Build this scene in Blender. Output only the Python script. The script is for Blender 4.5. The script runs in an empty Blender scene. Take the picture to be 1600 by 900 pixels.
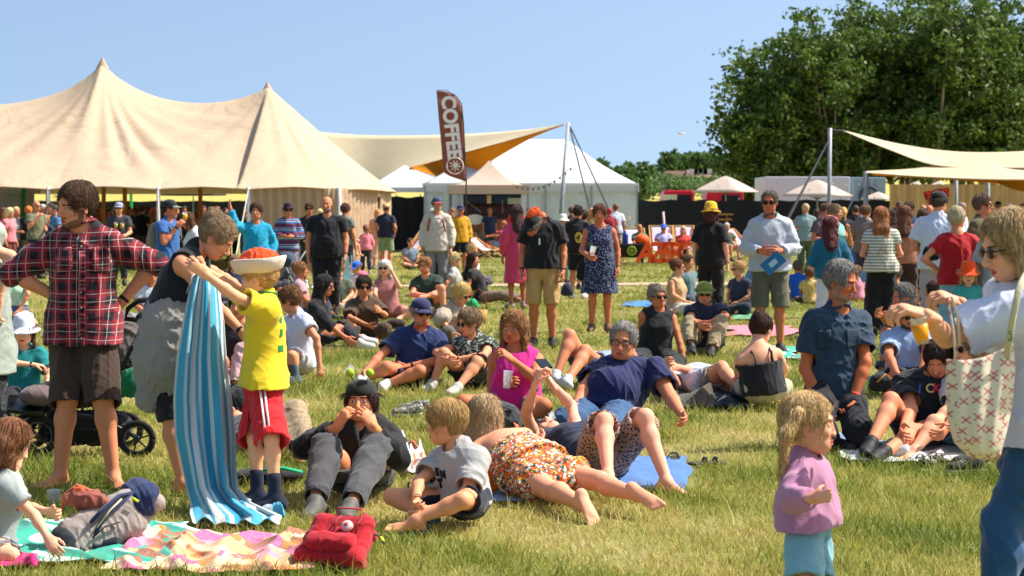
import bpy, math, random, time
import numpy as np
T0 = time.time()
rnd = random.Random(7)
rng = np.random.default_rng(11)
R = math.radians
sc = bpy.context.scene
C = sc.collection
# ------------------------------------------------------------------ camera, light, exposure
FPX, HY, EYE = 3111.1, 328.0, 1.65          # focal length in photo pixels, horizon row, eye height
cam = bpy.data.cameras.new('camera'); cam_o = bpy.data.objects.new('camera', cam); C.objects.link(cam_o)
cam.sensor_width = 36; cam.lens = 70; cam.shift_y = -(450 - HY) / 1600
cam_o.location = (0, 0, EYE); cam_o.rotation_euler = (R(90), 0, 0)
cam.clip_start = 0.5; cam.clip_end = 3000
cam.dof.use_dof = True; cam.dof.focus_distance = 12.5; cam.dof.aperture_fstop = 6.3
sc.camera = cam_o
SUN_EL, SUN_AZ = R(52), R(80)               # sun stands high on the right, a little behind the scene
w = bpy.data.worlds.new('World'); sc.world = w; w.use_nodes = True
nt = w.node_tree; bg = nt.nodes['Background']
sky = nt.nodes.new('ShaderNodeTexSky'); sky.sky_type = 'NISHITA'; sky.sun_disc = False
sky.sun_elevation = SUN_EL; sky.sun_rotation = SUN_AZ
sky.altitude = 0; sky.air_density = 1.0; sky.dust_density = 1.8; sky.ozone_density = 1.6
tc = nt.nodes.new('ShaderNodeTexCoord'); va = nt.nodes.new('ShaderNodeVectorMath'); va.operation = 'ADD'; va.inputs[1].default_value = (0, 0, .22)
vn = nt.nodes.new('ShaderNodeVectorMath'); vn.operation = 'NORMALIZE'; nt.links.new(tc.outputs['Generated'], va.inputs[0]); nt.links.new(va.outputs[0], vn.inputs[0]); nt.links.new(vn.outputs[0], sky.inputs[0])
wb = nt.nodes.new('ShaderNodeVectorMath'); wb.operation = 'MULTIPLY'; wb.inputs[1].default_value = (1.0, .985, .92); nt.links.new(sky.outputs[0], wb.inputs[0])   # the camera's warm white balance
nt.links.new(wb.outputs[0], bg.inputs[0]); bg.inputs[1].default_value = 0.135
sl = bpy.data.lights.new('sun', 'SUN'); so = bpy.data.objects.new('sun', sl); C.objects.link(so)
sl.energy = 4.6; sl.angle = R(0.5); sl.color = (1.0, 0.95, 0.87)
_sd = np.array([math.sin(SUN_AZ) * math.cos(SUN_EL), math.cos(SUN_AZ) * math.cos(SUN_EL), math.sin(SUN_EL)])
from mathutils import Vector, Matrix
so.rotation_euler = Vector(_sd).to_track_quat('Z', 'Y').to_euler()
sc.view_settings.view_transform = 'Standard'; sc.view_settings.look = 'None'
sc.view_settings.exposure = 0.74; sc.view_settings.gamma = 1.0
sc.render.engine = 'CYCLES'
sc.cycles.use_denoising = True
sc.cycles.max_bounces = 6; sc.cycles.diffuse_bounces = 3; sc.cycles.glossy_bounces = 2
sc.cycles.transmission_bounces = 4; sc.cycles.transparent_max_bounces = 8

# ------------------------------------------------------------------ small helpers
def W(px, py, Y):
    """the world point that stands Y metres away where the photo shows it"""
    return np.array([(px - 800) * Y / FPX, Y, EYE - (py - HY) * Y / FPX])
def gY(gy): return FPX * EYE / (gy - HY)
def ppm(Y): return FPX / Y
def lin(c):
    if isinstance(c, str):
        c = [int(c[i:i + 2], 16) / 255 for i in (0, 2, 4)]
    return tuple((v / 12.92 if v <= .04045 else ((v + .055) / 1.055) ** 2.4) for v in c)
def nrm(v):
    v = np.asarray(v, float); n = np.linalg.norm(v); return v / n if n > 1e-9 else v
def V(*a): return np.array(a, float)
def mesh_obj(name, v, f, m=None, parent=None, loc=(0, 0, 0), smooth=True, midx=None, mats=None):
    """link one mesh; v (n,3) and f either an (m,k) array or a list of faces"""
    me = bpy.data.meshes.new(name)
    v = np.asarray(v, np.float32) - np.asarray(loc, np.float32)
    if isinstance(f, np.ndarray) and f.ndim == 2:
        n, k = f.shape
        me.vertices.add(len(v)); me.vertices.foreach_set('co', v.ravel())
        me.loops.add(n * k); me.loops.foreach_set('vertex_index', f.astype(np.int32).ravel())
        me.polygons.add(n); me.polygons.foreach_set('loop_start', np.arange(0, n * k, k, dtype=np.int32))
        me.update(calc_edges=True)
    else:
        me.from_pydata([tuple(map(float, p)) for p in v], [], [tuple(map(int, q)) for q in f]); me.update()
    for mm in (mats if mats else ([m] if m else [])): me.materials.append(mm)
    if midx is not None: me.polygons.foreach_set('material_index', np.asarray(midx, np.int32))
    if smooth: me.polygons.foreach_set('use_smooth', np.ones(len(me.polygons), bool))
    o = bpy.data.objects.new(name, me); C.objects.link(o)
    if parent is not None: o.parent = parent
    else: o.location = loc
    return o
def tag(o, label=None, cat=None, group=None, kind=None):
    if label: o['label'] = label
    if cat: o['category'] = cat
    if group: o['group'] = group
    if kind: o['kind'] = kind
    return o
def thing(name, label, cat, loc, group=None):
    o = bpy.data.objects.new(name, None); C.objects.link(o); o.location = tuple(map(float, loc))
    o.empty_display_size = .1
    return tag(o, label, cat, group)
class MB:
    """gathers boxes, tubes and lathes into one mesh"""
    def __init__(s): s.v = []; s.f = []
    def add(s, v, f):
        o = len(s.v); s.v += [tuple(map(float, p)) for p in v]; s.f += [tuple(i + o for i in q) for q in f]; return s
    def box(s, c, d, ax=None):
        c = np.asarray(c, float); ax = np.eye(3) if ax is None else np.asarray(ax, float)
        P = [c + sx * d[0] / 2 * ax[0] + sy * d[1] / 2 * ax[1] + sz * d[2] / 2 * ax[2] for sz in (-1, 1) for sy in (-1, 1) for sx in (-1, 1)]
        return s.add(P, [(0, 2, 3, 1), (4, 5, 7, 6), (0, 1, 5, 4), (2, 6, 7, 3), (0, 4, 6, 2), (1, 3, 7, 5)])
    def tube(s, pts, r, n=8, q=1.0):
        pts = [np.asarray(p, float) for p in pts]
        rr = r if hasattr(r, '__len__') else [r] * len(pts)
        vs = []; t0 = nrm(pts[1] - pts[0]); a = nrm(np.cross(t0, [0, 0, 1] if abs(t0[2]) < .9 else [1, 0, 0]))
        for i, p in enumerate(pts):
            t = nrm((pts[min(i + 1, len(pts) - 1)] - pts[max(i - 1, 0)])); a = nrm(a - t * np.dot(a, t)); b = np.cross(t, a)
            vs += [p + rr[i] * (math.cos(2 * math.pi * j / n) * a + q * math.sin(2 * math.pi * j / n) * b) for j in range(n)]
        fs = [(i * n + j, i * n + (j + 1) % n, (i + 1) * n + (j + 1) % n, (i + 1) * n + j) for i in range(len(pts) - 1) for j in range(n)]
        fs += [tuple(range(n - 1, -1, -1)), tuple((len(pts) - 1) * n + j for j in range(n))]
        return s.add(vs, fs)
    def lathe(s, prof, c=(0, 0, 0), ax=None, n=20, sq=(1, 1), wob=None):
        """prof: list of (radius, height) turned about ax[2]"""
        c = np.asarray(c, float); ax = np.eye(3) if ax is None else np.asarray(ax, float)
        vs = []
        for i, (r_, h_) in enumerate(prof):
            for j in range(n):
                t = 2 * math.pi * j / n; dz = wob(i, t) if wob else 0
                vs.append(c + ax[0] * r_ * sq[0] * math.cos(t) + ax[1] * r_ * sq[1] * math.sin(t) + ax[2] * (h_ + dz))
        fs = [(i * n + j, i * n + (j + 1) % n, (i + 1) * n + (j + 1) % n, (i + 1) * n + j) for i in range(len(prof) - 1) for j in range(n)]
        return s.add(vs, fs)
    def build(s, name, m, parent=None, base=(0, 0, 0), smooth=False, bev=0):
        o = mesh_obj(name, np.array(s.v), s.f, m, parent, base if parent is None else base, smooth)
        if parent is not None: pass
        if bev:
            b = o.modifiers.new('bevel', 'BEVEL'); b.width = bev; b.segments = 2; b.limit_method = 'ANGLE'
        return o
def sheet(name, G, m, parent=None, base=(0, 0, 0), thick=0, smooth=True, close=False):
    """a grid of points G[i][j] as a cloth sheet; thick gives it a back"""
    G = np.asarray(G, float); a, b = G.shape[:2]
    I = np.arange(a * b).reshape(a, b)
    q = np.stack([I[:-1, :-1], I[1:, :-1], I[1:, 1:], I[:-1, 1:]], -1).reshape(-1, 4)
    if close: q = np.concatenate([q, np.stack([I[:-1, -1], I[1:, -1], I[1:, 0], I[:-1, 0]], -1).reshape(-1, 4)])
    o = mesh_obj(name, G.reshape(-1, 3), q, m, parent, base, smooth)
    if thick:
        s_ = o.modifiers.new('solid', 'SOLIDIFY'); s_.thickness = thick; s_.offset = 0
    return o

# ------------------------------------------------------------------ materials
_mc = {}
class N:
    """shorthand for node building"""
    def __init__(s, name):
        s.m = bpy.data.materials.new(name); s.m.use_nodes = True; s.t = s.m.node_tree
        s.b = s.t.nodes['Principled BSDF']; s.out = s.t.nodes['Material Output']
        s.co = s.t.nodes.new('ShaderNodeTexCoord'); s.b.inputs['Specular IOR Level'].default_value = .3
    def n(s, typ, **kw):
        x = s.t.nodes.new('ShaderNode' + typ)
        for k, v in kw.items(): setattr(x, k, v)
        return x
    def l(s, a, b): s.t.links.new(a, b)
    def math(s, op, a, b=None, c=None):
        x = s.n('Math', operation=op)
        for i, v in enumerate((a, b, c)):
            if v is None: continue
            if isinstance(v, (int, float)): x.inputs[i].default_value = v
            else: s.l(v, x.inputs[i])
        return x.outputs[0]
    def mix(s, fac, a, b, typ='MIX'):
        x = s.n('Mix', data_type='RGBA', blend_type=typ)
        for i, v in ((0, fac), (6, a), (7, b)):
            if isinstance(v, (int, float)): x.inputs[i].default_value = v
            elif isinstance(v, tuple): x.inputs[i].default_value = (*v[:3], 1)
            else: s.l(v, x.inputs[i])
        return x.outputs[2]
    def noise(s, scale, detail=3, vec=None, sc3=None, dist=0):
        x = s.n('TexNoise'); x.inputs['Scale'].default_value = scale; x.inputs['Detail'].default_value = detail
        x.inputs['Distortion'].default_value = dist
        v = vec or s.co.outputs['Object']
        if sc3:
            mp = s.n('Mapping'); mp.inputs['Scale'].default_value = sc3; s.l(v, mp.inputs[0]); v = mp.outputs[0]
        s.l(v, x.inputs['Vector']); return x
    def ramp(s, fac, stops, interp='LINEAR'):
        x = s.n('ValToRGB'); x.color_ramp.interpolation = interp; e = x.color_ramp.elements
        while len(e) < len(stops): e.new(.5)
        for i, (p, c) in enumerate(stops): e[i].position = p; e[i].color = (*c[:3], 1)
        s.l(fac, x.inputs[0]); return x.outputs[0]
    def bump(s, h, strength=.3, dist=.01, nrm_=None):
        x = s.n('Bump'); x.inputs['Strength'].default_value = strength; x.inputs['Distance'].default_value = dist
        s.l(h, x.inputs['Height'])
        if nrm_ is not None: s.l(nrm_, x.inputs['Normal'])
        s.l(x.outputs[0], s.b.inputs['Normal']); return x.outputs[0]
    def xyz(s):
        x = s.n('SeparateXYZ'); s.l(s.co.outputs['Object'], x.inputs[0]); return x.outputs
    def col(s, c):
        if isinstance(c, tuple): s.b.inputs['Base Color'].default_value = (*c[:3], 1)
        else: s.l(c, s.b.inputs['Base Color'])
    def rough(s, r): s.b.inputs['Roughness'].default_value = r
def plain(name, c, rough=.5, metal=0, var=.12, scale=6, bump=0, bscale=60):
    key = ('p', name, c, rough)
    if key in _mc: return _mc[key]
    k = N(name); c = lin(c)
    if var:
        nz = k.noise(scale, 4); k.col(k.mix(nz.outputs[0], tuple(v * (1 - var) for v in c), tuple(min(1, v * (1 + var)) for v in c)))
    else: k.col(c)
    if bump: k.bump(k.noise(bscale, 3).outputs[0], bump, .004)
    k.rough(rough); k.b.inputs['Metallic'].default_value = metal
    _mc[key] = k.m; return k.m
def _cloth_end(k, scale=1.0, rough=.85, strong=.35):
    a = k.noise(9 * scale, 3, dist=1.2); b = k.noise(260, 1)
    h = k.math('ADD', a.outputs[0], k.math('MULTIPLY', b.outputs[0], .12))
    k.bump(h, strong, .02); k.rough(rough)
    try:
        k.b.inputs['Sheen Weight'].default_value = .15; k.b.inputs['Sheen Roughness'].default_value = .5
    except Exception: pass
def cloth(c, pat=None, c2=None, c3=None, s=1.0):
    """woven cloth of colour c; pat picks a printed or woven pattern"""
    key = ('c', c, pat, c2, c3, s)
    if key in _mc: return _mc[key]
    k = N('cloth_' + (pat or 'plain')); A = lin(c); B = lin(c2) if c2 else A; D = lin(c3) if c3 else B
    nz = k.noise(7, 3); base = k.mix(nz.outputs[0], tuple(v * .86 for v in A), tuple(min(1, v * 1.12) for v in A))
    X, Y_, Z = k.xyz()
    def band(v, period, lo, hi):
        fr = k.math('FRACT', k.math('MULTIPLY', v, 1 / period))
        return k.math('MULTIPLY', k.math('GREATER_THAN', fr, lo), k.math('LESS_THAN', fr, hi))
    if pat == 'plaid':
        p = .092 * s
        wv = k.noise(3.2, 2).outputs[0]
        Xw = k.math('ADD', X, k.math('MULTIPLY', wv, .05)); Zw = k.math('ADD', Z, k.math('MULTIPLY', wv, .05))
        bx = band(Xw, p, .0, .5); bz = band(Zw, p, .0, .5)
        m1 = k.mix(bx, base, B); m2 = k.mix(bz, base, B); m = k.mix(.42, m1, m2)
        dark = k.math('MULTIPLY', bx, bz); m = k.mix(dark, m, tuple(v * .35 for v in B))
        ln = k.math('MAXIMUM', band(Xw, p, .72, .775), band(Zw, p, .72, .775)); m = k.mix(k.math('MULTIPLY', ln, .38), m, D)
        ln = k.math('MAXIMUM', band(Xw, p * 2, .11, .13), band(Zw, p * 2, .11, .13)); m = k.mix(k.math('MULTIPLY', ln, .5), m, (.75, .6, .5))
        k.col(m)
    elif pat in ('hstripe', 'vstripe', 'multistripe'):
        v = Z if pat != 'vstripe' else X
        m = k.mix(band(v, .05 * s, .0, .45), base, B)
        if pat == 'multistripe':
            m = k.mix(band(v, .17 * s, .1, .3), base, B); m = k.mix(band(v, .17 * s, .3, .36), m, (.75, .7, .65)); m = k.mix(band(v, .17 * s, .5, .62), m, D)
        k.col(m)
    elif pat in ('floral', 'dots', 'leopard', 'leaf', 'bows'):
        vo = k.n('TexVoronoi'); vo.inputs['Scale'].default_value = {'floral': 60, 'dots': 48, 'leopard': 55, 'leaf': 38, 'bows': 17}[pat] / s
        if pat == 'bows': vo.inputs['Randomness'].default_value = .75
        dn = k.noise(30, 2); mp = k.n('VectorMath', operation='MULTIPLY_ADD')
        k.l(dn.outputs[1], mp.inputs[0]); mp.inputs[1].default_value = (.02, .02, .02); k.l(k.co.outputs['Object'], mp.inputs[2])
        k.l(mp.outputs[0] if pat != 'dots' else k.co.outputs['Object'], vo.inputs['Vector'])
        if pat == 'floral':
            sp = k.n('SeparateColor'); k.l(vo.outputs['Color'], sp.inputs[0])
            m = k.ramp(sp.outputs[0], [(0, B), (.46, A), (.66, lin('f0902c')), (.84, lin('f2c83c')), (.92, D)], 'CONSTANT')
            edge = k.math('GREATER_THAN', vo.outputs['Distance'], .62); m = k.mix(edge, m, D)
        elif pat == 'bows':
            vx = k.n('SeparateXYZ'); dd = k.n('VectorMath', operation='SUBTRACT'); mpp = k.n('VectorMath', operation='SCALE')
            t = k.math('LESS_THAN', vo.outputs['Distance'], .33)
            fine = k.noise(70, 2); m = k.mix(k.math('MULTIPLY', t, k.math('GREATER_THAN', fine.outputs[0], .5)), base, B)
        else:
            th = {'dots': .28, 'leopard': .42, 'leaf': .4}[pat]
            t = k.math('LESS_THAN', vo.outputs['Distance'], th); m = k.mix(t, base, B)
            if pat == 'leopard': m = k.mix(k.math('LESS_THAN', vo.outputs['Distance'], .16), m, D)
        k.col(m)
    elif pat == 'denim':
        a = k.noise(5, 3); b = k.noise(220, 1)
        m = k.mix(k.math('MULTIPLY', a.outputs[0], 1.0), base, B); m = k.mix(k.math('MULTIPLY', b.outputs[0], .25), m, tuple(min(1, v * 2.2) for v in B)); k.col(m)
    elif pat == 'melange':
        k.col(k.mix(k.math('MULTIPLY', k.noise(150, 2).outputs[0], .9), base, B))
    else: k.col(base)
    _cloth_end(k, 1.0)
    _mc[key] = k.m; return k.m
def skin(c='d79a78'):
    key = ('s', c)
    if key in _mc: return _mc[key]
    k = N('skin'); A = tuple(min(.9, v * 1.18) for v in lin(c))
    n1 = k.noise(14, 4); n2 = k.noise(120, 3)
    m = k.mix(n1.outputs[0], tuple(v * w_ for v, w_ in zip(A, (.98, .82, .78))), tuple(min(1, v * w_) for v, w_ in zip(A, (1.05, 1.08, 1.08))))
    m = k.mix(k.math('MULTIPLY', n2.outputs[0], .3), m, tuple(v * .8 for v in A)); k.col(m)
    k.bump(n2.outputs[0], .12, .003); k.rough(.62); k.b.inputs['Specular IOR Level'].default_value = .28
    k.b.inputs['Subsurface Weight'].default_value = .0
    _mc[key] = k.m; return k.m
def hairm(c='5a3a22', c2=None):
    key = ('h', c, c2)
    if key in _mc: return _mc[key]
    k = N('hair_strands'); A = lin(c); B = lin(c2) if c2 else tuple(min(1, v * 2.0) for v in A)
    a = k.noise(30, 5, sc3=(6, 6, 1.0), dist=.6); b = k.noise(60, 4, sc3=(5, 5, .8), dist=.4)
    f = k.ramp(a.outputs[0], [(.35, (0, 0, 0)), (.65, (1, 1, 1))])
    k.col(k.mix(f, tuple(v * .95 for v in A), tuple(min(1, v * 1.1) for v in B)))
    k.bump(b.outputs[0], .9, .012); k.rough(.55); k.b.inputs['Specular IOR Level'].default_value = .4
    _mc[key] = k.m; return k.m

# ------------------------------------------------------------------ smooth solids: a distance field and its surface
class SDF:
    def __init__(s, h): s.h = h; s.ops = []
    def cone(s, a, b, ra, rb, k=.02, n=None, q=1., op=1, clip=()):
        a = np.asarray(a, float); b = np.asarray(b, float); r = max(ra, rb)
        s.ops.append(('c', op, a, b, ra, rb, k, None if n is None else nrm(n), q, clip, np.minimum(a, b) - r, np.maximum(a, b) + r)); return s
    def ell(s, c, ax, r, k=.02, op=1, clip=()):
        c = np.asarray(c, float); ax = np.asarray(ax, float); r = np.asarray(r, float)
        e = np.sqrt(((ax * r[:, None]) ** 2).sum(0))
        s.ops.append(('e', op, c, ax, r, k, clip, c - e, c + e)); return s
    def half(s, p, n, lo=None, hi=None):
        """keep only what lies behind the plane (p, outward n), optionally inside a box"""
        s.ops.append(('p', 0, np.asarray(p, float), nrm(n), lo, hi)); return s
    def mesh(s):
        adds = [o for o in s.ops if o[0] != 'p' and o[1] > 0]
        if not adds: return np.zeros((0, 3)), np.zeros((0, 4), int)
        h = s.h; lo = np.min([o[-2] for o in adds], 0) - 3 * h; hi = np.max([o[-1] for o in adds], 0) + 3 * h
        n = np.ceil((hi - lo) / h).astype(int) + 1
        if n.prod() > 9e6:
            h = h * (n.prod() / 9e6) ** (1 / 3); n = np.ceil((hi - lo) / h).astype(int) + 1
        ax = [(lo[i] + h * np.arange(n[i])).astype(np.float32) for i in range(3)]
        D = np.full(n, .15, np.float32)
        for o in s.ops:
            if o[0] == 'p':
                l_, h_ = o[4], o[5]
            else:
                kk = o[6] if o[0] == 'c' else o[5]
                l_, h_ = o[-2] - kk - 2 * h, o[-1] + kk + 2 * h
            i0 = [0, 0, 0] if l_ is None else [int(max(0, math.floor((l_[i] - lo[i]) / h))) for i in range(3)]
            i1 = list(n) if h_ is None else [int(min(n[i], math.ceil((h_[i] - lo[i]) / h) + 1)) for i in range(3)]
            if any(a_ >= b_ for a_, b_ in zip(i0, i1)): continue
            sl_ = tuple(slice(a_, b_) for a_, b_ in zip(i0, i1))
            X = ax[0][sl_[0]][:, None, None]; Y = ax[1][sl_[1]][None, :, None]; Z = ax[2][sl_[2]][None, None, :]
            if o[0] == 'c':
                a, b, ra, rb, k, nn, q, clip = o[2:10]
                ab = b - a; L = float(ab @ ab) + 1e-12
                px, py, pz = X - a[0], Y - a[1], Z - a[2]
                t = np.clip((px * ab[0] + py * ab[1] + pz * ab[2]) / L, 0, 1)
                px = px - t * ab[0]; py = py - t * ab[1]; pz = pz - t * ab[2]
                d2 = px * px + py * py + pz * pz
                if nn is not None:
                    vn = px * nn[0] + py * nn[1] + pz * nn[2]; d2 = d2 + vn * vn * (1 / q ** 2 - 1)
                d = np.sqrt(np.maximum(d2, 1e-12)) - (ra + (rb - ra) * t)
                if nn is not None: d = d * min(1., (q + 1) / 2)
            elif o[0] == 'e':
                c, A, r, k, clip = o[2:7]
                px, py, pz = X - c[0], Y - c[1], Z - c[2]
                u = [(px * A[i][0] + py * A[i][1] + pz * A[i][2]) / r[i] for i in range(3)]
                k0 = np.sqrt(u[0] ** 2 + u[1] ** 2 + u[2] ** 2); k1 = np.sqrt((u[0] / r[0]) ** 2 + (u[1] / r[1]) ** 2 + (u[2] / r[2]) ** 2)
                d = k0 * (k0 - 1) / np.maximum(k1, 1e-6)
            else:
                p, nn = o[2], o[3]
                D[sl_] = np.maximum(D[sl_], (X - p[0]) * nn[0] + (Y - p[1]) * nn[1] + (Z - p[2]) * nn[2]); continue
            for (cp, cn) in clip:
                d = np.maximum(d, (X - cp[0]) * cn[0] + (Y - cp[1]) * cn[1] + (Z - cp[2]) * cn[2])
            cur = D[sl_]
            if o[1] > 0:
                hh = np.clip(.5 + .5 * (cur - d) / k, 0, 1); D[sl_] = cur + (d - cur) * hh - k * hh * (1 - hh)
            else:
                d = -d; hh = np.clip(.5 - .5 * (cur - d) / k, 0, 1); D[sl_] = cur + (d - cur) * hh + k * hh * (1 - hh)
        return surface_nets(D, lo, h)
_ED = [(0, 1), (0, 2), (0, 4), (1, 3), (1, 5), (2, 3), (2, 6), (3, 7), (4, 5), (4, 6), (5, 7), (6, 7)]
def surface_nets(D, lo, h):
    S = D < 0; n = D.shape
    c = np.zeros(tuple(x - 1 for x in n), np.int8)
    for i in range(8):
        dx, dy, dz = i & 1, i >> 1 & 1, i >> 2 & 1
        c += S[dx:n[0] - 1 + dx, dy:n[1] - 1 + dy, dz:n[2] - 1 + dz]
    act = np.nonzero((c > 0) & (c < 8)); m = len(act[0])
    if m == 0: return np.zeros((0, 3)), np.zeros((0, 4), int)
    idx = np.full(c.shape, -1, np.int32); idx[act] = np.arange(m)
    val = np.stack([D[act[0] + (i & 1), act[1] + (i >> 1 & 1), act[2] + (i >> 2 & 1)] for i in range(8)], 1)
    off = np.array([[i & 1, i >> 1 & 1, i >> 2 & 1] for i in range(8)], float)
    P = np.zeros((m, 3)); cnt = np.zeros(m)
    for a, b in _ED:
        va, vb = val[:, a], val[:, b]; x = (va < 0) != (vb < 0)
        t = np.where(x, va / np.where(x, va - vb, 1), 0)[:, None]
        P += np.where(x[:, None], off[a] + t * (off[b] - off[a]), 0); cnt += x
    P = P / cnt[:, None] + np.stack(act, 1); V_ = lo + h * P
    F = []
    for axis in range(3):
        sa = [slice(None)] * 3; sb = [slice(None)] * 3; sa[axis] = slice(0, -1); sb[axis] = slice(1, None)
        A_, B_ = S[tuple(sa)], S[tuple(sb)]
        e = np.nonzero(A_ != B_); e = np.stack(e, 1)
        o1, o2 = [(1, 2), (2, 0), (0, 1)][axis]
        ok = (e[:, o1] > 0) & (e[:, o2] > 0) & (e[:, o1] < n[o1] - 1) & (e[:, o2] < n[o2] - 1); e = e[ok]
        if not len(e): continue
        q = []
        for d1, d2 in ((-1, -1), (0, -1), (0, 0), (-1, 0)):
            g = e.copy(); g[:, o1] += d1; g[:, o2] += d2; q.append(idx[g[:, 0], g[:, 1], g[:, 2]])
        q = np.stack(q, 1); ins = A_[e[:, 0], e[:, 1], e[:, 2]]
        q = np.where(ins[:, None], q, q[:, ::-1]); F.append(q[(q >= 0).all(1)])
    return V_, np.concatenate(F)
def vnormals(v, f):
    a, b, c, d = v[f[:, 0]], v[f[:, 1]], v[f[:, 2]], v[f[:, 3]]
    fn = np.cross(c - a, d - b); n = np.zeros_like(v)
    for i in range(4): np.add.at(n, f[:, i], fn)
    return n / np.maximum(np.linalg.norm(n, axis=1), 1e-12)[:, None]
def wrinkle(v, amp, seed=0, scale=1.0, stretch=(1, 1, .6)):
    r = np.random.default_rng(seed); o = np.zeros(len(v)); p = v * np.array(stretch)
    wrp = np.stack([np.sin(p @ r.normal(size=3) * 14 * scale + r.random() * 6) for _ in range(3)], 1)
    for kk, a in ((16, 1.), (27, .7), (44, .45), (70, .25)):
        d = nrm(r.normal(size=3)); o += a * (1 - np.abs(np.sin(p @ d * kk * scale + 1.6 * wrp[:, 0] + 1.2 * wrp[:, 1]))) ** 2
    return amp * (o - .7)
# ------------------------------------------------------------------ people
def fdir(yaw): return V(math.sin(R(yaw)), -math.cos(R(yaw)), 0)
def udir(yaw): return V(math.cos(R(yaw)), math.sin(R(yaw)), 0)
def ray_solve(P, px, py, L, sgn):
    d = V((px - 800) / FPX, 1, -(py - HY) / FPX); o = V(0, 0, EYE)
    if not isinstance(sgn, str): return W(px, py, P[1] + sgn)
    a = d @ d; b = 2 * d @ (o - P); c = (o - P) @ (o - P) - L * L; q = b * b - 4 * a * c
    if q <= 0: return o + d * (-b / (2 * a))
    t = (-b + (math.sqrt(q) if sgn == '+' else -math.sqrt(q))) / (2 * a); return o + d * t
def jp(gy, pel, neck, fy, aE, aW, bE, bW, aK, aA, bK, bA, H=1.75, hipyaw=None, wide=1, aF=None, bF=None, aH=None, bH=None, sh=None, Y=None, hp=None, hw=1.0):
    """joints read from the photo: pixel places, bone lengths give the depth"""
    s = H / 1.75; Y0 = Y or gY(gy)
    hipyaw = fy if hipyaw is None else hipyaw
    J = dict(Y=Y0, H=H, s=s, fy=fy); g = lambda p: (p[0], p[1], p[2] if len(p) > 2 else '-')
    J['pel'] = W(pel[0], pel[1], Y0 + (pel[2] if len(pel) > 2 else 0))
    p = g(neck); J['neck'] = ray_solve(J['pel'], p[0], p[1], .50 * s, p[2]) if len(neck) > 2 and isinstance(neck[2], str) else W(neck[0], neck[1], J['pel'][1] + (neck[2] if len(neck) > 2 else 0))
    t = nrm(J['neck'] - J['pel']); u = udir(fy); u = nrm(u - t * (u @ t)); uh = udir(hipyaw)
    J['t'], J['u'], J['f'] = t, u, nrm(np.cross(u, t))
    sw = .165 * s * wide * hw
    J['sa'] = J['neck'] - t * .068 * s - u * sw; J['sb'] = J['neck'] - t * .068 * s + u * sw
    if sh:
        if sh[0]: J['sa'] = W(sh[0][0], sh[0][1], J['sa'][1] + (sh[0][2] if len(sh[0]) > 2 else 0))
        if sh[1]: J['sb'] = W(sh[1][0], sh[1][1], J['sb'][1] + (sh[1][2] if len(sh[1]) > 2 else 0))
    J['pa'] = J['pel'] - uh * .09 * s * wide; J['pb'] = J['pel'] + uh * .09 * s * wide
    for c, e, w_, k, a, F, Hd in (('a', aE, aW, aK, aA, aF, aH), ('b', bE, bW, bK, bA, bF, bH)):
        e, w_, k, a = g(e), g(w_), g(k), g(a)
        J['e' + c] = ray_solve(J['s' + c], *e[:2], .29 * s, e[2]); J['w' + c] = ray_solve(J['e' + c], *w_[:2], .26 * s, w_[2])
        J['k' + c] = ray_solve(J['p' + c], *k[:2], .43 * s, k[2]); J['n' + c] = ray_solve(J['k' + c], *a[:2], .41 * s, a[2])
        if a[2] == 'g': J['n' + c] = W(a[0], a[1], FPX * (EYE - .07) / max(a[1] - HY, 20))
        if J['n' + c][2] < .05 * s:      # keep ankles out of the ground: slide along the line of sight
            J['n' + c] = W(a[0], a[1], FPX * (EYE - .06 * s) / max(a[1] - HY, 20))
        J['h' + c] = nrm(Hd) if Hd is not None else nrm(J['w' + c] - J['e' + c])
        J['f' + c] = nrm(F) if F is not None and not isinstance(F, (int, float)) else fdir(fy if F is None else F)
    J['hp'] = hp
    return J
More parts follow.
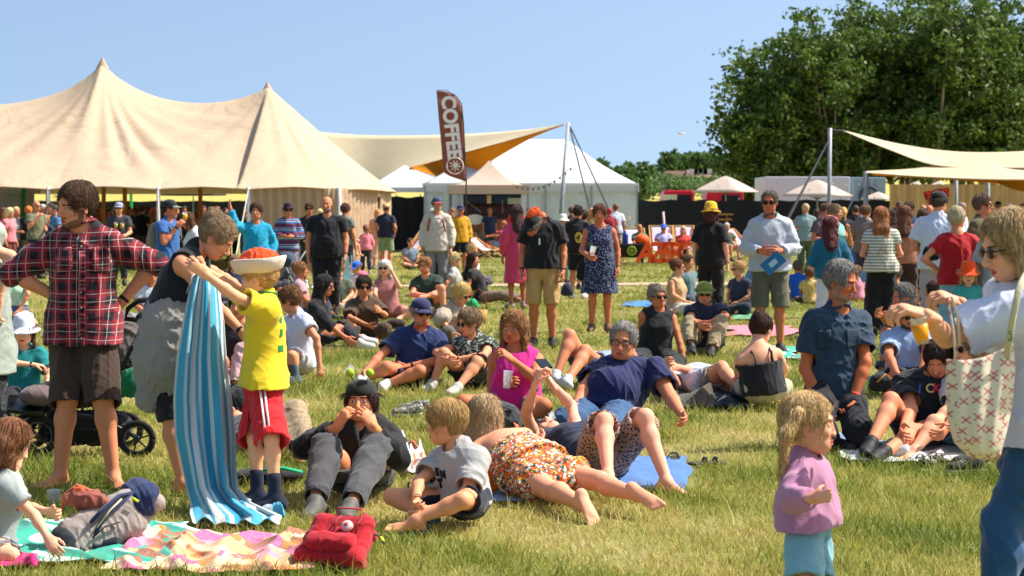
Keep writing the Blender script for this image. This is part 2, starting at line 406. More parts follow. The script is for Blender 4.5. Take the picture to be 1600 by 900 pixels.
def js(x, gy, H=1.75, fy=0, arms='down', Y=None, lean=0, legs=0, wide=1):
    """a standing pose in the body's own axes"""
    s = H / 1.75; Y0 = Y or gY(gy); base = W(x, HY, Y0); base[2] = 0
    u, f, z = udir(fy), fdir(fy), V(0, 0, 1); P = lambda a, b, c: base + s * (a * u + b * f + c * z)
    J = dict(Y=Y0, H=H, s=s, fy=fy, pel=P(0, 0, .93), neck=P(0, lean + .0, 1.44 - abs(lean) * .3), hp=None)
    t = nrm(J['neck'] - J['pel']); J['t'], J['u'], J['f'] = t, u, nrm(np.cross(u, t))
    for c, S in (('a', -1), ('b', 1)):
        J['s' + c] = J['neck'] - t * .068 * s + S * u * .165 * s * wide; J['p' + c] = P(S * .09 * wide, 0, .92)
        st = legs * S
        J['k' + c] = P(S * .10, .05 + st * .5, .50); J['n' + c] = P(S * .11, -.02 + st, .085)
        J['f' + c] = nrm(f + S * u * .2)
    A = {'down': ((.24, -.03, 1.13), (.24, .06, .88)), 'hips': ((.40, -.08, 1.17), (.20, .05, 1.05)), 'front': ((.26, -.01, 1.12), (.10, .24, 1.10)),
         'drink': ((.26, .10, 1.15), (.10, .22, 1.37)), 'cross': ((.25, .06, 1.14), (-.02, .20, 1.17)), 'up': ((.34, .16, 1.42), (.40, .2, 1.68)),
         'pocket': ((.27, -.08, 1.14), (.21, .06, .93)), 'back': ((.24, -.12, 1.14), (.05, -.16, .95)), 'hold': ((.24, .04, 1.12), (.16, .28, 1.05)),
         'push': ((.22, .10, 1.15), (.18, .34, 1.03)), 'phone': ((.23, .05, 1.14), (.08, .26, 1.27))}
    aa, bb = (arms, arms) if isinstance(arms, str) else arms
    for c, S, n_ in (('a', -1, aa), ('b', 1, bb)):
        e, w_ = A[n_]; k = (1.0 + (wide - 1) * .6)
        J['e' + c] = P(S * e[0] * k, e[1] + lean * .7, e[2]); J['w' + c] = P(S * w_[0] * k, w_[1] + lean * .5, w_[2]); J['h' + c] = nrm(J['w' + c] - J['e' + c])
    return J
def jsit(x, gy, H=1.75, fy=0, kind='cross', arms='lap', Y=None, wide=1, seat=0.0):
    """a sitting pose on the grass (or on a seat) in the body's own axes"""
    s = H / 1.75; Y0 = Y or gY(gy); base = W(x, HY, Y0); base[2] = 0
    u, f, z = udir(fy), fdir(fy), V(0, 0, 1); P = lambda a, b, c: base + s * (a * u + b * f + c * z) + V(0, 0, seat)
    ln = {'cross': .02, 'knees': -.02, 'out': -.16, 'chair': -.12, 'side': .0}[kind]
    J = dict(Y=Y0, H=H, s=s, fy=fy, pel=P(0, 0, .11), neck=P(0, ln, .60), hp=None)
    t = nrm(J['neck'] - J['pel']); J['t'], J['u'], J['f'] = t, u, nrm(np.cross(u, t))
    L = {'cross': ((.33, .28, .15), (-.08, .33, .08)), 'knees': ((.14, .30, .40), (.13, .52, .07)), 'out': ((.12, .42, .16), (.13, .82, .08)),
         'chair': ((.12, .40, .20), (.12, .50, -.18)), 'side': ((.25, .36, .12), (.32, .02, .07))}[kind]
    A = {'lap': ((.24, .06, .34), (.10, .24, .22)), 'knees': ((.20, .20, .42), (.02, .42, .40)), 'back': ((.27, -.16, .36), (.27, -.28, .12)), 'drink': ((.25, .12, .36), (.08, .22, .56))}
    aa, bb = (arms, arms) if isinstance(arms, str) else arms
    for c, S, n_ in (('a', -1, aa), ('b', 1, bb)):
        J['s' + c] = J['neck'] - t * .068 * s + S * u * .165 * s * wide; J['p' + c] = P(S * .09, 0, .11)
        J['k' + c] = P(S * L[0][0], L[0][1], L[0][2]); J['n' + c] = P(S * L[1][0], L[1][1] + (.08 if kind == 'cross' and S > 0 else 0), L[1][2])
        J['f' + c] = nrm(f + S * u * (.3 if kind != 'cross' else -1.0)); e, w_ = A[n_]
        J['e' + c] = P(S * e[0] * wide, e[1], e[2]); J['w' + c] = P(S * w_[0], w_[1], w_[2]); J['h' + c] = nrm(J['w' + c] - J['e' + c])
    return J
def head_frame(J, yaw, pitch, roll, hs):
    if isinstance(yaw, tuple): F = nrm(yaw); U = V(1, 0, 0)
    else: U, F = udir(yaw), fdir(yaw)
    Z = V(0, 0, 1)
    if isinstance(roll, tuple):   # a lying head: give the up axis outright
        Z = nrm(roll); F = nrm(F - Z * (F @ Z)); U = np.cross(F, Z)
    else:
        p = R(pitch); F, Z = F * math.cos(p) - Z * math.sin(p), Z * math.cos(p) + F * math.sin(p)
        r = R(roll); U, Z = U * math.cos(r) - Z * math.sin(r), Z * math.cos(r) + U * math.sin(r)
    tn = nrm(J['t'] * .6 + Z * .6)
    top = J['neck'] + tn * .075 * J['s'] + J['f'] * .012
    hc = top + (F * .018 + Z * .105) * hs
    if J.get('hp'):
        q = J['hp']; hc = W(q[0], q[1], hc[1] + (q[2] if len(q) > 2 else 0))
    return hc, np.array([U, F, Z]), top
def do_torso(S, J, o, fem, wide, belly, bare, skirt=None):
    s, t, u, f, pel, neck = J['s'], J['t'], J['u'], J['f'], J['pel'], J['neck']; L = np.linalg.norm(neck - pel)
    c = lambda a, b=0., d=0.: pel + t * a * L + f * b * s + u * d * s
    ax = np.array([u, f, t]); w_ = s * wide; k = .05 * s
    hipw, waist, chest = (.165, .128, .150) if fem else (.160, .142, .165)
    if J['H'] < 1.5: hipw, waist, chest = .135, .125, .135
    S.ell(c(.04), ax, V(hipw * w_ + o, .122 * w_ + o, .13 * s + o), k)
    S.ell(c(.36, .005), ax, V(waist * w_ + o, .1 * w_ + o, .16 * s + o), k)
    S.ell(c(.68, .0), ax, V(chest * w_ + o, .112 * w_ + o, .17 * s + o), k)
    S.cone(J['sa'] * .8 + J['sb'] * .2, J['sb'] * .8 + J['sa'] * .2, .062 * s + o, .062 * s + o, k)
    for sd in ('sa', 'sb'):
        S.cone(neck + t * .04 * s, J[sd] * .75 + neck * .25, .042 * s + o * .8, .05 * s + o, .04 * s)
        S.ell(J[sd], ax, V(.058, .058, .06) * s * (.88 if fem else 1) + o, .03 * s)
    if fem:
        for d in (-1, 1): S.ell(c(.62, .085, d * .07), ax, V(.062, .06, .062) * w_ + o, .04 * s)
    if belly: S.ell(c(.30, .07 * wide), ax, V(.13 + .03 * belly, .06 + .085 * belly, .15) * s + o, .07 * s)
def do_arm(S, J, c, o, r, lo=0, hi=2, loose=0, hollow=0):
    s = J['s']; a, b, w_ = J['s' + c], J['e' + c], J['w' + c]; k = .02
    up = nrm(b - a); dn = nrm(w_ - b)
    if hi <= 1.001:
        e = a + (b - a) * hi
        S.cone(a, a + (b - a) * (hi + .25), (.052 * r + loose * .5) * s + o, (.050 * r + loose) * s + o, .04, clip=[(e, up)])
        if hollow: S.cone(e - up * .03, e + up * .03, (.050 * r + loose) * s + o - hollow, (.050 * r + loose) * s + o - hollow, .002, op=-1)
    else:
        m = (a + b) / 2
        S.cone(a, m, .052 * r * s + o, (.047 * r + loose) * s + o, k); S.cone(m, b, (.047 * r + loose) * s + o, (.039 * r + loose) * s + o, k)
        e = b + (w_ - b) * (hi - 1); m2 = b + (w_ - b) * .3; cl = [(e, dn)] if hi < 2 or o > 0 else ()
        S.cone(b, m2, (.040 * r + loose) * s + o, (.041 * r + loose) * s + o, k, clip=cl); S.cone(m2, w_ + dn * .02, (.041 * r + loose * .8) * s + o, (.026 * r + loose * .6) * s + o, k, clip=cl)
        if hollow: S.cone(e - dn * .02, e + dn * .04, .026 * s + o, .026 * s + o, .002, op=-1)
def do_leg(S, J, c, o, r, hi=2, loose=0, hollow=0, flare=0):
    s = J['s']; a, b, w_ = J['p' + c], J['k' + c], J['n' + c]; k = .03
    up = nrm(b - a); dn = nrm(w_ - b)
    if hi <= 1.1:
        e = a + (b - a) * hi; r1 = (.062 * r + loose) * s + o
        S.cone(a, a + (b - a) * (hi + .12), .09 * r * s + o, r1, .05, clip=[(e, up)])
        if hollow: S.cone(e - up * .035, e + up * .05, r1 - hollow, r1 - hollow, .002, op=-1)
    else:
        m = a + (b - a) * .5
        S.cone(a, m, .09 * r * s + o, (.075 * r + loose * .6) * s + o, .05); S.cone(m, b, (.075 * r + loose * .6) * s + o, (.055 * r + loose) * s + o, k)
        bk = -J['f'] if abs(J['f'] @ dn) < .8 else V(0, 0, 0)
        ax_ = nrm(np.cross(up, dn)) if np.linalg.norm(np.cross(up, dn)) > .15 else None
        bk = nrm(np.cross(ax_, dn)) * -1 if ax_ is not None else nrm(bk - dn * (bk @ dn))
        if ax_ is not None and bk @ (a - b) < 0: bk = -bk
        calf = b + (w_ - b) * .28 + bk * .015 * s
        e = b + (w_ - b) * (hi - 1); cl = [(e, dn)] if o > 0 else ()
        S.cone(b, calf, (.052 * r + loose) * s + o, (.056 * r + loose) * s + o, k, clip=cl)
        S.cone(calf, w_, (.055 * r + loose) * s + o, (.034 * r + loose * .9 + flare) * s + o, k, clip=cl)
        if hollow: S.cone(e - dn * .02, e + dn * .05, (.036 * r + loose * .7) * s + o * .5, (.036 * r + loose * .7) * s + o * .5, .002, op=-1)
def foot_axes(J, c):
    d = J['f' + c]; sh = nrm(J['n' + c] - J['k' + c]); sole = sh - d * (sh @ d)
    if np.linalg.norm(sole) < .25: sole = V(0, 0, -1) - d * (-d[2])
    sole = nrm(sole); return d, sole, np.cross(d, sole)
def do_foot(S, J, c, o, toes=False, flat=False):
    s = J['s']; d, sole, sd = foot_axes(J, c); A = J['n' + c]; cl = [(A + sole * (.078 * s + (o if flat else 0)), sole)]
    S.cone(A, A - d * .035 * s + sole * .045 * s, .034 * s + o, .034 * s + o, .02, clip=cl)
    S.cone(A + sole * .01 * s, A + d * .11 * s + sole * .05 * s, .034 * s + o, .030 * s + o, .03, n=sole, q=.8, clip=cl)
    if toes:
        S.cone(A - d * .02 * s + sole * .05 * s, A + d * .12 * s + sole * .055 * s, .032 * s, .038 * s, .02, n=sole, q=.5)
        for i, (l_, r_) in enumerate(((.075, .0135), (.07, .0105), (.064, .010), (.055, .0095), (.045, .009))):
            q = A + d * .12 * s + sole * .055 * s + sd * (-.03 + i * .0155) * s * (1 if c == 'a' else -1)
            S.cone(q, q + d * l_ * s, r_ * s, r_ * s, .004)
    else:
        S.cone(A - d * .03 * s + sole * .052 * s, A + d * .155 * s + sole * .056 * s, .033 * s + o, .036 * s + o, .03, n=sole, q=.62 if not flat else .75, clip=cl)
def do_hand(S, J, c, fine, curl, k=1):
    s = J['s'] * (1.04 if J['H'] < 1.4 else 1); wv, d = J['w' + c], J['h' + c]; e = J['e' + c]
    n = J.get('pn' + c)
    if n is None:
        n = -J['u'] * (-1 if c == 'a' else 1)                      # palm towards the body's middle
    n = np.asarray(n, float); n = n - d * (n @ d)
    if np.linalg.norm(n) < .2: n = V(0, 0, -1) - d * (-d[2])
    n = nrm(n); v = np.cross(n, d)
    if v @ V(0, 0, 1) < 0 and c in 'ab': v = -v                     # the thumb side tends upwards
    S.cone(wv - d * .03 * s, wv + d * .03 * s, .025 * s, .030 * s, .015, n=n, q=.7)
    S.cone(wv + d * .02 * s, wv + d * .075 * s, .034 * s, .040 * s, .015, n=n, q=.42)
    if not fine:
        S.cone(wv + d * .08 * s, wv + d * .13 * s + n * .03 * s, .036 * s, .026 * s, .015, n=n, q=.5)
        S.cone(wv + d * .03 * s + v * .03 * s, wv + d * .085 * s + v * .05 * s + n * .015 * s, .014 * s, .011 * s, .01); return
    cu = curl
    for i in range(4):
        L = (.036, .040, .038, .030)[i] * s; b = wv + d * (.092, .096, .094, .088)[i] * s + v * (.03 - .0205 * i) * s
        dd = nrm(d + v * (.10 - .07 * i)); a = R((8, 12, 15, 18)[i]) + cu * .5
        for j in range(3):
            dv = dd * math.cos(a) + n * math.sin(a); q = b + dv * L * (1, .72, .6)[j]
            S.cone(b, q, (.0098 - .0008 * j) * s, (.0092 - .0009 * j) * s, .003); b = q; a += cu * .75 + .1
    b = wv + d * .025 * s + v * .024 * s; m = b + (d * .5 + v * .62 + n * .35) * .045 * s; q = m + nrm(d * .85 + v * .25 + n * (.2 + cu * .5)) * .032 * s
    S.cone(b, m, .0155 * s, .012 * s, .01); S.cone(m, q, .0115 * s, .010 * s, .004); S.cone(q, q + nrm(d + n * (.2 + cu * .8)) * .024 * s, .010 * s, .0085 * s, .004)
FACE = {}
def do_head(S, hc, A, hs, top, J, fem, detail, jaw=1.0):
    P = lambda x, y, z: hc + (x * A[0] + y * A[1] + z * A[2]) * hs
    E = lambda x, y, z, rx, ry, rz, k=.012, op=1: S.ell(P(x, y, z), A, V(rx, ry, rz) * hs, k * hs, op)
    ch = J['H'] < 1.45
    E(0, -.012, .028, .076, .094, .088, .02)
    E(0, .022, -.025, .061 if not ch else .066, .064, .078, .03)
    E(0, .048, -.078, (.038 if fem or ch else .044) * jaw, .036, .030, .03)          # chin and jaw
    for sx in (-1, 1):
        E(sx * .036, .020, -.062, .022 * jaw, .04, .03, .03)
        E(sx * .037, .062, -.022, .020, .018, .018, .018)                        # cheekbones
    S.cone(top - J['t'] * .0, P(0, -.018, -.05), .054 * J['s'] * (.84 if fem or ch else 1), .052 * hs * (.88 if fem or ch else 1), .02)
    if detail:
        E(0, .078, .026, .046, .012, .011, .012)                                # brow ridge
        for sx in (-1, 1):
            E(sx * .031, .093, .004, .019, .014, .012, .012, -1)                 # eye sockets
            E(sx * .031, .0745, .003, .0145, .0115, .0095, .003)
            E(sx * .0105, .094, -.034, .008, .009, .007, .006)                   # wings of the nose
            S.ell(P(sx * .077, -.006, -.006), np.array([A[0] * .93 + A[1] * sx * .36 * -1, A[1], A[2]]), V(.009, .019, .031) * hs, .006 * hs)
            S.ell(P(sx * .084, .0, -.004), A, V(.006, .010, .018) * hs, .004 * hs, -1)
        S.cone(P(0, .083, .008), P(0, .105 - .011 * ch, -.030), .0075 * hs, (.012 - .003 * ch) * hs, .010 * hs)
        E(0, .082, -.0585, .023, .011, .0075, .004); E(0, .081, -.071, .020, .0115, .0075, .004)
        S.cone(P(-.024, .086, -.0648), P(.024, .086, -.0648), .0022 * hs, .0022 * hs, .003 * hs, op=-1)
    else:
        S.cone(P(0, .083, .008), P(0, .102, -.030), .009 * hs, .013 * hs, .010 * hs)
        for sx in (-1, 1): E(sx * .077, -.006, -.006, .011, .019, .031, .006)
def face_slots(v, f, hc, A, hs, beard, fem, smile=False):
    """which part of the head a face belongs to: 0 skin, 1 eye white, 2 iris, 3 brow, 4 lips, 5 beard"""
    c = (v[f].mean(1) - hc) @ A.T / hs; x, y, z = c[:, 0], c[:, 1], c[:, 2]; m = np.zeros(len(f), np.int32); ax = np.abs(x)
    if beard:
        b = (y > .0) & (z > -.125) & ~((ax < .027) & (z > -.076) & (z < -.050)) & (z < -.078 + .55 * np.clip(ax - .02, 0, .06) )
        mus = (ax < .030) & (z < -.044) & (z > -.053) & (y > .06)
        side = (ax > .055) & (z < -.01) & (y > .0) & (y < .035) & (z > -.125)
        m[b | mus | side] = 5
    e = (((ax - .031) / .0125) ** 2 + ((z - .002) / .0056) ** 2 < 1) & (y > .055); m[e] = 1
    e = (((ax - .031) / .0056) ** 2 + ((z - .002) / .0056) ** 2 < 1) & (y > .055); m[e] = 2
    ld = (np.abs(((ax - .031) / .0135) ** 2 + ((z - .003) / .0068) ** 2 - 1) < .25) & (z > .004) & (y > .055); m[ld] = 3
    br = (np.abs(z - (.0235 - (ax - .03) ** 2 * 9)) < (.003 if fem else .0042)) & (ax > .012) & (ax < .05) & (y > .05); m[br] = 3
    lp = (((x / .0235) ** 2 + ((z + .0645) / .0115) ** 2) < 1) & (y > .07); m[lp] = 4
    return m
def do_hair(S, style, hc, A, hs, vol=1.0, down=None, hat=False):
    if hat: vol = min(vol, .35 if style in ('short', 'buzz', 'kid', 'curly') else .8)
    P = lambda x, y, z: hc + (x * A[0] + y * A[1] + z * A[2]) * hs
    X_, F, Z = A; g = V(0, 0, -1) if down is None else nrm(down); o = .009 * vol
    low = {'short': -.055, 'thin': -.055, 'buzz': -.045, 'curly': -.06, 'bob': -.12, 'long': -.09, 'bun': -.07, 'pony': -.07, 'kid': -.07, 'wavy': -.1, 'fringe': -.03}.get(style, -.07)
    ax = A
    S.ell(P(0, -.014, .032), ax, V(.079 + o, .097 + o, .091 + o) * hs, .01, clip=[(P(0, 0, low), -Z - F * -.35)])
    if style in ('bob', 'long', 'wavy'):
        Lc = {'bob': .10, 'long': .24, 'wavy': .16}[style]
        for sx in (-1, 1):
            a_ = P(sx * .074, -.01, .0); S.cone(a_, a_ + g * Lc * hs * .95 + X_ * sx * .012 * hs, .026 * hs * vol, .022 * hs * vol, .03 * hs, n=X_, q=.7)
            a_ = P(sx * .05, -.055, .0); S.cone(a_, a_ + g * Lc * hs * 1.05 - F * (.30 * Lc) * hs, .042 * hs * vol, .036 * hs * vol, .03 * hs, n=F, q=.8)
        a_ = P(0, -.075, .0); S.cone(a_, a_ + g * Lc * hs * 1.1 - F * (.34 * Lc) * hs, .05 * hs, .045 * hs, .03 * hs, n=F, q=.7)
    if style == 'xlong':
        for sx in (-1, 0, 1):
            a_ = P(sx * .05, -.055, .0); m_ = a_ + g * .16 * hs - F * .06 * hs; S.cone(a_, m_, .05 * hs, .05 * hs, .03 * hs, n=F, q=.8); S.cone(m_, m_ + g * .22 * hs - F * .02, .05 * hs, .035 * hs, .03 * hs, n=F, q=.7)
    if style == 'thin': S.ell(P(0, .10, .055), A, V(.060, .072, .048) * hs, .014 * hs, op=-1)
    # the face opening
    fr = .0 if style != 'fringe' and style != 'kid' else -.022
    S.ell(P(0, .108, -.038 + fr * .5), A, V(.070, .092, .108 + fr) * hs, .010 * hs, op=-1)
    if style == 'pigtails':
        for sx in (-1, 1):
            a_ = P(sx * .085, -.035, .055); S.ell(a_, A, V(.022, .022, .022) * hs, .01); b_ = a_ + X_ * sx * .035 * hs - F * .04 * hs + g * .07 * hs; S.cone(a_, b_, .022 * hs, .027 * hs, .01); S.cone(b_, b_ + g * .15 * hs - F * .02, .027 * hs, .012 * hs, .01)
    if hat: S.half(P(0, 0, .045), Z, P(0, 0, .03) - .25, P(0, 0, .03) + .25)
    if style in ('short', 'thin', 'buzz', 'curly', 'bun', 'pony', 'kid', 'pigtails'):
        for sx in (-1, 1):
            S.ell(P(sx * .09, .012, -.038), A, V(.034, .05, .052) * hs, .012 * hs, op=-1)
    if style == 'bun': S.ell(P(0, -.085, .085), A, V(.042, .04, .04) * hs * vol, .01)
    if style == 'kid': S.ell(P(0, -.01, .05), A, V(.092, .108, .085) * hs, .01, clip=[(P(0, 0, .028), -Z)])
    if style == 'pony':
        a_ = P(0, -.10, .035); S.cone(a_, a_ - F * .04 * hs + g * .03 * hs, .02 * hs, .03 * hs, .01); a_ = a_ - F * .04 * hs + g * .03 * hs; S.cone(a_, a_ + g * .17 * hs, .03 * hs, .018 * hs, .02)
def strand(v, seed, hc, A, hs, amp, freq=1.0):
    """combed tufts: ridges that run from the crown downwards"""
    l_ = (v - hc) @ A.T / hs; th = np.arctan2(l_[:, 0], -l_[:, 1] + .0); r = np.random.default_rng(seed); o = np.zeros(len(v))
    for kf, a in ((9, .7), (17, .8), (31, .5)):
        o += a * np.sin(th * kf * freq + r.random() * 6 + 2.2 * np.sin(l_[:, 2] * 22 + r.random() * 6) + 1.5 * np.sin(th * 3 + l_[:, 2] * 15))
    return amp * o
def add_strands(v, n, f, hc, A, hs, st, cnt, seed, pm):
    """locks of hair as thin curved ribbons lying over the hair's volume"""
    r = np.random.default_rng(seed + 999); fi = r.integers(0, len(f), cnt); q = f[fi]; w_ = r.random((cnt, 4)) + .1; w_ /= w_.sum(1)[:, None]
    p = (v[q] * w_[:, :, None]).sum(1); nn = n[q[:, 0]]; X_, F, Z = A; crown = hc + (-.035 * F + .12 * Z) * hs
    d = p - crown; d /= np.linalg.norm(d, axis=1)[:, None] + 1e-6; g = V(0, 0, -1)
    gw = {'long': 1.6, 'xlong': 2.2, 'bob': 1.3, 'wavy': 1.2, 'pony': .5, 'bun': .2, 'pigtails': .6}.get(st, .35)
    if st == 'bun': d = (hc - F * .09 * hs + Z * .07 * hs) - p; d /= np.linalg.norm(d, axis=1)[:, None] + 1e-6
    jit = {'curly': .9, 'wavy': .25, 'short': .24, 'thin': .24, 'bun': .28}.get(st, .22)
    d = d + gw * g + jit * r.normal(size=(cnt, 3)); L = {'short': .042, 'thin': .036, 'buzz': .008, 'curly': .028, 'kid': .045, 'bob': .06, 'long': .08, 'xlong': .09, 'wavy': .06, 'bun': .045, 'pony': .06, 'pigtails': .05}.get(st, .04) * hs * (.6 + .8 * r.random(cnt))
    wd = max(.0011, .42 / (.64 * pm) * .5) * (.7 + .6 * r.random(cnt)); d = d - nn * (d * nn).sum(1)[:, None]; d /= np.linalg.norm(d, axis=1)[:, None] + 1e-6
    tip = (p + d * L[:, None] - hc) @ A.T / hs; inface = (tip[:, 1] > .035) & (tip[:, 2] < .058) & (np.abs(tip[:, 0]) < .070)
    if st not in ('kid', 'fringe'): L = np.where(inface, L * .15, L)
    side = np.cross(nn, d); side = side * np.cos(a_ := r.normal(size=cnt) * .6)[:, None] + nn * np.sin(a_)[:, None]; rows = []
    lift = (.0015 + .004 * r.random(cnt) ** 2) * hs * (1.6 if st in ('curly', 'wavy') else 1.4 if st == 'short' else 1); curl = r.normal(size=(cnt, 3)) * (.006 if st in ('curly', 'wavy') else .0015) * hs
    for j, t in enumerate((0, .33, .66, 1)):
        c = p + d * (L * t)[:, None] + nn * (lift * (math.sin(math.pi * min(t, .8)) * 1.3) - .004 * hs * (t < .1) - (L * t) ** 2 * 4.2)[:, None] + curl * math.sin(t * 5)
        w2 = wd * (1, .95, .75, .15)[j]; rows += [c - side * w2[:, None], c + side * w2[:, None]]
    sv = np.stack(rows, 1).reshape(-1, 3); b = np.arange(cnt)[:, None, None] * 8 + len(v); qf = (np.array([[0, 1, 3, 2], [2, 3, 5, 4], [4, 5, 7, 6]])[None] + b).reshape(-1, 4)
    return np.concatenate([v, sv]), np.concatenate([f, qf])
def hat_mesh(kind, hc, A, hs, parent, base, c1, c2=None, tilt=0):
    B = A.copy()
    if tilt: B = np.array([A[0], A[1] * math.cos(R(tilt)) - A[2] * math.sin(R(tilt)), A[2] * math.cos(R(tilt)) + A[1] * math.sin(R(tilt))])
    c = hc + B[2] * .040 * hs - B[1] * .012 * hs; q = (1.0, 1.16); S_ = [B[0] * hs * 1.03, B[1] * hs * 1.03, B[2] * hs * 1.05]
    wob = lambda i, t: .004 * math.sin(3 * t + i) + .003 * math.sin(5 * t + 2 * i)
    if kind in ('cap', 'capback'):
        m = MB(); m.lathe([(.0, .082), (.03, .079), (.058, .068), (.078, .045), (.086, .018), (.088, -.008), (.085, -.010)], c, S_, 22, q)
        f = S_[1] * (1 if kind == 'cap' else -1); m.build('cap', cloth(c1), parent, base, True)
        G = []
        for i in range(9):
            a = -1 + 2 * i / 8; row = []
            for j in range(5):
                t = j / 4; x = .075 * math.sin(a * 1.25) * (1 + .08 * t); y = .092 * math.cos(a * 1.0) + t * .078 * (1 - .45 * a * a); z = .004 - t * .020 - a * a * .012
                row.append(c + S_[0] * x + f * y + S_[2] * z)
            G.append(row)
        return sheet('cap_brim', G, cloth(c2 or c1), parent, base, .004 * hs)
    pr = {'bucket': [(0, .105), (.045, .103), (.074, .088), (.083, .05), (.088, .015), (.092, .005), (.112, -.018), (.134, -.034), (.132, -.037), (.09, .0)],
          'straw': [(0, .098), (.04, .101), (.07, .092), (.083, .06), (.087, .012), (.12, .008), (.158, .016), (.157, .012), (.088, .006)],
          'fedora': [(0, .088), (.04, .10), (.066, .096), (.080, .06), (.087, .012), (.115, .004), (.142, .014), (.141, .010), (.088, .006)],
          'brim': [(0, .09), (.045, .09), (.078, .07), (.087, .015), (.12, .0), (.15, -.01), (.149, -.013), (.088, .006)]}[kind]
    m = MB(); m.lathe(pr, c, S_, 26, q, wob if kind == 'bucket' else None); o = m.build({'bucket': 'bucket_hat', 'straw': 'straw_hat', 'fedora': 'felt_hat', 'brim': 'sun_hat'}[kind], cloth(c1), parent, base, True)
    if c2: m = MB(); m.lathe([(.0875, .014), (.0855, .034), (.0885, .034), (.0905, .014), (.0875, .014)], c, S_, 26, q); m.build('hat_band', cloth(c2), parent, base, True)
    return o
def glasses_mesh(kind, hc, A, hs, parent, base, up=0):
    P = lambda x, y, z: hc + (x * A[0] + y * A[1] + z * A[2]) * hs
    m = MB(); yy, zz = (.094, .002) if not up else (.07, .085)
    if kind == 'sun':
        for sx in (-1, 1):
            m.lathe([(0, .004), (.018, .003), (.025, 0), (.018, -.003), (0, -.004)], P(sx * .033, yy, zz), [A[0] * hs, A[2] * hs * .82, A[1] * hs], 12)
        mt = plain('dark_lens', '0c0a0c', .12, var=0)
    else:
        for sx in (-1, 1):
            pts = [P(sx * .033 + .023 * math.cos(t), yy, zz + .017 * math.sin(t)) for t in np.linspace(0, 2 * math.pi, 13)]; m.tube(pts, .0022 * hs, 5)
        mt = plain('spectacle_frame', '2a2020', .35, var=0)
    m.tube([P(-.012, yy, zz + .006), P(.012, yy, zz + .006)], .0025 * hs, 5)
    for sx in (-1, 1): m.tube([P(sx * .056, yy - .002, zz + .005), P(sx * .079, .05, zz + .004), P(sx * .083, -.005, zz + .002)], .0024 * hs, 5)
    return m.build('sunglasses' if kind == 'sun' else 'spectacles', mt, parent, base, True)
_pc = [0]; PEOPLE = {}
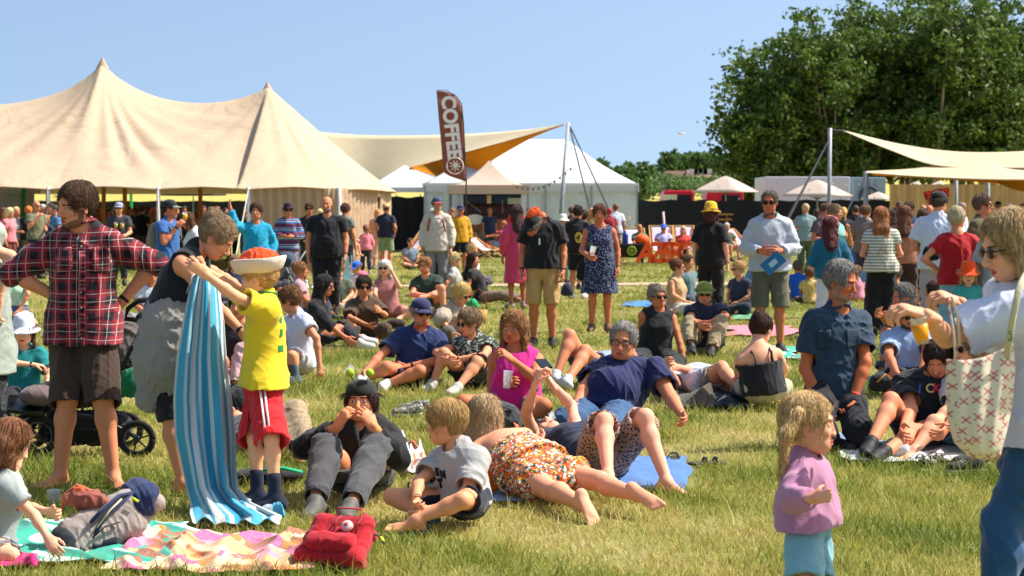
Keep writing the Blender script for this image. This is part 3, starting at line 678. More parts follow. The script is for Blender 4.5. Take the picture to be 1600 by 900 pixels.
def person(key, label, J, cat='person', sk='cf8e6c', fem=False, wide=1.0, belly=0, hd=(0, 0, 0), hair=('short', '4a3020'), beard=None, gl=None, hat=None,
           top=None, bot=None, shoe=None, curl=(.7, .7), pnA=None, pnB=None, group=None, jaw=1., band=None, seed=None, hs=None, hsc=1.07, watch=None, bodyh=None):
    _pc[0] += 1; seed = seed or _pc[0]; s, H = J['s'], J['H']; base = V(J['pel'][0], J['pel'][1], 0); pm = ppm(J['pel'][1])
    root = thing('person', label, cat, base, group)
    fine = pm > 105; mid = pm > 80
    h = bodyh or float(np.clip(1.25 / (.64 * pm), .0085, .021)); hh = float(np.clip(.62 / (.64 * pm), .0036, .011)); hf = float(np.clip(.6 / (.64 * pm), .0038, .0055))
    hs = hs or (.16 + .04 * H) / .232; hs *= hsc; J['pna'], J['pnb'] = pnA, pnB
    hc, A, topn = head_frame(J, hd[0] if hd[0] is not None else J['fy'], hd[1], hd[2], hs)
    J['hc'], J['A'], J['hs'], J['root'], J['base'] = hc, A, hs, root, base
    la, ll = (.86, .95) if fem else (1., 1.)
    if H < 1.5: la, ll = .92, .92
    la *= (1 + (wide - 1) * .8); ll *= (1 + (wide - 1) * .8)
    # body ----------------------------------------------------------
    S = SDF(h); do_torso(S, J, 0, fem, wide, belly, True)
    for i, c in enumerate('ab'):
        do_arm(S, J, c, 0, la); do_leg(S, J, c, 0, ll)
        if shoe is None or shoe[0] == 'sandal': do_foot(S, J, c, 0, toes=pm > 190)
        if not fine: do_hand(S, J, c, False, curl[i])
    if not mid: do_head(S, hc, A, hs, topn, J, fem, False)
    else: S.cone(J['neck'], topn + (hc - topn) * .3, .056 * s, .05 * s, .03)
    v, f = S.mesh(); slots = np.zeros(len(f), np.int32); VV, FF, SS = [v], [f], [slots]; o_ = len(v)
    if not mid and pm > 45:
        c_ = (v[f].mean(1) - hc); near = (np.linalg.norm(c_, axis=1) < .16); fs = face_slots(v, f, hc, A, hs, beard, fem); SS[0] = np.where(near, np.where((fs == 1), 2, fs), 0)
    if mid:
        S = SDF(hh); do_head(S, hc, A, hs, topn, J, fem, True, jaw); v, f = S.mesh(); VV.append(v); FF.append(f + o_); o_ += len(v); SS.append(face_slots(v, f, hc, A, hs, beard, fem))
    if fine:
        for i, c in enumerate('ab'):
            S = SDF(hf); S.cone(J['w' + c] + (J['e' + c] - J['w' + c]) * .12, J['w' + c], .0285 * la * s, .026 * la * s, .01); do_hand(S, J, c, True, curl[i]); v, f = S.mesh(); VV.append(v); FF.append(f + o_); o_ += len(v); SS.append(np.zeros(len(f), np.int32))
    hcol = hair[1] if hair else (beard or '4a3020')
    mats = [skin(sk), plain('eye_white', 'e6ddd4', .2, var=0), plain('iris', '2a1c14', .15, var=0), plain('brow', '3a281c' if sum(lin(hcol)) < .55 else '8e7050', .8, var=0),
            skin('b5524a' if fem else 'a8584a'), hairm(beard) if beard else skin(sk)]
    mesh_obj('body', np.concatenate(VV), np.concatenate(FF), None, root, base, True, np.concatenate(SS), mats)
    # garments ------------------------------------------------------
    def garment(S, name, m, amp, sd, sub=.0):
        v, f = S.mesh()
        if not len(v): return None
        n = vnormals(v, f); v = v + n * (wrinkle(v - base, amp, sd) * 1.0)[:, None]
        return mesh_obj(name, v, f, m, root, base)
    t, u, fw = J['t'], J['u'], J['f']; L = np.linalg.norm(J['neck'] - J['pel']); ax = np.array([u, fw, t]); hol = max(2.3 * h, .020)
    if bot:
        k_ = dict(kind='shorts', m=None, hi=.8, loose=.02, o=.014, skirt=None, name=None, rise=.20, lap=0); k_.update(bot)
        S = SDF(h); o = k_['o']
        if k_['skirt']:
            ln, r0, r1 = k_['skirt']; dn = -t if k_['kind'] != 'hang' else V(0, 0, -1); e = J['pel'] + dn * ln * s
            S.ell(J['pel'] + t * .04 * L, ax, V(.168 * wide, .125 * wide, .13) * s + o, .04)
            S.cone(J['pel'] + t * k_['rise'] * L, e + dn * .05, r0 * s + o, r1 * s + o, .05, n=fw, q=.78, clip=[(e, dn)])
            S.cone(e - dn * .04, e - dn * -.06, r1 * s + o - hol * 1.2, r1 * s + o - hol * 1.2, .002, n=fw, q=.78, op=-1)
        else:
            S.ell(J['pel'] + t * .04 * L, ax, V((.168 if fem else .162) * wide, .125 * wide, .13) * s + o, .04)
            if H < 1.5: S.ops.clear(); S.ell(J['pel'] + t * .04 * L, ax, V(.138 * wide, .11 * wide, .13) * s + o, .04)
            for c in 'ab': do_leg(S, J, c, o, ll, k_['hi'], k_['loose'], hol)
            if (J['ka'] + J['kb'] - J['pa'] - J['pb']) @ -t > .6 * s and not k_['lap']:
                dn_ = nrm(J['ka'] + J['kb'] - J['pa'] - J['pb']); a_ = (J['pa'] + J['pb']) / 2 + dn_ * .15 * s; b_ = (J['ka'] + J['kb']) / 2 + dn_ * .12 * s
                S.cone(a_, b_, .004, .022 * s, .03, n=fw, q=9., op=-1)
            if k_['lap']: S.cone(J['pa'] * .4 + J['ka'] * .6, J['pb'] * .4 + J['kb'] * .6, .07 * s, .07 * s, .08)
        S.cone(J['pel'] + t * .05, J['pel'] + t * (k_['rise'] + .15) * L, (.150 * wide) * s + o, .135 * wide * s + o, .04, n=fw, q=.78)
        S.half(J['pel'] + t * k_['rise'] * L, t, J['pel'] - .35 * s + t * .2 * L, J['pel'] + .35 * s + t * .3 * L)
        if J['kb'][2] < 9:
            pass
        garment(S, k_['name'] or ('skirt' if k_['skirt'] else 'shorts' if k_['hi'] < 1.4 else 'trousers'), k_['m'], .010 * s, seed)
    if top:
        k_ = dict(kind='tee', m=None, sl=.55, loose=.018, o=.014, hem=.05, neck=1.0, collar=None, belly=belly, name='shirt', flare=.012, skirt=None, strap=None, cut=None, sm=None, v=0); k_.update(top)
        o = k_['o'] + (.006 if bot else 0); S = SDF(h)
        do_torso(S, J, o, fem, wide, k_['belly'], False)
        he = J['pel'] - t * k_['hem'] * s
        rw = ((.155 if fem else .160) * wide if H >= 1.5 else .132 * wide) + (.016 if bot and not k_['skirt'] else 0)
        S.cone(J['pel'] + t * .62 * L, he - t * .05, (rw - (.016 if bot and not k_['skirt'] else 0)) * s + o, (rw + k_['flare']) * s + o, .05, n=fw, q=.84 if belly < 1 else .9)
        if bot and not k_['skirt']:
            b_ = dict(loose=.02, o=.014); b_.update(bot)
            for c in 'ab':
                kd = nrm(J['k' + c] - J['p' + c])
                if kd @ -t > .7: r0 = .09 * ll * s + b_['o'] + b_['loose'] * .7 + .010; S.cone(J['p' + c] + t * .04, J['p' + c] + kd * .3 * s, r0, r0 * .94, .05)
        lo_, hi_ = J['pel'] - .45 * s, J['pel'] + .45 * s
        if k_['skirt']:
            ln, r0, r1 = k_['skirt']; e = J['pel'] - t * ln * s
            S.cone(J['pel'] + t * .3 * L, e - t * .03, r0 * s + o, r1 * s + o, .06, n=fw, q=.8); S.half(e, -t, J['pel'] - V(.6, .6, ln + .3), J['pel'] + V(.6, .6, .0))
            S.cone(e + t * .04, e - t * .06, r1 * s + o - hol * 1.2, r1 * s + o - hol * 1.2, .002, n=fw, q=.8, op=-1)
        else: S.half(he, -t, lo_, hi_)
        nk = J['neck'] + t * .035 * s + fw * .02 * s
        if k_['kind'] == 'strap':
            cu = J['pel'] + t * (k_['cut'] or .80) * L; S.half(cu, t)
            for sd_ in (-1, 1):
                for q_ in (-1, 1):
                    b0 = cu + u * sd_ * .07 * s + fw * q_ * .125 * s - t * .03; b1 = J['pel'] + t * .93 * L + u * sd_ * .082 * s + fw * q_ * .108 * s; b2 = J['neck'] + u * sd_ * .085 * s + t * .03 * s
                    S.cone(b0, b1, .013, .012, .004); S.cone(b1, b2, .012, .012, .004)
        else:
            S.ell(nk + fw * .01, ax, V(.068 * k_['neck'], .075 * k_['neck'], .055 + .03 * (k_['neck'] - 1)) * s, .008, op=-1)
            if k_['v']: S.cone(nk + fw * .07 * s, nk + fw * .13 * s - t * k_['v'] * s, .04 * s, .008 * s, .005, op=-1)
            if k_['kind'] == 'tank':
                for c, sd_ in (('a', -1), ('b', 1)):
                    S.ell(J['s' + c] + u * sd_ * .035 * s - t * .02 * s, ax, V(.055, .16, .095) * s, .01, op=-1)
                    S.half(J['s' + c] - u * sd_ * .018 * s, u * sd_, J['s' + c] - .13 * s, J['s' + c] + .13 * s) if 0 else None
        if k_['sl'] and k_['kind'] not in ('tank', 'strap'):
            for c in 'ab': do_arm(S, J, c, o * .9, la, 0, k_['sl'], k_['loose'], hol if k_['sl'] <= 1.3 else 0)
        if k_['kind'] == 'wrap': S.half(J['pel'] + t * (k_['cut'] or .72) * L, t)
        J['top'] = garment(S, k_['name'], k_['m'], (.0100 if k_['kind'] != 'tank' else .006) * s, seed + 50)
        if k_['collar']:
            m = MB(); pts = []
            for i in range(17):
                a = math.pi * 2 * (i / 16) * .94 + math.pi * .06; pts.append(J['neck'] + t * (.045 - .030 * math.sin(a + math.pi) * -1 * .0 + .02 * -math.cos(a - math.pi / 2 + math.pi)) * s * 1.0 + (u * math.cos(a - math.pi / 2 + math.pi) * 0 + u * math.sin(a) * .073 + fw * (math.cos(a) * .075 + .01)) * s)
            m.tube(pts, [.017 * s] * 17, 8, .5); m.build('collar', k_['collar'], root, base, True)
    if shoe and pm > 40:
        for c in 'ab' if pm > 75 else '':
            S = SDF(min(h, .009))
            if shoe[0] == 'sandal':
                d, so_, sd_ = foot_axes(J, c); a_ = J['n' + c] + so_ * .082 * s
                S.cone(a_ - d * .05 * s, a_ + d * .16 * s, .04 * s, .045 * s, .01, n=so_, q=.28)
            else:
                do_foot(S, J, c, .010, flat=True)
                if shoe[0] in ('boot', 'sock'): S.cone(J['n' + c], J['n' + c] + nrm(J['k' + c] - J['n' + c]) * (.08 if shoe[0] == 'boot' else .13) * s, .046 * s, .048 * s if shoe[0] == 'boot' else .05 * s, .01)
            v, f = S.mesh(); mesh_obj({'sandal': 'sandal', 'sock': 'sock'}.get(shoe[0], 'shoe'), v, f, shoe[1], root, base)
        if pm <= 75:
            S = SDF(h)
            for c in 'ab': do_foot(S, J, c, .012, flat=True)
            v, f = S.mesh(); mesh_obj('shoes', v, f, shoe[1], root, base)
    if hair and hair[0] != 'bald':
        S = SDF(hh * (1.0 if mid else 1.6)); st = hair[0]; vol = hair[2] if len(hair) > 2 else .75 if hair[0] == 'short' else 1.0
        do_hair(S, st, hc, A, hs, vol, hair[4] if len(hair) > 4 else None, bool(hat)); v, f = S.mesh(); n = vnormals(v, f)
        amp = {'buzz': .0005, 'short': .0014, 'curly': .004, 'kid': .0016, 'wig': .008}.get(st, .0018)
        dsp = strand(v, seed, hc, A, hs, amp) if st not in ('curly', 'wig') else wrinkle(v - base, amp * 1.6, seed, 3.2, (1, 1, 1))
        v = v + n * (dsp * hs)[:, None]
        if pm > 70: v, f = add_strands(v, n, f, hc, A, hs, st, int(min(5200, 1000 + pm * 20)), seed, pm)
        mesh_obj('hair', v, f, hairm(hair[1], hair[3] if len(hair) > 3 else None), root, base)
    if gl: glasses_mesh(gl if isinstance(gl, str) else gl[0], hc, A, hs, root, base, 0 if isinstance(gl, str) else 1)
    if hat: hat_mesh(hat[0], hc, A, hs, root, base, hat[1], hat[2] if len(hat) > 2 else None, hat[3] if len(hat) > 3 else 0)
    for c in (watch or ''):
        m = MB(); d = nrm(J['w' + c] - J['e' + c]); p = J['w' + c] - d * .025 * s; r_ = .0285 * la * s + .004
        m.tube([p - d * .009, p + d * .009], r_, 14); m.build('wrist_band', cloth(band or '1c1c20'), root, base, True)
    PEOPLE[key] = J
    return J
# ------------------------------------------------------------------ the setting: ground, path, far hill
def gz(x, y):
    y = np.asarray(y, float); return np.where(y < 100, 0, np.where(y < 420, (y - 100) * .027 * np.clip((y - 100) / 40, 0, 1), 8.64))
def cloth_tr(name, c, c2=None, tr=.25, wr=.4, s=.6, dn=1.5):
    key = ('t', name)
    if key in _mc: return _mc[key]
    k = N(name); A = lin(c); B = lin(c2 or c)
    a = k.noise(s, 4, dist=dn); k.col(k.mix(k.noise(s * .6, 4).outputs[0], tuple(v * .93 for v in A), B)); k.rough(.8)
    bp = k.bump(a.outputs[0], wr, .25)
    tn = k.n('BsdfTranslucent'); tn.inputs[0].default_value = (*B, 1); k.l(bp, tn.inputs['Normal'])
    mx = k.n('MixShader'); mx.inputs[0].default_value = tr; k.l(k.b.outputs[0], mx.inputs[1]); k.l(tn.outputs[0], mx.inputs[2]); k.l(mx.outputs[0], k.out.inputs[0])
    _mc[key] = k.m; return k.m
def ground_mat():
    k = N('meadow'); co = k.co.outputs['Object']
    a = k.noise(.35, 5); b = k.noise(2.6, 4); c = k.noise(28, 4)
    g = k.ramp(a.outputs[0], [(.30, lin('858440')), (.52, lin('a0965a')), (.72, lin('b8a370'))])
    g = k.mix(k.math('MULTIPLY', b.outputs[0], .5), g, lin('6f8030')); g = k.mix(k.math('MULTIPLY', c.outputs[0], .55), g, lin('55602a'))
    x, y, z = k.xyz(); far = k.math('SUBTRACT', y, 70); far = k.math('MULTIPLY', far, .02); cl = k.n('Clamp'); k.l(far, cl.inputs[0])
    fc = k.ramp(k.noise(.03, 4).outputs[0], [(.4, lin('a9a24a')), (.6, lin('b6a656'))]); k.col(k.mix(cl.outputs[0], g, fc))
    k.rough(.95); k.bump(c.outputs[0], .8, .05); return k.m
xs = np.concatenate([np.linspace(-420, -40, 14), np.linspace(-36, 36, 60), np.linspace(40, 420, 14)])
ys = np.concatenate([np.linspace(-6, 40, 60), np.linspace(42, 120, 40), np.linspace(125, 440, 40), np.linspace(480, 1500, 10)])
Gx, Gy = np.meshgrid(xs, ys, indexing='ij')
bumpy = .012 * np.sin(Gx * 2.1 + Gy) * np.sin(Gy * 1.7) - .014
GG = np.stack([Gx, Gy, gz(Gx, Gy) + bumpy], -1)
tag(sheet('ground', GG, ground_mat()), kind='structure')
# the trodden path: an irregular ribbon of pale earth
pts = []
for i in range(60):
    x = -3.4 + i * .42; y0 = 43.8 + .5 * math.sin(x * .35) + x * .05; wv = .9 + .25 * math.sin(x * 1.9) + .15 * math.sin(x * 5.1)
    wv *= min(1, (i + 1) / 8, (60 - i) / 20)
    pts.append([[x, y0 + wv * (j / 5 * 2 - 1) + .1 * math.sin(x * 7 + j), .006 + .004 * (2 - abs(j - 2.5))] for j in range(6)])
tag(sheet('path', pts, plain('dry_earth', 'b39a80', .95, var=.2, scale=3)), kind='structure')
# blankets and mats that press the grass down: (x, y, half width, half depth, turn)
FLAT = []
def W0(px, gy): Y = gY(gy); return ((px - 800) * Y / FPX, Y)
def flat(px0, px1, gy0, gy1, rot=0):
    a, b = W0(px0, gy1), W0(px1, gy1); y0, y1 = gY(gy0), gY(gy1); ym = (y0 + y1) / 2
    FLAT.append((((px0 + px1) / 2 - 800) * ym / FPX, ym, (px1 - px0) / 2 * ym / FPX, abs(y0 - y1) / 2, rot))
    return FLAT[-1]
# ------------------------------------------------------------------ grass: uncountable, one object
def grass_mat():
    k = N('grass_blade'); at = k.n('Attribute'); at.attribute_name = 'tint'
    c = k.ramp(at.outputs['Fac'], [(0, lin('4c601e')), (.22, lin('748430')), (.46, lin('a3a04a')), (.70, lin('c8b46c')), (1, lin('e8d4a2'))])
    k.col(c); k.rough(.6)
    tn = k.n('BsdfTranslucent'); k.l(c, tn.inputs[0]); mx = k.n('MixShader'); mx.inputs[0].default_value = .42
    k.l(k.b.outputs[0], mx.inputs[1]); k.l(tn.outputs[0], mx.inputs[2]); k.l(mx.outputs[0], k.out.inputs[0]); return k.m
def blades(y0, y1, dens, hmin, hmax, wd, seg):
    half = lambda y: .266 * y + 1.1
    n = int(dens * (half(y0) + half(y1)) * (y1 - y0)); u = rng.random(n); y = y0 + (y1 - y0) * u; x = (rng.random(n) * 2 - 1) * half(y)
    # tufts: pull the blades towards scattered centres
    nt_ = max(10, n // 14); tx = rng.random(nt_); ty = rng.random(nt_) * (y1 - y0) + y0; tx = (tx * 2 - 1) * half(ty); w_ = rng.integers(0, nt_, n); t = rng.random(n) < .5
    x = np.where(t, tx[w_] + rng.normal(size=n) * .035, x); y = np.where(t, ty[w_] + rng.normal(size=n) * .035, y)
    keep = np.ones(n, bool); big = np.where(t, 1.0 + 1.1 * (np.random.default_rng(5).random(nt_)[w_] ** 4), 1.0)
    for cx, cy, rx, ry, rot in FLAT:
        dx, dy = x - cx, y - cy; c_, s_ = math.cos(rot), math.sin(rot); a = (dx * c_ + dy * s_) / rx; b = (-dx * s_ + dy * c_) / ry
        keep &= (a ** 4 + b ** 4) > .88
    yp = 43.8 + .5 * np.sin(x * .35) + x * .05; keep &= ~((np.abs(y - yp) < .8) & (x > -3) & (x < 17))
    x, y, w_, big = x[keep], y[keep], w_[keep], big[keep]; n = len(x)
    pn = .5 + .22 * np.sin(x * 1.3 + 2 * np.sin(y * .7)) + .2 * np.sin(y * 1.9 + 1.3 * np.sin(x * 2.2)) + .16 * np.sin(x * 4.7 + y * 3.9) 
    hgt = (hmin + (hmax - hmin) * rng.random(n) ** 1.6) * (.6 + .65 * np.clip(1.1 - pn, 0, 1.2)) * big
    a = rng.random(n) * 2 * math.pi; wv = wd * (.6 + .8 * rng.random(n)); ln = hgt * (.25 + 1.1 * rng.random(n)); az = rng.random(n) * 2 * math.pi
    sx, sy = np.cos(a) * wv / 2, np.sin(a) * wv / 2; lx, ly = np.cos(az) * ln, np.sin(az) * ln; z0 = gz(x, y) - .018
    tint = np.clip(-.10 + .56 * pn + .34 * rng.random(n) + .24 * (rng.random(n) ** 3) + .10 * (rng.random(nt_)[w_]), 0, 1)
    if seg == 2:
        v = np.stack([np.stack([x - sx, y - sy, z0], 1), np.stack([x + sx, y + sy, z0], 1), np.stack([x - sx * .7 + lx * .35, y - sy * .7 + ly * .35, z0 + hgt * .62], 1),
                      np.stack([x + sx * .7 + lx * .35, y + sy * .7 + ly * .35, z0 + hgt * .62], 1), np.stack([x + lx, y + ly, z0 + hgt], 1)], 1)
        f = np.array([[0, 1, 3], [0, 3, 2], [2, 3, 4]]); m = 5
    else:
        v = np.stack([np.stack([x - sx, y - sy, z0], 1), np.stack([x + sx, y + sy, z0], 1), np.stack([x + lx, y + ly, z0 + hgt], 1)], 1); f = np.array([[0, 1, 2]]); m = 3
    F = (f[None] + (np.arange(n) * m)[:, None, None]).reshape(-1, 3); return v.reshape(-1, 3), F, np.repeat(tint, m)
def make_grass():
    V_, F_, T_ = [], [], []; o = 0
    for a in ((8.3, 11.5, 3300, .02, .08, .0056, 2), (11.5, 16, 2200, .02, .08, .0064, 2), (16, 24, 900, .03, .10, .0105, 1), (24, 38, 330, .03, .09, .017, 1), (38, 70, 85, .03, .09, .03, 1)):
        v, f, t = blades(*a); V_.append(v); F_.append(f + o); T_.append(t); o += len(v)
    ob = mesh_obj('grass', np.concatenate(V_), np.concatenate(F_), grass_mat(), smooth=False)
    at = ob.data.attributes.new('tint', 'FLOAT', 'POINT'); at.data.foreach_set('value', np.concatenate(T_).astype(np.float32))
    tag(ob, 'sunlit meadow grass, green with straw-coloured dry patches', 'grass', kind='stuff')
# ------------------------------------------------------------------ the big beige pole tent
TM = cloth_tr('canvas_beige', 'cbb294', 'd6bea0', .22, .35, .5, 2.0)
def big_tent():
    Y0, YC = 54.0, 61.0; m = lambda Y: Y / FPX
    X = lambda px, Y=YC: (px - 800) * m(Y)
    xp = [X(-300), X(160), X(418)]; zp = [5.9, 6.2, 5.45]; xe = X(618, YC); eave = 2.2
    def ridge(x):
        if x >= xp[2]: return zp[2]
        i = 0 if x < xp[1] else 1; t = (x - xp[i]) / (xp[i + 1] - xp[i]); base = 5.0 if i == 0 else 5.1 - .22 * t
        a = math.exp(-abs(x - xp[i]) / 1.1); b = math.exp(-abs(x - xp[i + 1]) / 1.1)
        return base + (zp[i] - base) * a + (zp[i + 1] - base) * b - .16 * math.sin(math.pi * t)
    root = thing('pole_tent', 'huge beige canvas pole tent with two peaks on the left', 'tent', (X(160), YC, 0)); base = V(X(160), YC, 0)
    nx, ny = 360, 70; G = np.zeros((nx, ny, 3)); wv = YC - Y0
    polex = [X(-60, Y0), X(75, Y0), X(247, Y0), X(388, Y0), X(530, Y0), X(618, YC)]
    for i in range(nx):
        x = X(-330) + (xe - X(-330)) * i / (nx - 1); rz = ridge(x); e = max(0, (x - xp[2]) / (xe - xp[2]))
        yw = wv * math.sqrt(max(0, 1 - max(0, (e - .55) / .45) ** 2.0)) if e > .55 else wv
        yw = max(yw, .05)
        dpx = min(abs(x - q) for q in polex); sag = .13 * (1 - math.exp(-dpx / 1.4))
        for j in range(ny):
            v_ = -1 + 2 * j / (ny - 1); r = abs(v_)
            if x > xp[2]:
                rr = ((r * yw / wv) ** 2.4 + e ** 2.4) ** (1 / 2.4); rr = min(rr, 1)
                z = eave + (rz - eave) * (1 - rr) ** 1.12
                if j in (0, ny - 1) : z = eave
            else:
                sharp = max(math.exp(-abs(x - q) / .8) for q in xp)
                z = eave + (rz - eave) * (1 - r) ** (1.10 + .32 * sharp)
            # pleats that fan down from the masts
            for q, amp in ((xp[1], .075), (xp[2], .04)):
                dx, dr = x - q, r * 7; d = math.hypot(dx, dr) + .01; an = math.atan2(dx, dr)
                fall = math.exp(-((d - 3.2) / 2.4) ** 2)
                z += amp * fall * (math.sin(an * 34) * math.exp(-((an - .42) / .16) ** 2) * 1.6 + .35 * math.sin(an * 22 + 1))
            if v_ < 0: z -= sag * (1 - (1 - r)) ** 8 * -1
            G[i, j] = (x, YC + v_ * yw, z)
    sheet('canopy', G, TM, root, base, .02)
    for k_ in (1, 2):
        m_ = MB(); m_.lathe([(.02, .06), (.05, .0), (.16, -.20), (.20, -.30)], (xp[k_], YC, zp[k_] + .06), None, 16); m_.build('peak_collar', cloth('b59a80'), root, base, True)
    for q in polex[:-1]:
        m_ = MB(); m_.tube([(q, Y0 + .05, 0), (q, Y0 + .05, 2.28)], .05, 8); m_.build('tent_pole', plain('white_pole', 'ded8d0', .5, var=.05), root, base, True)
    for px in (75, 162, 195, 313):
        m_ = MB(); x = X(px, 58); m_.box((x, 58, 1.3), (.11, .1, 2.6)); m_.build('wooden_post', plain('post_wood', 'b9772f', .8), root, base)
    # striped side walls on the right end
    mw = cloth_tr('canvas_wall', 'c4a486', 'd2b394', .25, .3, 1.0)
    for (xa, ya, xb, yb) in ((X(388, Y0), Y0 + .1, X(530, Y0), Y0 + .1), (X(532, Y0), Y0 + .1, xe - .4, YC - 2.5), (xe - .3, YC - 2.4, xe - .3, YC + 2)):
        G = []; n = 60
        for i in range(n):
            t = i / (n - 1); nrm_ = nrm(V(yb - ya, xa - xb, 0)); wv2 = .06 * math.sin(t * 60)
            G.append([[xa + (xb - xa) * t + nrm_[0] * wv2, ya + (yb - ya) * t + nrm_[1] * wv2, z] for z in np.linspace(0.02, 2.24, 4)])
        sheet('side_wall', G, mw, root, base)
    for px0, px1 in ((530, 545), (247, 262), (388, 372)):
        m_ = MB(); m_.tube([W(px0, 297, Y0), (W(px1, 297, Y0 - 2)[0], Y0 - 3, .02)], .018, 5); m_.build('guy_rope', plain('rope', 'c9c0b4', .8), root, base)
big_tent()
def slab(name, label, cat, pts, m, thick=.03, group=None):
    """a flat piece of cloth or board through the given corners"""
    P = np.array(pts, float); base = P.mean(0); base[2] = P[:, 2].min()
    o = mesh_obj(name, P, [tuple(range(len(P)))], m, None, base, False); s_ = o.modifiers.new('solid', 'SOLIDIFY'); s_.thickness = thick; s_.offset = 0
    return tag(o, label, cat, group)
def poly(mb, pts): mb.add(pts, [tuple(range(len(pts)))])
# ------------------------------------------------------------------ white marquee
WM = cloth_tr('white_pvc', 'dfe2e4', 'e6e8ea', .30, .10, 1.2); WW = cloth_tr('white_wall', 'd8e0e4', 'e2e8ea', .35, .5, .8, 2.5)
def marquee():
    Y = 78.0; root = thing('marquee', 'large white marquee with hipped roof behind the coffee truck', 'tent', (*W(860, 328, Y)[:2], 0)); base = V(*W(860, 328, Y)[:2], 0)
    ze = 2.65; xl, xr = W(660, 0, Y)[0], W(997, 0, Y)[0]; yb = Y + 16; ri = W(765, 218, Y + 8); rj = W(885, 218, Y + 8)
    P = lambda x, y, z: (x, y, z)
    def fan(a, b, c, d, n=14, name='roof_panel', sag=.10):
        G = []
        for i in range(n):
            t = i / (n - 1); p0 = np.array(a) * (1 - t) + np.array(b) * t; p1 = np.array(d) * (1 - t) + np.array(c) * t
            G.append([p0 * (1 - s_) + p1 * s_ - V(0, 0, sag * math.sin(math.pi * s_) * (1 + .3 * math.cos(t * 19))) for s_ in np.linspace(0, 1, 10)])
        sheet(name, G, WM, root, base, .02)
    fan((xl, Y, ze), (xr, Y, ze), rj, ri, 40); fan((xr, Y, ze), (xr, yb, ze), rj, rj, 14); fan((xr, yb, ze), (xl, yb, ze), ri, rj, 14); fan((xl, yb, ze), (xl, Y, ze), ri, ri, 14)
    m_ = MB(); m_.box(((xl + xr) / 2, Y - .03, ze - .12), (xr - xl, .03, .34)); m_.box((xr + .02, Y + 8, ze - .12), (.03, 16, .34)); m_.build('valance', WM, root, base)
    bays = [W(p, 0, Y)[0] for p in (664, 718, 852, 924, 995)]
    for i in range(len(bays) - 1):
        a, b = bays[i], bays[i + 1]; G = []
        for k_ in range(24):
            t = k_ / 23; G.append([[a + (b - a) * t, Y + .08 + .10 * math.sin(t * 9 + z * 2.2) * (z - .3) * .4 * math.sin(math.pi * t), z] for z in np.linspace(.02, 2.6, 10)])
        sheet('wall_panel', G, WW, root, base)
    G = [[[xr - .05, Y + .1 + t * 15.8, z] for z in (.02, 2.6)] for t in np.linspace(0, 1, 8)]; sheet('wall_panel', G, WW, root, base)
    for x in bays: m_ = MB(); m_.box((x, Y - .02, 1.3), (.08, .08, 2.6)); m_.build('frame_post', plain('aluminium', '9aa0a2', .4), root, base)
marquee()
def small_marquee():
    Y = 80.0; root = thing('party_tent', 'small white tent roof peeking over the black fence beside the beige tent', 'tent', (*W(650, 328, Y)[:2], 0)); base = V(*W(650, 328, Y)[:2], 0)
    xl, xr = W(575, 0, Y)[0], W(712, 0, Y)[0]; ze = 2.55; pk = W(632, 258, Y + 3); m_ = MB(); c = [(xl, Y, ze), (xr, Y, ze), (xr, Y + 6, ze), (xl, Y + 6, ze)]
    for i in range(4): poly(m_, [c[i], c[(i + 1) % 4], tuple(pk)])
    m_.build('roof', WM, root, base); m_ = MB(); m_.box(((xl + xr) / 2, Y - .02, ze - .09), (xr - xl, .03, .2)); m_.build('valance', WM, root, base)
    for x, y in ((xl, Y), (xr, Y), (xr, Y + 6), (xl, Y + 6)): m_ = MB(); m_.box((x, y + .05, 1.27), (.07, .07, 2.54)); m_.build('tent_leg', plain('aluminium', '9aa0a2', .4), root, base)
small_marquee()
# ------------------------------------------------------------------ cream stretch tents
SM = cloth_tr('stretch_cream', 'd8c8a4', 'e2d3b2', .30, .12, .8); SY = cloth_tr('stretch_backlit', 'dc9c14', 'e8aa1c', .6, .1, .8)  # ochre: sun shining through the cream cloth, put into the colour
def membrane(name, top, bot, m, root, base, n=30, k_=14, sag=0., thick=.02):
    """cloth between two edge curves"""
    def along(P, t):
        P = np.array(P, float); d = np.concatenate([[0], np.cumsum(np.linalg.norm(np.diff(P, axis=0), axis=1))]); d /= d[-1]
        return np.array([np.interp(t, d, P[:, i]) for i in range(3)])
    G = []
    for i in range(n):
        t = i / (n - 1); a, b = along(top, t), along(bot, t); G.append([a * (1 - s_) + b * s_ - V(0, 0, sag * math.sin(math.pi * s_) * math.sin(math.pi * t)) for s_ in np.linspace(0, 1, k_)])
    return sheet(name, G, m, root, base, thick)
def curve(p, n=10):
    """smooth curve through photo-derived points (Catmull-Rom)"""
    P = [np.array(q, float) for q in p]; P = [2 * P[0] - P[1]] + P + [2 * P[-1] - P[-2]]; out = []
    for i in range(1, len(P) - 2):
        for j in range(n):
            t = j / n; out.append(.5 * ((2 * P[i]) + (-P[i - 1] + P[i + 1]) * t + (2 * P[i - 1] - 5 * P[i] + 4 * P[i + 1] - P[i + 2]) * t * t + (-P[i - 1] + 3 * P[i] - 3 * P[i + 1] + P[i + 2]) * t ** 3))
    return out + [P[-2]]
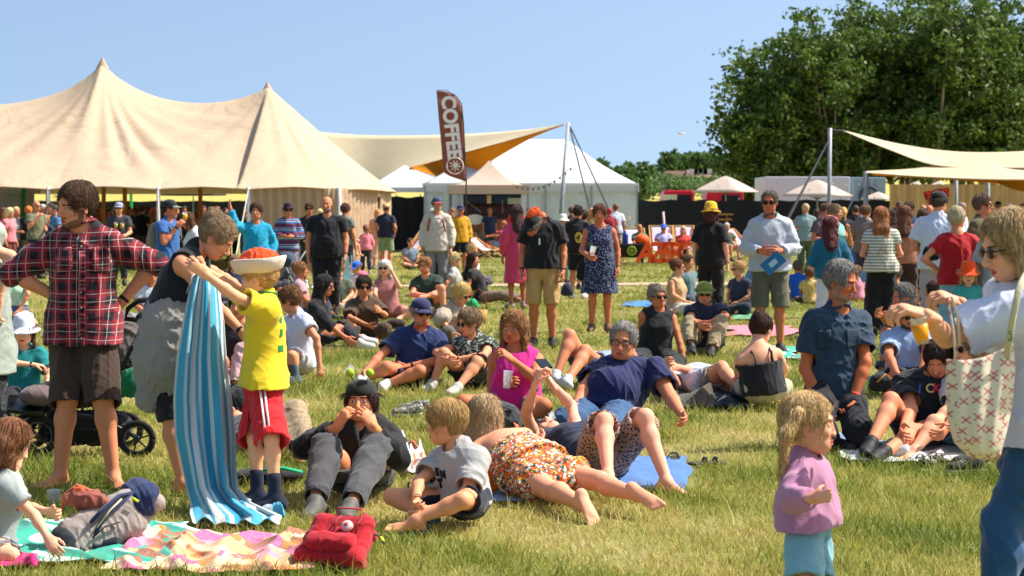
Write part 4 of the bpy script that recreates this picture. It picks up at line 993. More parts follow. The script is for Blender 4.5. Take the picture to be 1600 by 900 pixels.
def stretch_one():
    b = W(885, 200, 74.0); base = V(b[0], b[1], 0); root = thing('stretch_tent', 'cream stretch tent with underside painted a backlit ochre pointing up to a tall pole', 'tent', base)
    top = curve([W(480, 205, 108.0), W(560, 211, 104.6), W(640, 212, 97.8), (W(740, 209, 89.3)), W(820, 203, 80.8), W(882, 194, 74.0)])
    mid = curve([W(480, 300, 97.8), W(560, 296, 94.4), W(622, 272, 87.6), W(700, 246, 82.5), W(800, 218, 77.4), W(882, 194, 74.0)])
    membrane('canopy', top, mid, SM, root, base, sag=.15)
    und = curve([W(640, 262, 82.4), W(690, 278, 82.0), W(722, 281, 81.7), W(770, 250, 79.4), W(830, 216, 76.3), W(880, 195.5, 74.1)])
    mi2 = curve([W(640, 262, 86.2), W(700, 246, 82.8), W(740, 235, 80.8), W(800, 218, 77.7), W(840, 206, 75.7), W(881, 195, 74.2)])
    membrane('underside', mi2, und, SY, root, base, sag=.05)  # separate sheet, coloured like the canopy's lower face with sun behind it
    m_ = MB(); m_.tube([W(888, 193, 74.0), W(880, 290, 71.5), (W(872, 0, 72.0)[0], 72.0, 0)], .075, 8); m_.build('mast', plain('aluminium', '9aa0a2', .4), root, base, True)
    for px, Y in ((940, 68), (985, 70)):
        m_ = MB(); m_.tube([W(889, 194, 74.0), (W(px, 0, Y)[0], Y, .02)], .028, 5); m_.build('guy_rope', plain('dark_rope', '30343a', .8), root, base, True)
stretch_one()
def stretch_two():
    b = W(1353, 328, 58); base = V(b[0], b[1], 0); root = thing('stretch_tent', 'two-level cream shade sails over the wooden fence on the right', 'tent', base)
    t1 = curve([W(1318, 204, 62), W(1400, 224, 62), W(1480, 236, 62), W(1560, 238, 62), W(1680, 232, 62)]); b1 = curve([W(1318, 204.5, 61.9), W(1390, 234, 60), W(1462, 258, 59), W(1560, 262, 59), W(1680, 262, 59)])
    membrane('upper_sail', t1, b1, SM, root, base, 40, 14, .12)
    t2 = curve([W(1353, 268, 56), W(1440, 262, 59), W(1524, 246, 62), W(1580, 256, 62), W(1680, 264, 62)]); b2 = curve([W(1353, 270, 56), W(1440, 276, 54), W(1530, 280, 53), W(1620, 281, 53), W(1700, 283, 53)])
    membrane('lower_sail', t2, b2, SM, root, base, 40, 14, .10)
    t3 = curve([W(1360, 271, 56), W(1440, 277.5, 54), W(1530, 281, 53.1), W(1620, 282, 53.1)]); b3 = curve([W(1365, 273, 60), W(1440, 278, 62), W(1530, 284, 64), W(1620, 294, 66)])
    membrane('underside', t3, b3, SY, root, base, 30, 8)
    t4 = curve([W(1550, 284, 56), W(1590, 283, 55), W(1680, 283, 55)]); b4 = curve([W(1560, 286, 56), W(1600, 299, 56), W(1680, 303, 56)]); membrane('backlit_flap', t4, b4, SY, root, base, 20, 6)
    for px, pt, Y, r_ in ((1297, 200, 60, .06), (1353, 268, 56, .07), (1494, 262, 66, .06), (1544, 262, 66, .06)):
        m_ = MB(); q = W(px, pt, Y); m_.tube([(q[0] - (.06 if px == 1297 else 0), Y, 0), q], r_, 8); m_.build('mast', plain('aluminium', '9aa0a2', .4), root, base, True)
    m_ = MB(); m_.tube([W(1297, 203, 60), W(1318, 204, 62)], .02, 5); m_.build('guy_rope', plain('dark_rope', '30343a', .8), root, base)
    for a in ((W(1297, 215, 60), (W(1205, 0, 50)[0], 52, 0)), (W(1297, 215, 60), (W(1235, 0, 50)[0], 56, 0)), (W(1353, 270, 56), (W(1275, 0, 50)[0], 50, 0))):
        m_ = MB(); m_.tube([a[0], a[1]], .022, 5); m_.build('guy_rope', plain('dark_rope', '30343a', .8), root, base)
    m_ = MB()
    for i in range(20):
        t = i / 19; p = W(1300 + 400 * t, 287 + 3 * math.sin(t * 21), 57); m_.lathe([(0, .035), (.03, .015), (.03, -.015), (0, -.035)], p, None, 6)
    m_.build('light_bulb', plain('bulb', 'd8d2c0', .3), root, base, True)
stretch_two()
# string of lamps on the marquee
m_ = MB(); p0, p1 = W(800, 288, 66), W(892, 262, 65)
cv = [p0 + (p1 - p0) * t - V(0, 0, .35 * math.sin(math.pi * t)) for t in np.linspace(0, 1, 12)]; m_.tube(cv, .008, 4)
for p in cv[1:]: m_.lathe([(0, .05), (.035, .02), (.03, -.03), (0, -.05)], p - V(0, 0, .05), None, 6)
tag(m_.build('string_light', plain('bulb_dark', '5a5a58', .4), None, cv[0]), 'thin string of festoon bulbs in front of the white marquee roof', 'string lights')
# ------------------------------------------------------------------ coffee truck under a pagoda canopy
def coffee_truck():
    Y = 70.0; x0, x1 = W(722, 0, Y)[0], W(816, 0, Y)[0]; base = V((x0 + x1) / 2, Y, 0); root = thing('coffee_truck', 'dark maroon vintage coffee van with wide windscreen under a small peaked canopy', 'van', base)
    S = SDF(.045); xm = base[0]; hw = (x1 - x0) / 2
    def rbox(name, c, d, m, r=.1, bev=.06):
        mb = MB(); mb.box(c, d); return mb.build(name, m, root, base, False, bev)
    mr = plain('maroon_paint', '3a1a1a', .3, var=.08); rbox('body', (xm, Y + 2.2, 1.12), (2 * hw, 4.4, 1.5), mr, bev=.12); rbox('upper_body', (xm, Y + 2.3, 2.0), (2 * hw * .97, 4.2, .62), plain('van_dark', '241414', .3), bev=.1)
    rbox('roof', (xm, Y + 2.2, 2.36), (2 * hw * 1.02, 4.5, .12), plain('van_white', 'd8dadc', .4), bev=.05)
    rbox('brown_band', (xm, Y - .03, 1.12), (2 * hw * .9, .08, .42), plain('tan_paint', '9a6248', .4), bev=.02)
    gm = plain('van_glass', '101820', .08, var=0)
    for sx in (-1, 1):
        rbox('windscreen', (xm + sx * hw * .44, Y + .16, 1.92), (hw * .80, .05, .52), gm, bev=.02)
        mb = MB(); mb.tube([(xm + sx * hw * .35, Y - .02, 1.55), (xm + sx * hw * .62 - .3, Y + .05, 2.0)], .014, 5); mb.build('wiper', plain('wiper', '9a9a98', .4), root, base)
        mb = MB(); mb.lathe([(0, -.03), (.10, -.02), (.12, .03)], (xm + sx * hw * .82, Y - .06, .86), [V(1, 0, 0), V(0, 0, 1), V(0, 1, 0)], 16); mb.build('headlight', plain('lamp_glass', 'e8dcb0', .2), root, base, True)
    rbox('grille', (xm + .05, Y - .05, .72), (hw * 1.0, .06, .42), plain('grille', '8a8a8c', .4)); rbox('bumper', (xm, Y - .14, .42), (2 * hw * .98, .12, .14), plain('chrome', 'a0a0a0', .3))
    rbox('price_sheet', (xm - hw * .1, Y + .1, 2.02), (.16, .03, .3), plain('paper_cream', 'd8cfa8', .7)); rbox('poster', (xm + hw * .75, Y + .1, 1.9), (.5, .03, .34), plain('poster_grey', 'b8c4bc', .7))
    for sx in (-1, 1):
        for yy in (.8, 3.5): mb = MB(); mb.lathe([(0, -.1), (.32, -.1), (.34, -.05), (.34, .05), (.32, .1), (0, .1)], (xm + sx * hw * .9, Y + yy, .34), [V(0, 1, 0), V(0, 0, 1), V(1, 0, 0)], 18); mb.build('wheel', plain('tyre', '141414', .8), root, base, True)
    mb = MB(); mb.lathe([(0, .012), (.33, .01), (.33, -.01), (0, -.012)], W(742, 343, Y - .5), [V(1, 0, 0), V(0, 0, .55), V(0, 1, 0)], 24); mb.build('oval_sign', plain('sign_white', 'd6d4cc', .6), root, base)
    # pagoda canopy
    r2 = thing('pagoda_canopy', 'beige pagoda canopy with pointed peak over the coffee van', 'canopy', base - V(0, 1, 0)); b2 = base - V(0, 1, 0)
    cx, cy = W(764, 0, Y + .5)[0], Y + .5; hwid = 1.42; G = []
    for i in range(20):
        t = i / 19; row = []
        for j in range(41):
            a = j / 40 * 8; k4 = int(a // 2) % 4; f = (a % 2) - 1
            p = [(-1, f) if k4 == 3 else None, None][0] if 0 else {0: (f, -1), 1: (1, f), 2: (-f, 1), 3: (-1, -f)}[k4]
            row.append((cx + p[0] * hwid * t, cy + p[1] * hwid * t, 2.47 + .92 * (1 - t) ** 1.7))
        G.append(row)
    cm = cloth_tr('pagoda_cloth', 'd8c0ac', 'dfc9b6', .3, .1, 2); sheet('roof', G, cm, r2, b2, .02)
    for (a, b, c_, d) in ((cx, cy - hwid, 2 * hwid, .02), (cx, cy + hwid, 2 * hwid, .02), (cx - hwid, cy, .02, 2 * hwid), (cx + hwid, cy, .02, 2 * hwid)):
        mb = MB(); mb.box((a, b, 2.36), (c_, d, .32) if d == .02 else (.02, d, .32)); mb.build('valance', cm, r2, b2)
    mb = MB(); mb.box((cx - hwid + .02, cy + .1, 1.2), (.03, .9, 2.3)); mb.build('side_curtain', cm, r2, b2)
    for sx in (-1, 1):
        for sy in (-1, 1): mb = MB(); mb.box((cx + sx * (hwid - .04), cy + sy * (hwid - .04), 1.25), (.06, .06, 2.5)); mb.build('canopy_leg', plain('aluminium', '9aa0a2', .4), r2, b2)
coffee_truck()
def text_mesh(name, s, size, m, parent, base, origin, ax, extrude=.004, align='CENTER', shear=0, bold=.0):
    cu = bpy.data.curves.new(name, 'FONT'); cu.body = s; cu.size = size; cu.extrude = extrude; cu.align_x = align; cu.align_y = 'CENTER'; cu.shear = shear; cu.offset = bold
    to = bpy.data.objects.new(name, cu); dg = bpy.context.evaluated_depsgraph_get(); C.objects.link(to); dg.update()
    me = bpy.data.meshes.new_from_object(to.evaluated_get(dg)); C.objects.unlink(to); bpy.data.objects.remove(to)
    n = len(me.vertices); co = np.zeros(n * 3, np.float32); me.vertices.foreach_get('co', co); co = co.reshape(-1, 3)
    v = np.asarray(origin) + co @ np.asarray(ax); me.vertices.foreach_set('co', (v - np.asarray(base)).astype(np.float32).ravel()); me.materials.append(m); me.update()
    o = bpy.data.objects.new(name, me); C.objects.link(o); o.parent = parent
    if parent is None: o.location = base
    return o
def coffee_flag():
    Y = 58.0; b = W(708, 328, Y); base = V(b[0], Y, 0); root = thing('feather_flag', 'tall brown feather flag with white lettering beside the coffee van', 'flag', base)
    top = [W(682, 142, Y), W(700, 144, Y), W(712, 151, Y), W(720, 164, Y), W(723, 190, Y), W(726, 230, Y), W(727.5, 283, Y)]; left = [W(682, 142, Y), W(684, 165, Y), W(686, 190, Y), W(689, 222, Y), W(692, 255, Y), W(697, 272, Y), W(727, 283.5, Y)]
    G = []; T, L_ = curve(top, 8), curve(left, 8)
    for i in range(len(T)): G.append([T[i] * (1 - s_) + L_[i] * s_ + V(0, .05 * math.sin(i * .22 + s_ * 2), 0) for s_ in np.linspace(0, 1, 8)])
    sheet('banner', G, cloth_tr('flag_brown', '985a4c', 'a06454', .25, .1, 2), root, base, .01)
    m_ = MB(); m_.tube([V(b[0] + .35, Y - .01, 0), W(728.5, 285, Y) , W(724, 190, Y), W(721, 162, Y), W(712, 149, Y), W(698, 141.5, Y), W(682, 141, Y)], [.03, .025, .02, .018, .015, .012, .01], 6); m_.build('pole', plain('flag_pole', '3a3634', .5), root, base, True)
    # the word reads downwards, tops of the letters to the right
    a = nrm(W(712, 250, Y) - W(701, 150, Y)); up = nrm(np.cross(V(0, 1, 0), a)); up = up if up[0] > 0 else -up
    text_mesh('lettering', 'COFFEE', .53, plain('flag_white', 'e6e0da', .7, var=0), root, base, W(704.5, 199, Y - .14), [a * 1.0, up * 1.05, V(0, -1, 0)], .004, bold=.022)
    m_ = MB(); cen = W(711, 259, Y - .12)
    m_.tube([cen + V(math.cos(t) * .24, 0, math.sin(t) * .24) for t in np.linspace(0, 2 * math.pi, 25)], .012, 4)
    for i in range(9):
        t = i / 9 * 2 * math.pi; m_.tube([cen, cen + V(math.cos(t + .5) * .16, 0, math.sin(t + .5) * .16)], .013, 4)
    m_.build('emblem', plain('flag_white', 'e6e0da', .7, var=0), root, base)
coffee_flag()
# ------------------------------------------------------------------ fences, parasols, containers, vans
BF = cloth_tr('black_mesh', '17181b', '1d1e22', .05, .2, 1.0)
def fence_black(label, pxs, Ys, h, posts):
    b = W(pxs[0], 328, Ys[0]); base = V(b[0], b[1], 0); root = thing('fence', label, 'fence', base); a, c = V(*W(pxs[0], 0, Ys[0])[:2], 0), V(*W(pxs[1], 0, Ys[1])[:2], 0); G = []
    for i in range(50):
        t = i / 49; p = a + (c - a) * t; G.append([p + V(0, .05 * math.sin(t * 50 + z), z - (.06 * math.sin(t * posts * math.pi) ** 2 if z > 1 else 0)) for z in (.03, .7, 1.4, h)])
    sheet('mesh_screen', G, BF, root, base)
    for i in range(posts + 1):
        p = a + (c - a) * i / posts; m_ = MB(); m_.tube([p + V(0, .08, 0), p + V(0, .08, h + .08)], .025, 6); m_.build('fence_post', plain('galvanised', '8a8f92', .4), root, base)
fence_black('black mesh screen fence between the beige tent and the coffee van', (545, 694), (80, 80), 2.2, 4)
fence_black('long black mesh screen fence behind the deckchairs', (996, 1420), (79, 79), 2.06, 8)
fence_black('dark low screen at the back of the field under the beige tent', (-60, 560), (118, 118), 2.2, 10)
def parasol(px, pt, pe, hwpx, Y, label):
    b = W(px, 328, Y); base = V(b[0], Y, 0); root = thing('parasol', label, 'parasol', base, 'square market parasols'); zt, ze = W(0, pt, Y)[2], W(0, pe, Y)[2]; r_ = hwpx * Y / FPX; G = []
    for i in range(8):
        t = i / 7; row = []
        for j in range(33):
            a = 2 * math.pi * j / 32; k_ = 1 / max(abs(math.cos(a + .5)), abs(math.sin(a + .5))) * .74; row.append(base + V(math.cos(a) * r_ * t * k_ * .98, math.sin(a) * r_ * t * k_, zt + (ze - zt) * t ** 1.15))
        G.append(row)
    sheet('canopy', G, cloth_tr('parasol_cloth', 'd2c0b0', 'dccbbb', .25, .1, 2), root, base, .02)
    m_ = MB(); m_.tube([base, base + V(0, 0, zt)], .035, 8); m_.build('pole', plain('galvanised', '8a8f92', .4), root, base, True)
    m_ = MB()
    for j in range(8): a = 2 * math.pi * j / 8 + .28; m_.tube([base + V(0, 0, ze - .15), base + V(math.cos(a) * r_ * .55, math.sin(a) * r_ * .55, ze + (zt - ze) * .42)], .014, 4)
    m_.build('struts', plain('strut', '3a3c40', .5), root, base)
parasol(1134, 275, 300, 57, 84, 'wide beige parasol in front of the red vans')
parasol(1277, 281, 306, 62, 76, 'wide beige parasol in front of the white container')
parasol(1372, 300, 312, 32, 84, 'beige parasol half hidden by the wooden fence post')
parasol(1431, 284, 292, 18, 96, 'small pale parasol top over the wooden fence, left one')
parasol(1467, 283, 292, 21, 96, 'small pale parasol top over the wooden fence, right one')
def boxthing(name, label, cat, px0, px1, y0, y1, Y, depth, m, rib=0):
    a, b = W(px0, y0, Y), W(px1, y1, Y); base = V((a[0] + b[0]) / 2, Y, 0); root = thing(name, label, cat, base); mb = MB(); zb = max(b[2], 0)
    mb.box(((a[0] + b[0]) / 2, Y + depth / 2, (a[2] + zb) / 2), (b[0] - a[0], depth, a[2] - zb)); mb.build('body', m, root, base, False, .03)
    if rib:
        mb = MB(); n = int((b[0] - a[0]) / rib)
        for i in range(n): mb.box((a[0] + (i + .5) * rib, Y - .02, (a[2] + zb) / 2), (rib * .5, .04, (a[2] - zb) * .94))
        mb.build('ribs', m, root, base)
    return root, base
boxthing('container', 'long white container office behind the beige parasol', 'container', 1196, 1328, 276, 345, 90, 4, plain('container_white', 'c8c4d2', .5, var=.04))
r_, b_ = boxthing('container', 'blue-grey shipping container with a round dark emblem', 'container', 1328, 1384, 277, 345, 90.5, 4, plain('container_blue', '8fa0ac', .5, var=.1), .28)
m_ = MB(); m_.lathe([(.33, 0), (.37, .03), (.47, .03), (.5, 0)], W(1358, 307, 90.35), [V(1, 0, 0), V(0, 0, 1), V(0, -1, 0)], 24); m_.lathe([(0, .02), (.16, .02), (.2, 0)], W(1358, 307, 90.35), [V(1, 0, 0), V(0, 0, 1), V(0, -1, 0)], 16); m_.build('emblem', plain('emblem_dark', '3a4650', .6), r_, b_)
def red_van(px0, px1, Y, label, patch):
    a, b = W(px0, 294, Y), W(px1, 0, Y); base = V((a[0] + b[0]) / 2, Y, 0); root = thing('parked_van', label, 'van', base, 'red vans behind the black fence'); L = b[0] - a[0]; zt = 2.5
    mr = plain('van_red', 'b81c30', .35, var=.06); mb = MB(); prof = [(0, .35), (0, 1.2), (.04, 1.35), (.16, zt - .12), (.20, zt), (.97, zt), (1, zt - .15), (1, .35)]
    v = [(a[0] + p[0] * L, Y + d, p[1]) for d in (0, 1.9) for p in prof]; n = len(prof)
    mb.add(v, [tuple(range(n))[::-1], tuple(range(n, 2 * n))] + [(i, (i + 1) % n, n + (i + 1) % n, n + i) for i in range(n)]); mb.build('body', mr, root, base, False, .06)
    mb = MB(); mb.box((a[0] + .70 * L, Y - .01, zt - .45), (.42 * L, .04, .5)); mb.build('side_window', plain('van_window', '16181c', .15), root, base)
    if patch: mb = MB(); mb.box((a[0] + .33 * L, Y - .02, zt - .42), (.6, .04, .46)); mb.box((a[0] + .33 * L, Y - .045, zt - .36), (.4, .02, .12)); mb.build('notice', plain('notice', 'c8c4a0', .6), root, base)
    for t in (.2, .8): mb = MB(); mb.lathe([(0, -.1), (.3, -.1), (.33, 0), (.3, .1), (0, .1)], (a[0] + t * L, Y + .05, .34), [V(1, 0, 0), V(0, 0, 1), V(0, 1, 0)], 16); mb.build('wheel', plain('tyre', '141414', .8), root, base, True)
red_van(1028, 1085, 86, 'red van with a pale notice behind the black fence', True); red_van(1094, 1162, 88, 'red van half covered by the beige parasol', False)
# wooden plank fence with a small red and orange lettered board
def plank_fence():
    Y = 76.0; x0, x1 = W(1390, 0, Y)[0], W(1680, 0, Y)[0]; base = V(x0, Y, 0); root = thing('fence', 'tall fence of pale upright wooden planks on the right', 'fence', base); k = N('planks'); A = lin('c9a06a')
    X_, Y_, Z_ = k.xyz(); fr = k.math('FLOOR', k.math('MULTIPLY', X_, 1 / .16)); wn = k.n('TexWhiteNoise', noise_dimensions='1D'); k.l(fr, wn.inputs['W']); g = k.noise(3, 4, sc3=(8, 8, .6))
    c = k.mix(wn.outputs[0], tuple(v * .8 for v in A), tuple(min(1, v * 1.12) for v in A)); k.col(k.mix(k.math('MULTIPLY', g.outputs[0], .4), c, lin('8a6238'))); k.rough(.85)
    mb = MB(); n = int((x1 - x0) / .16)
    for i in range(n): mb.box((x0 + (i + .5) * .16, Y + rnd.uniform(-.008, .008), 1.32 + rnd.uniform(-.01, .01)), (.152, .022, 2.62))
    mb.build('planks', k.m, root, base); mb = MB(); mb.box(((x0 + x1) / 2, Y + .04, 2.1), (x1 - x0, .05, .1)); mb.box(((x0 + x1) / 2, Y + .04, .6), (x1 - x0, .05, .1)); mb.build('rails', k.m, root, base)
plank_fence()
def red_sign():
    Y = 68.0; P = [W(1442, 300, Y), W(1482, 292, Y), W(1484, 306, Y), W(1464, 318, Y), W(1452, 320, Y), W(1446, 312, Y)]; k = N('dot_letters'); vo = k.n('TexVoronoi'); vo.inputs['Scale'].default_value = 9; k.l(k.co.outputs['Object'], vo.inputs['Vector'])
    k.col(k.mix(k.math('GREATER_THAN', vo.outputs['Distance'], .42), lin('f0481c'), lin('8c1408'))); o = slab('flower_sign', 'small irregular red and orange patterned board in front of the plank fence', 'sign', P, k.m, .08)
    m_ = MB(); m_.tube([V(W(1463, 0, Y)[0], Y + .06, 0), W(1463, 310, Y + .06)], .03, 6); m_.build('post', plain('post_wood', 'b9772f', .8), o, V(0, 0, 0) + np.array(o.location))
red_sign()
# white hut at the left edge and a green post
r_, b_ = boxthing('market_tent', 'white box-shaped stall tent at the far left edge under the beige tent', 'stall', -60, 30, 300, 375, 62, 2, cloth_tr('stall_white', 'd0d0d6', 'dadade', .2, .2, 1))
m_ = MB(); a = W(-15, 292, 61.8); m_.box((a[0], 63, a[2] - .1), (1.95, 2.6, .2)); m_.build('roof', WM, r_, b_)
m_ = MB(); m_.box(W(37, 330, 61), (.12, .12, 1.9)); tag(m_.build('green_post', plain('green_paint', '1c8a4e', .5), None, W(37, 365, 61)), 'dark green upright beside the white stall at far left', 'post')
m_ = MB(); p = W(205, 316, 80); m_.tube([V(p[0], 80, 0), W(205, 297, 80)], .06, 8); tag(m_.build('green_pole', plain('green_bright', '1ca048', .5), None, V(p[0], 80, 0)), 'bright green pole under the beige tent', 'pole')
m_ = MB(); p = W(302, 300, 98); base = V(p[0], 98, 0); r_ = thing('parasol', 'black parasol standing in the shade under the beige tent', 'parasol', base); m_.lathe([(0, .35), (1.6, .0), (1.62, -.18)], W(302, 300, 98), None, 8); m_.build('canopy', cloth('1c2030'), r_, base); m_ = MB(); m_.tube([base, W(302, 296, 98)], .03, 6); m_.build('pole', plain('galvanised', '8a8f92', .4), r_, base)
# ------------------------------------------------------------------ trees
def leaf_mat(c, c2, name):
    key = ('leaf', name)
    if key in _mc: return _mc[key]
    k = N(name); at = k.n('Attribute'); at.attribute_name = 'tint'; c_ = k.mix(at.outputs['Fac'], lin(c), lin(c2)); k.col(c_); k.rough(.55)
    tn = k.n('BsdfTranslucent'); k.l(c_, tn.inputs[0]); mx = k.n('MixShader'); mx.inputs[0].default_value = .35; k.l(k.b.outputs[0], mx.inputs[1]); k.l(tn.outputs[0], mx.inputs[2]); k.l(mx.outputs[0], k.out.inputs[0])
    _mc[key] = k.m; return k.m
LM = leaf_mat('283e12', '70883a', 'leaves'); LF = leaf_mat('3c5a30', '6e8a4c', 'leaves_far_haze'); BK = plain('bark', '8a7a66', .9, var=.3, scale=2, bump=.4, bscale=10)  # far leaves are lightened, haze put into their colour
def leaves(P, size, r_):
    n = len(P); a = r_.normal(size=(n, 3)); a /= np.linalg.norm(a, axis=1)[:, None]; b = np.cross(a, r_.normal(size=(n, 3))); b /= np.linalg.norm(b, axis=1)[:, None]; sz = size * (.6 + .8 * r_.random(n))[:, None]
    v = np.stack([P - a * sz, P + b * sz * .55, P + a * sz, P - b * sz * .55], 1).reshape(-1, 3); return v, np.arange(n * 4).reshape(-1, 4)
def tree(px, Y, h, wdt, low, nl, label, seed, group, leaf=LM, size=.2, lean=0, stems=3, name='tree', clump=.8):
    r_ = np.random.default_rng(seed); x = (px - 800) * Y / FPX; z0 = float(gz(x, Y)); base = V(x, Y, z0 - .1); root = thing(name, label, 'tree', base, group)
    mb = MB(); tips = []
    for k_ in range(stems):
        a = r_.random() * 6.28; sp = wdt * (.12 if stems > 1 else 0); p = base + V(0, 0, 0); d = nrm(V(math.cos(a) * .22 + lean, math.sin(a) * .22, 1)); L = h * (.8 + .15 * r_.random()); pts = [p]
        for j in range(7): d = nrm(d + r_.normal(size=3) * .05 + V(0, 0, .05)); p = p + d * L / 7; pts.append(p)
        rr = [max(.03, .018 * h * (1 - j / 7.6)) / (1.3 if stems > 1 else 1) for j in range(8)]; mb.tube(pts, rr, 6)
        for j in range(2, 8):
            for q in range(4 if j < 7 else 2):
                a = r_.random() * 6.28; fz = (pts[j][2] - base[2]) / h; prof = math.sin(math.pi * min(1, max(.12, (fz - low) / (1.04 - low))) ** .75) if fz > low else 0
                ln = wdt * (.22 + .42 * prof) * (.5 + .6 * r_.random()); 
                if fz < low * .8: continue
                e = pts[j] + V(math.cos(a) * ln, math.sin(a) * ln, ln * (.25 + .5 * r_.random())); md = (pts[j] + e) / 2 + V(0, 0, -ln * .06); mb.tube([pts[j], md, e], [rr[j] * .45, rr[j] * .3, .02], 4); tips += [e, md * .4 + e * .6] + ([md] if prof > .6 else [])
    mb.build('trunk', BK, root, base, True)
    tips = np.array(tips); n = nl // len(tips); P = []
    for t in tips:
        c = t + r_.normal(size=(5, 3)) * clump * .6; w_ = r_.integers(0, 5, n); P.append(c[w_] + r_.normal(size=(n, 3)) * clump * V(.5, .5, .34))
    P = np.concatenate(P); v, f = leaves(P, size, r_); o = mesh_obj('crown', v, f, leaf, root, base, False)
    at = o.data.attributes.new('tint', 'FLOAT', 'POINT'); zt = np.clip(.15 + .85 * r_.random(len(P)) ** 1.5, 0, 1); at.data.foreach_set('value', np.repeat(zt, 4).astype(np.float32))
TG = 'tall trees behind the shade sails'
def Hh(py, Y): return EYE + (HY - py) * Y / FPX
TR = [(1192, 118, 140, .10, 240, 'leftmost lower tree of the right-hand grove'), (1222, 122, 52, .16, 300, 'second tree of the grove with sky showing between its stems'), (1262, 126, 22, .18, 330, 'slim airy tree above the white container'),
      (1310, 120, 20, .18, 320, 'tree of the grove behind the thin sail mast'), (1362, 124, 0, .2, 320, 'tree of the grove above the blue-grey container'), (1405, 128, -30, .2, 340, 'broad tree at the left of the grove top'),
      (1450, 120, -28, .2, 330, 'dense tall tree at the centre of the grove'), (1500, 124, -24, .2, 330, 'dense tree above the lower shade sail'), (1550, 121, -12, .2, 330, 'tree of the grove near the right edge'),
      (1595, 125, -16, .2, 340, 'tree of the grove cut by the right edge of the picture'), (1240, 140, 110, .05, 300, 'shaded tree in the back row left of the thin mast'), (1330, 142, 70, .05, 300, 'shaded tree in the back row above the containers'), (1430, 142, 60, .05, 300, 'shaded tree in the back row behind the plank fence'), (1530, 142, 60, .05, 320, 'shaded tree in the back row at the right')]
for i, (px, Y, pt, low, w_, lb) in enumerate(TR):
    z0 = float(gz(0, Y)); h = Hh(pt, Y) - z0; tree(px, Y, h, w_ * .0145, low, 13000, lb, 40 + i, TG, stems=4 if i < 10 else 2, clump=.52, size=.165)
# far hedge, trees and houses on the rise
FAR = [(935, 150, 244, 'tree line'), (958, 160, 250, ''), (980, 165, 256, ''), (998, 200, 243, 'pointed tree'), (1018, 260, 258, ''), (1045, 300, 232, ''), (1072, 310, 236, ''), (1100, 300, 230, ''), (1125, 290, 238, ''), (1148, 270, 236, '')]
FL = ['low hedge tree just right of the marquee roof', 'second hedge tree right of the marquee', 'hedge bush left of the pointed tree', 'pointed dark green tree left of the far houses', 'low round bush beside the far white roof', 'big round tree left above the far houses', 'round tree above the farmhouse roof', 'far tree above the right farmhouse roof', 'far tree right of the farmhouse', 'far tree at the left foot of the grove']
for i, (px, Y, pt, _) in enumerate(FAR):
    z0 = float(gz(0, Y)); h = max(1.8, (Hh(pt, Y) - z0) * .86); tree(px, Y, h, h * (.62 if i != 3 else .42), .08, 5000, FL[i], 90 + i, 'trees on the far rise', LF, .12 + Y / 1500, stems=2, clump=.075 * h)
for i in range(16):
    Y = 200 + (i % 5) * 18; px = 1000 + i * 12; tree(px, Y, 1.0 + .4 * rnd.random(), 1.7, .0, 900, ['low hedge clump on the far field edge below the houses', 'dark bush along the far field edge'][i % 2], 130 + i, 'hedge along the far field', LF, .2, stems=1, name='bush', clump=.75)
def house(px0, px1, ye, yr, Y, label, wall, roofc, depth=9, dormers=0):
    a, b = W(px0, ye, Y), W(px1, ye, Y); z0 = float(gz(0, Y)); zr = W(0, yr, Y)[2]; base = V((a[0] + b[0]) / 2, Y, z0); root = thing('farmhouse', label, 'house', base)
    mb = MB(); mb.box(((a[0] + b[0]) / 2, Y + depth / 2, (z0 + a[2]) / 2), (b[0] - a[0], depth, a[2] - z0)); mb.build('wall', plain('render_' + wall, wall, .9), root, base)
    mb = MB(); x0, x1 = a[0] - .4, b[0] + .4; e = a[2] - .02; v = [(x0, Y - .5, e), (x1, Y - .5, e), (x1, Y + depth + .5, e), (x0, Y + depth + .5, e), (x0 + .6, Y + depth / 2, zr), (x1 - .6, Y + depth / 2, zr)]
    mb.add(v, [(0, 1, 5, 4), (2, 3, 4, 5), (1, 2, 5), (3, 0, 4), (3, 2, 1, 0)]); mb.build('roof', plain('roof_' + roofc, roofc, .9, bump=.3, bscale=4), root, base)
    for i in range(dormers):
        t = (i + 1) / (dormers + 1.0); x = x0 + (x1 - x0) * (.15 + .7 * t); mb = MB(); mb.box((x, Y + depth * .17, e + (zr - e) * .42), (1.1, .4, 1.3)); mb.build('dormer', plain('dormer_white', 'd0ccc8', .7), root, base)
    for i in range(3):
        x = x0 + (x1 - x0) * (i + .6) / 3.4; mb = MB(); mb.box((x, Y - .02, (z0 + e) / 2 + .2), (1.0, .06, 1.1)); mb.build('window', plain('far_window', '3a4048', .3), root, base)
house(1076, 1117, 277, 264, 250, 'pale farmhouse with dormers on the far rise', 'c8a878', '7a6052', dormers=4); house(1040, 1078, 277, 266, 255, 'brown-roofed barn left of the farmhouse', 'b08a6a', '6a4a40'); house(1014, 1036, 275, 268, 262, 'small white-roofed building at far left of the farm', 'd8d8d8', 'd0d4d8')
tag(MB().tube([W(1060, 209, 900), W(1071, 208.4, 900)], [.55, .2], 8).tube([W(1062, 207, 900), W(1066, 210.5, 900)], .3, 6).build('airplane', plain('plane_white', 'd8c8c8', .5), None, W(1065, 208, 900), True), 'tiny pale aircraft low in the sky left of the grove', 'aircraft')
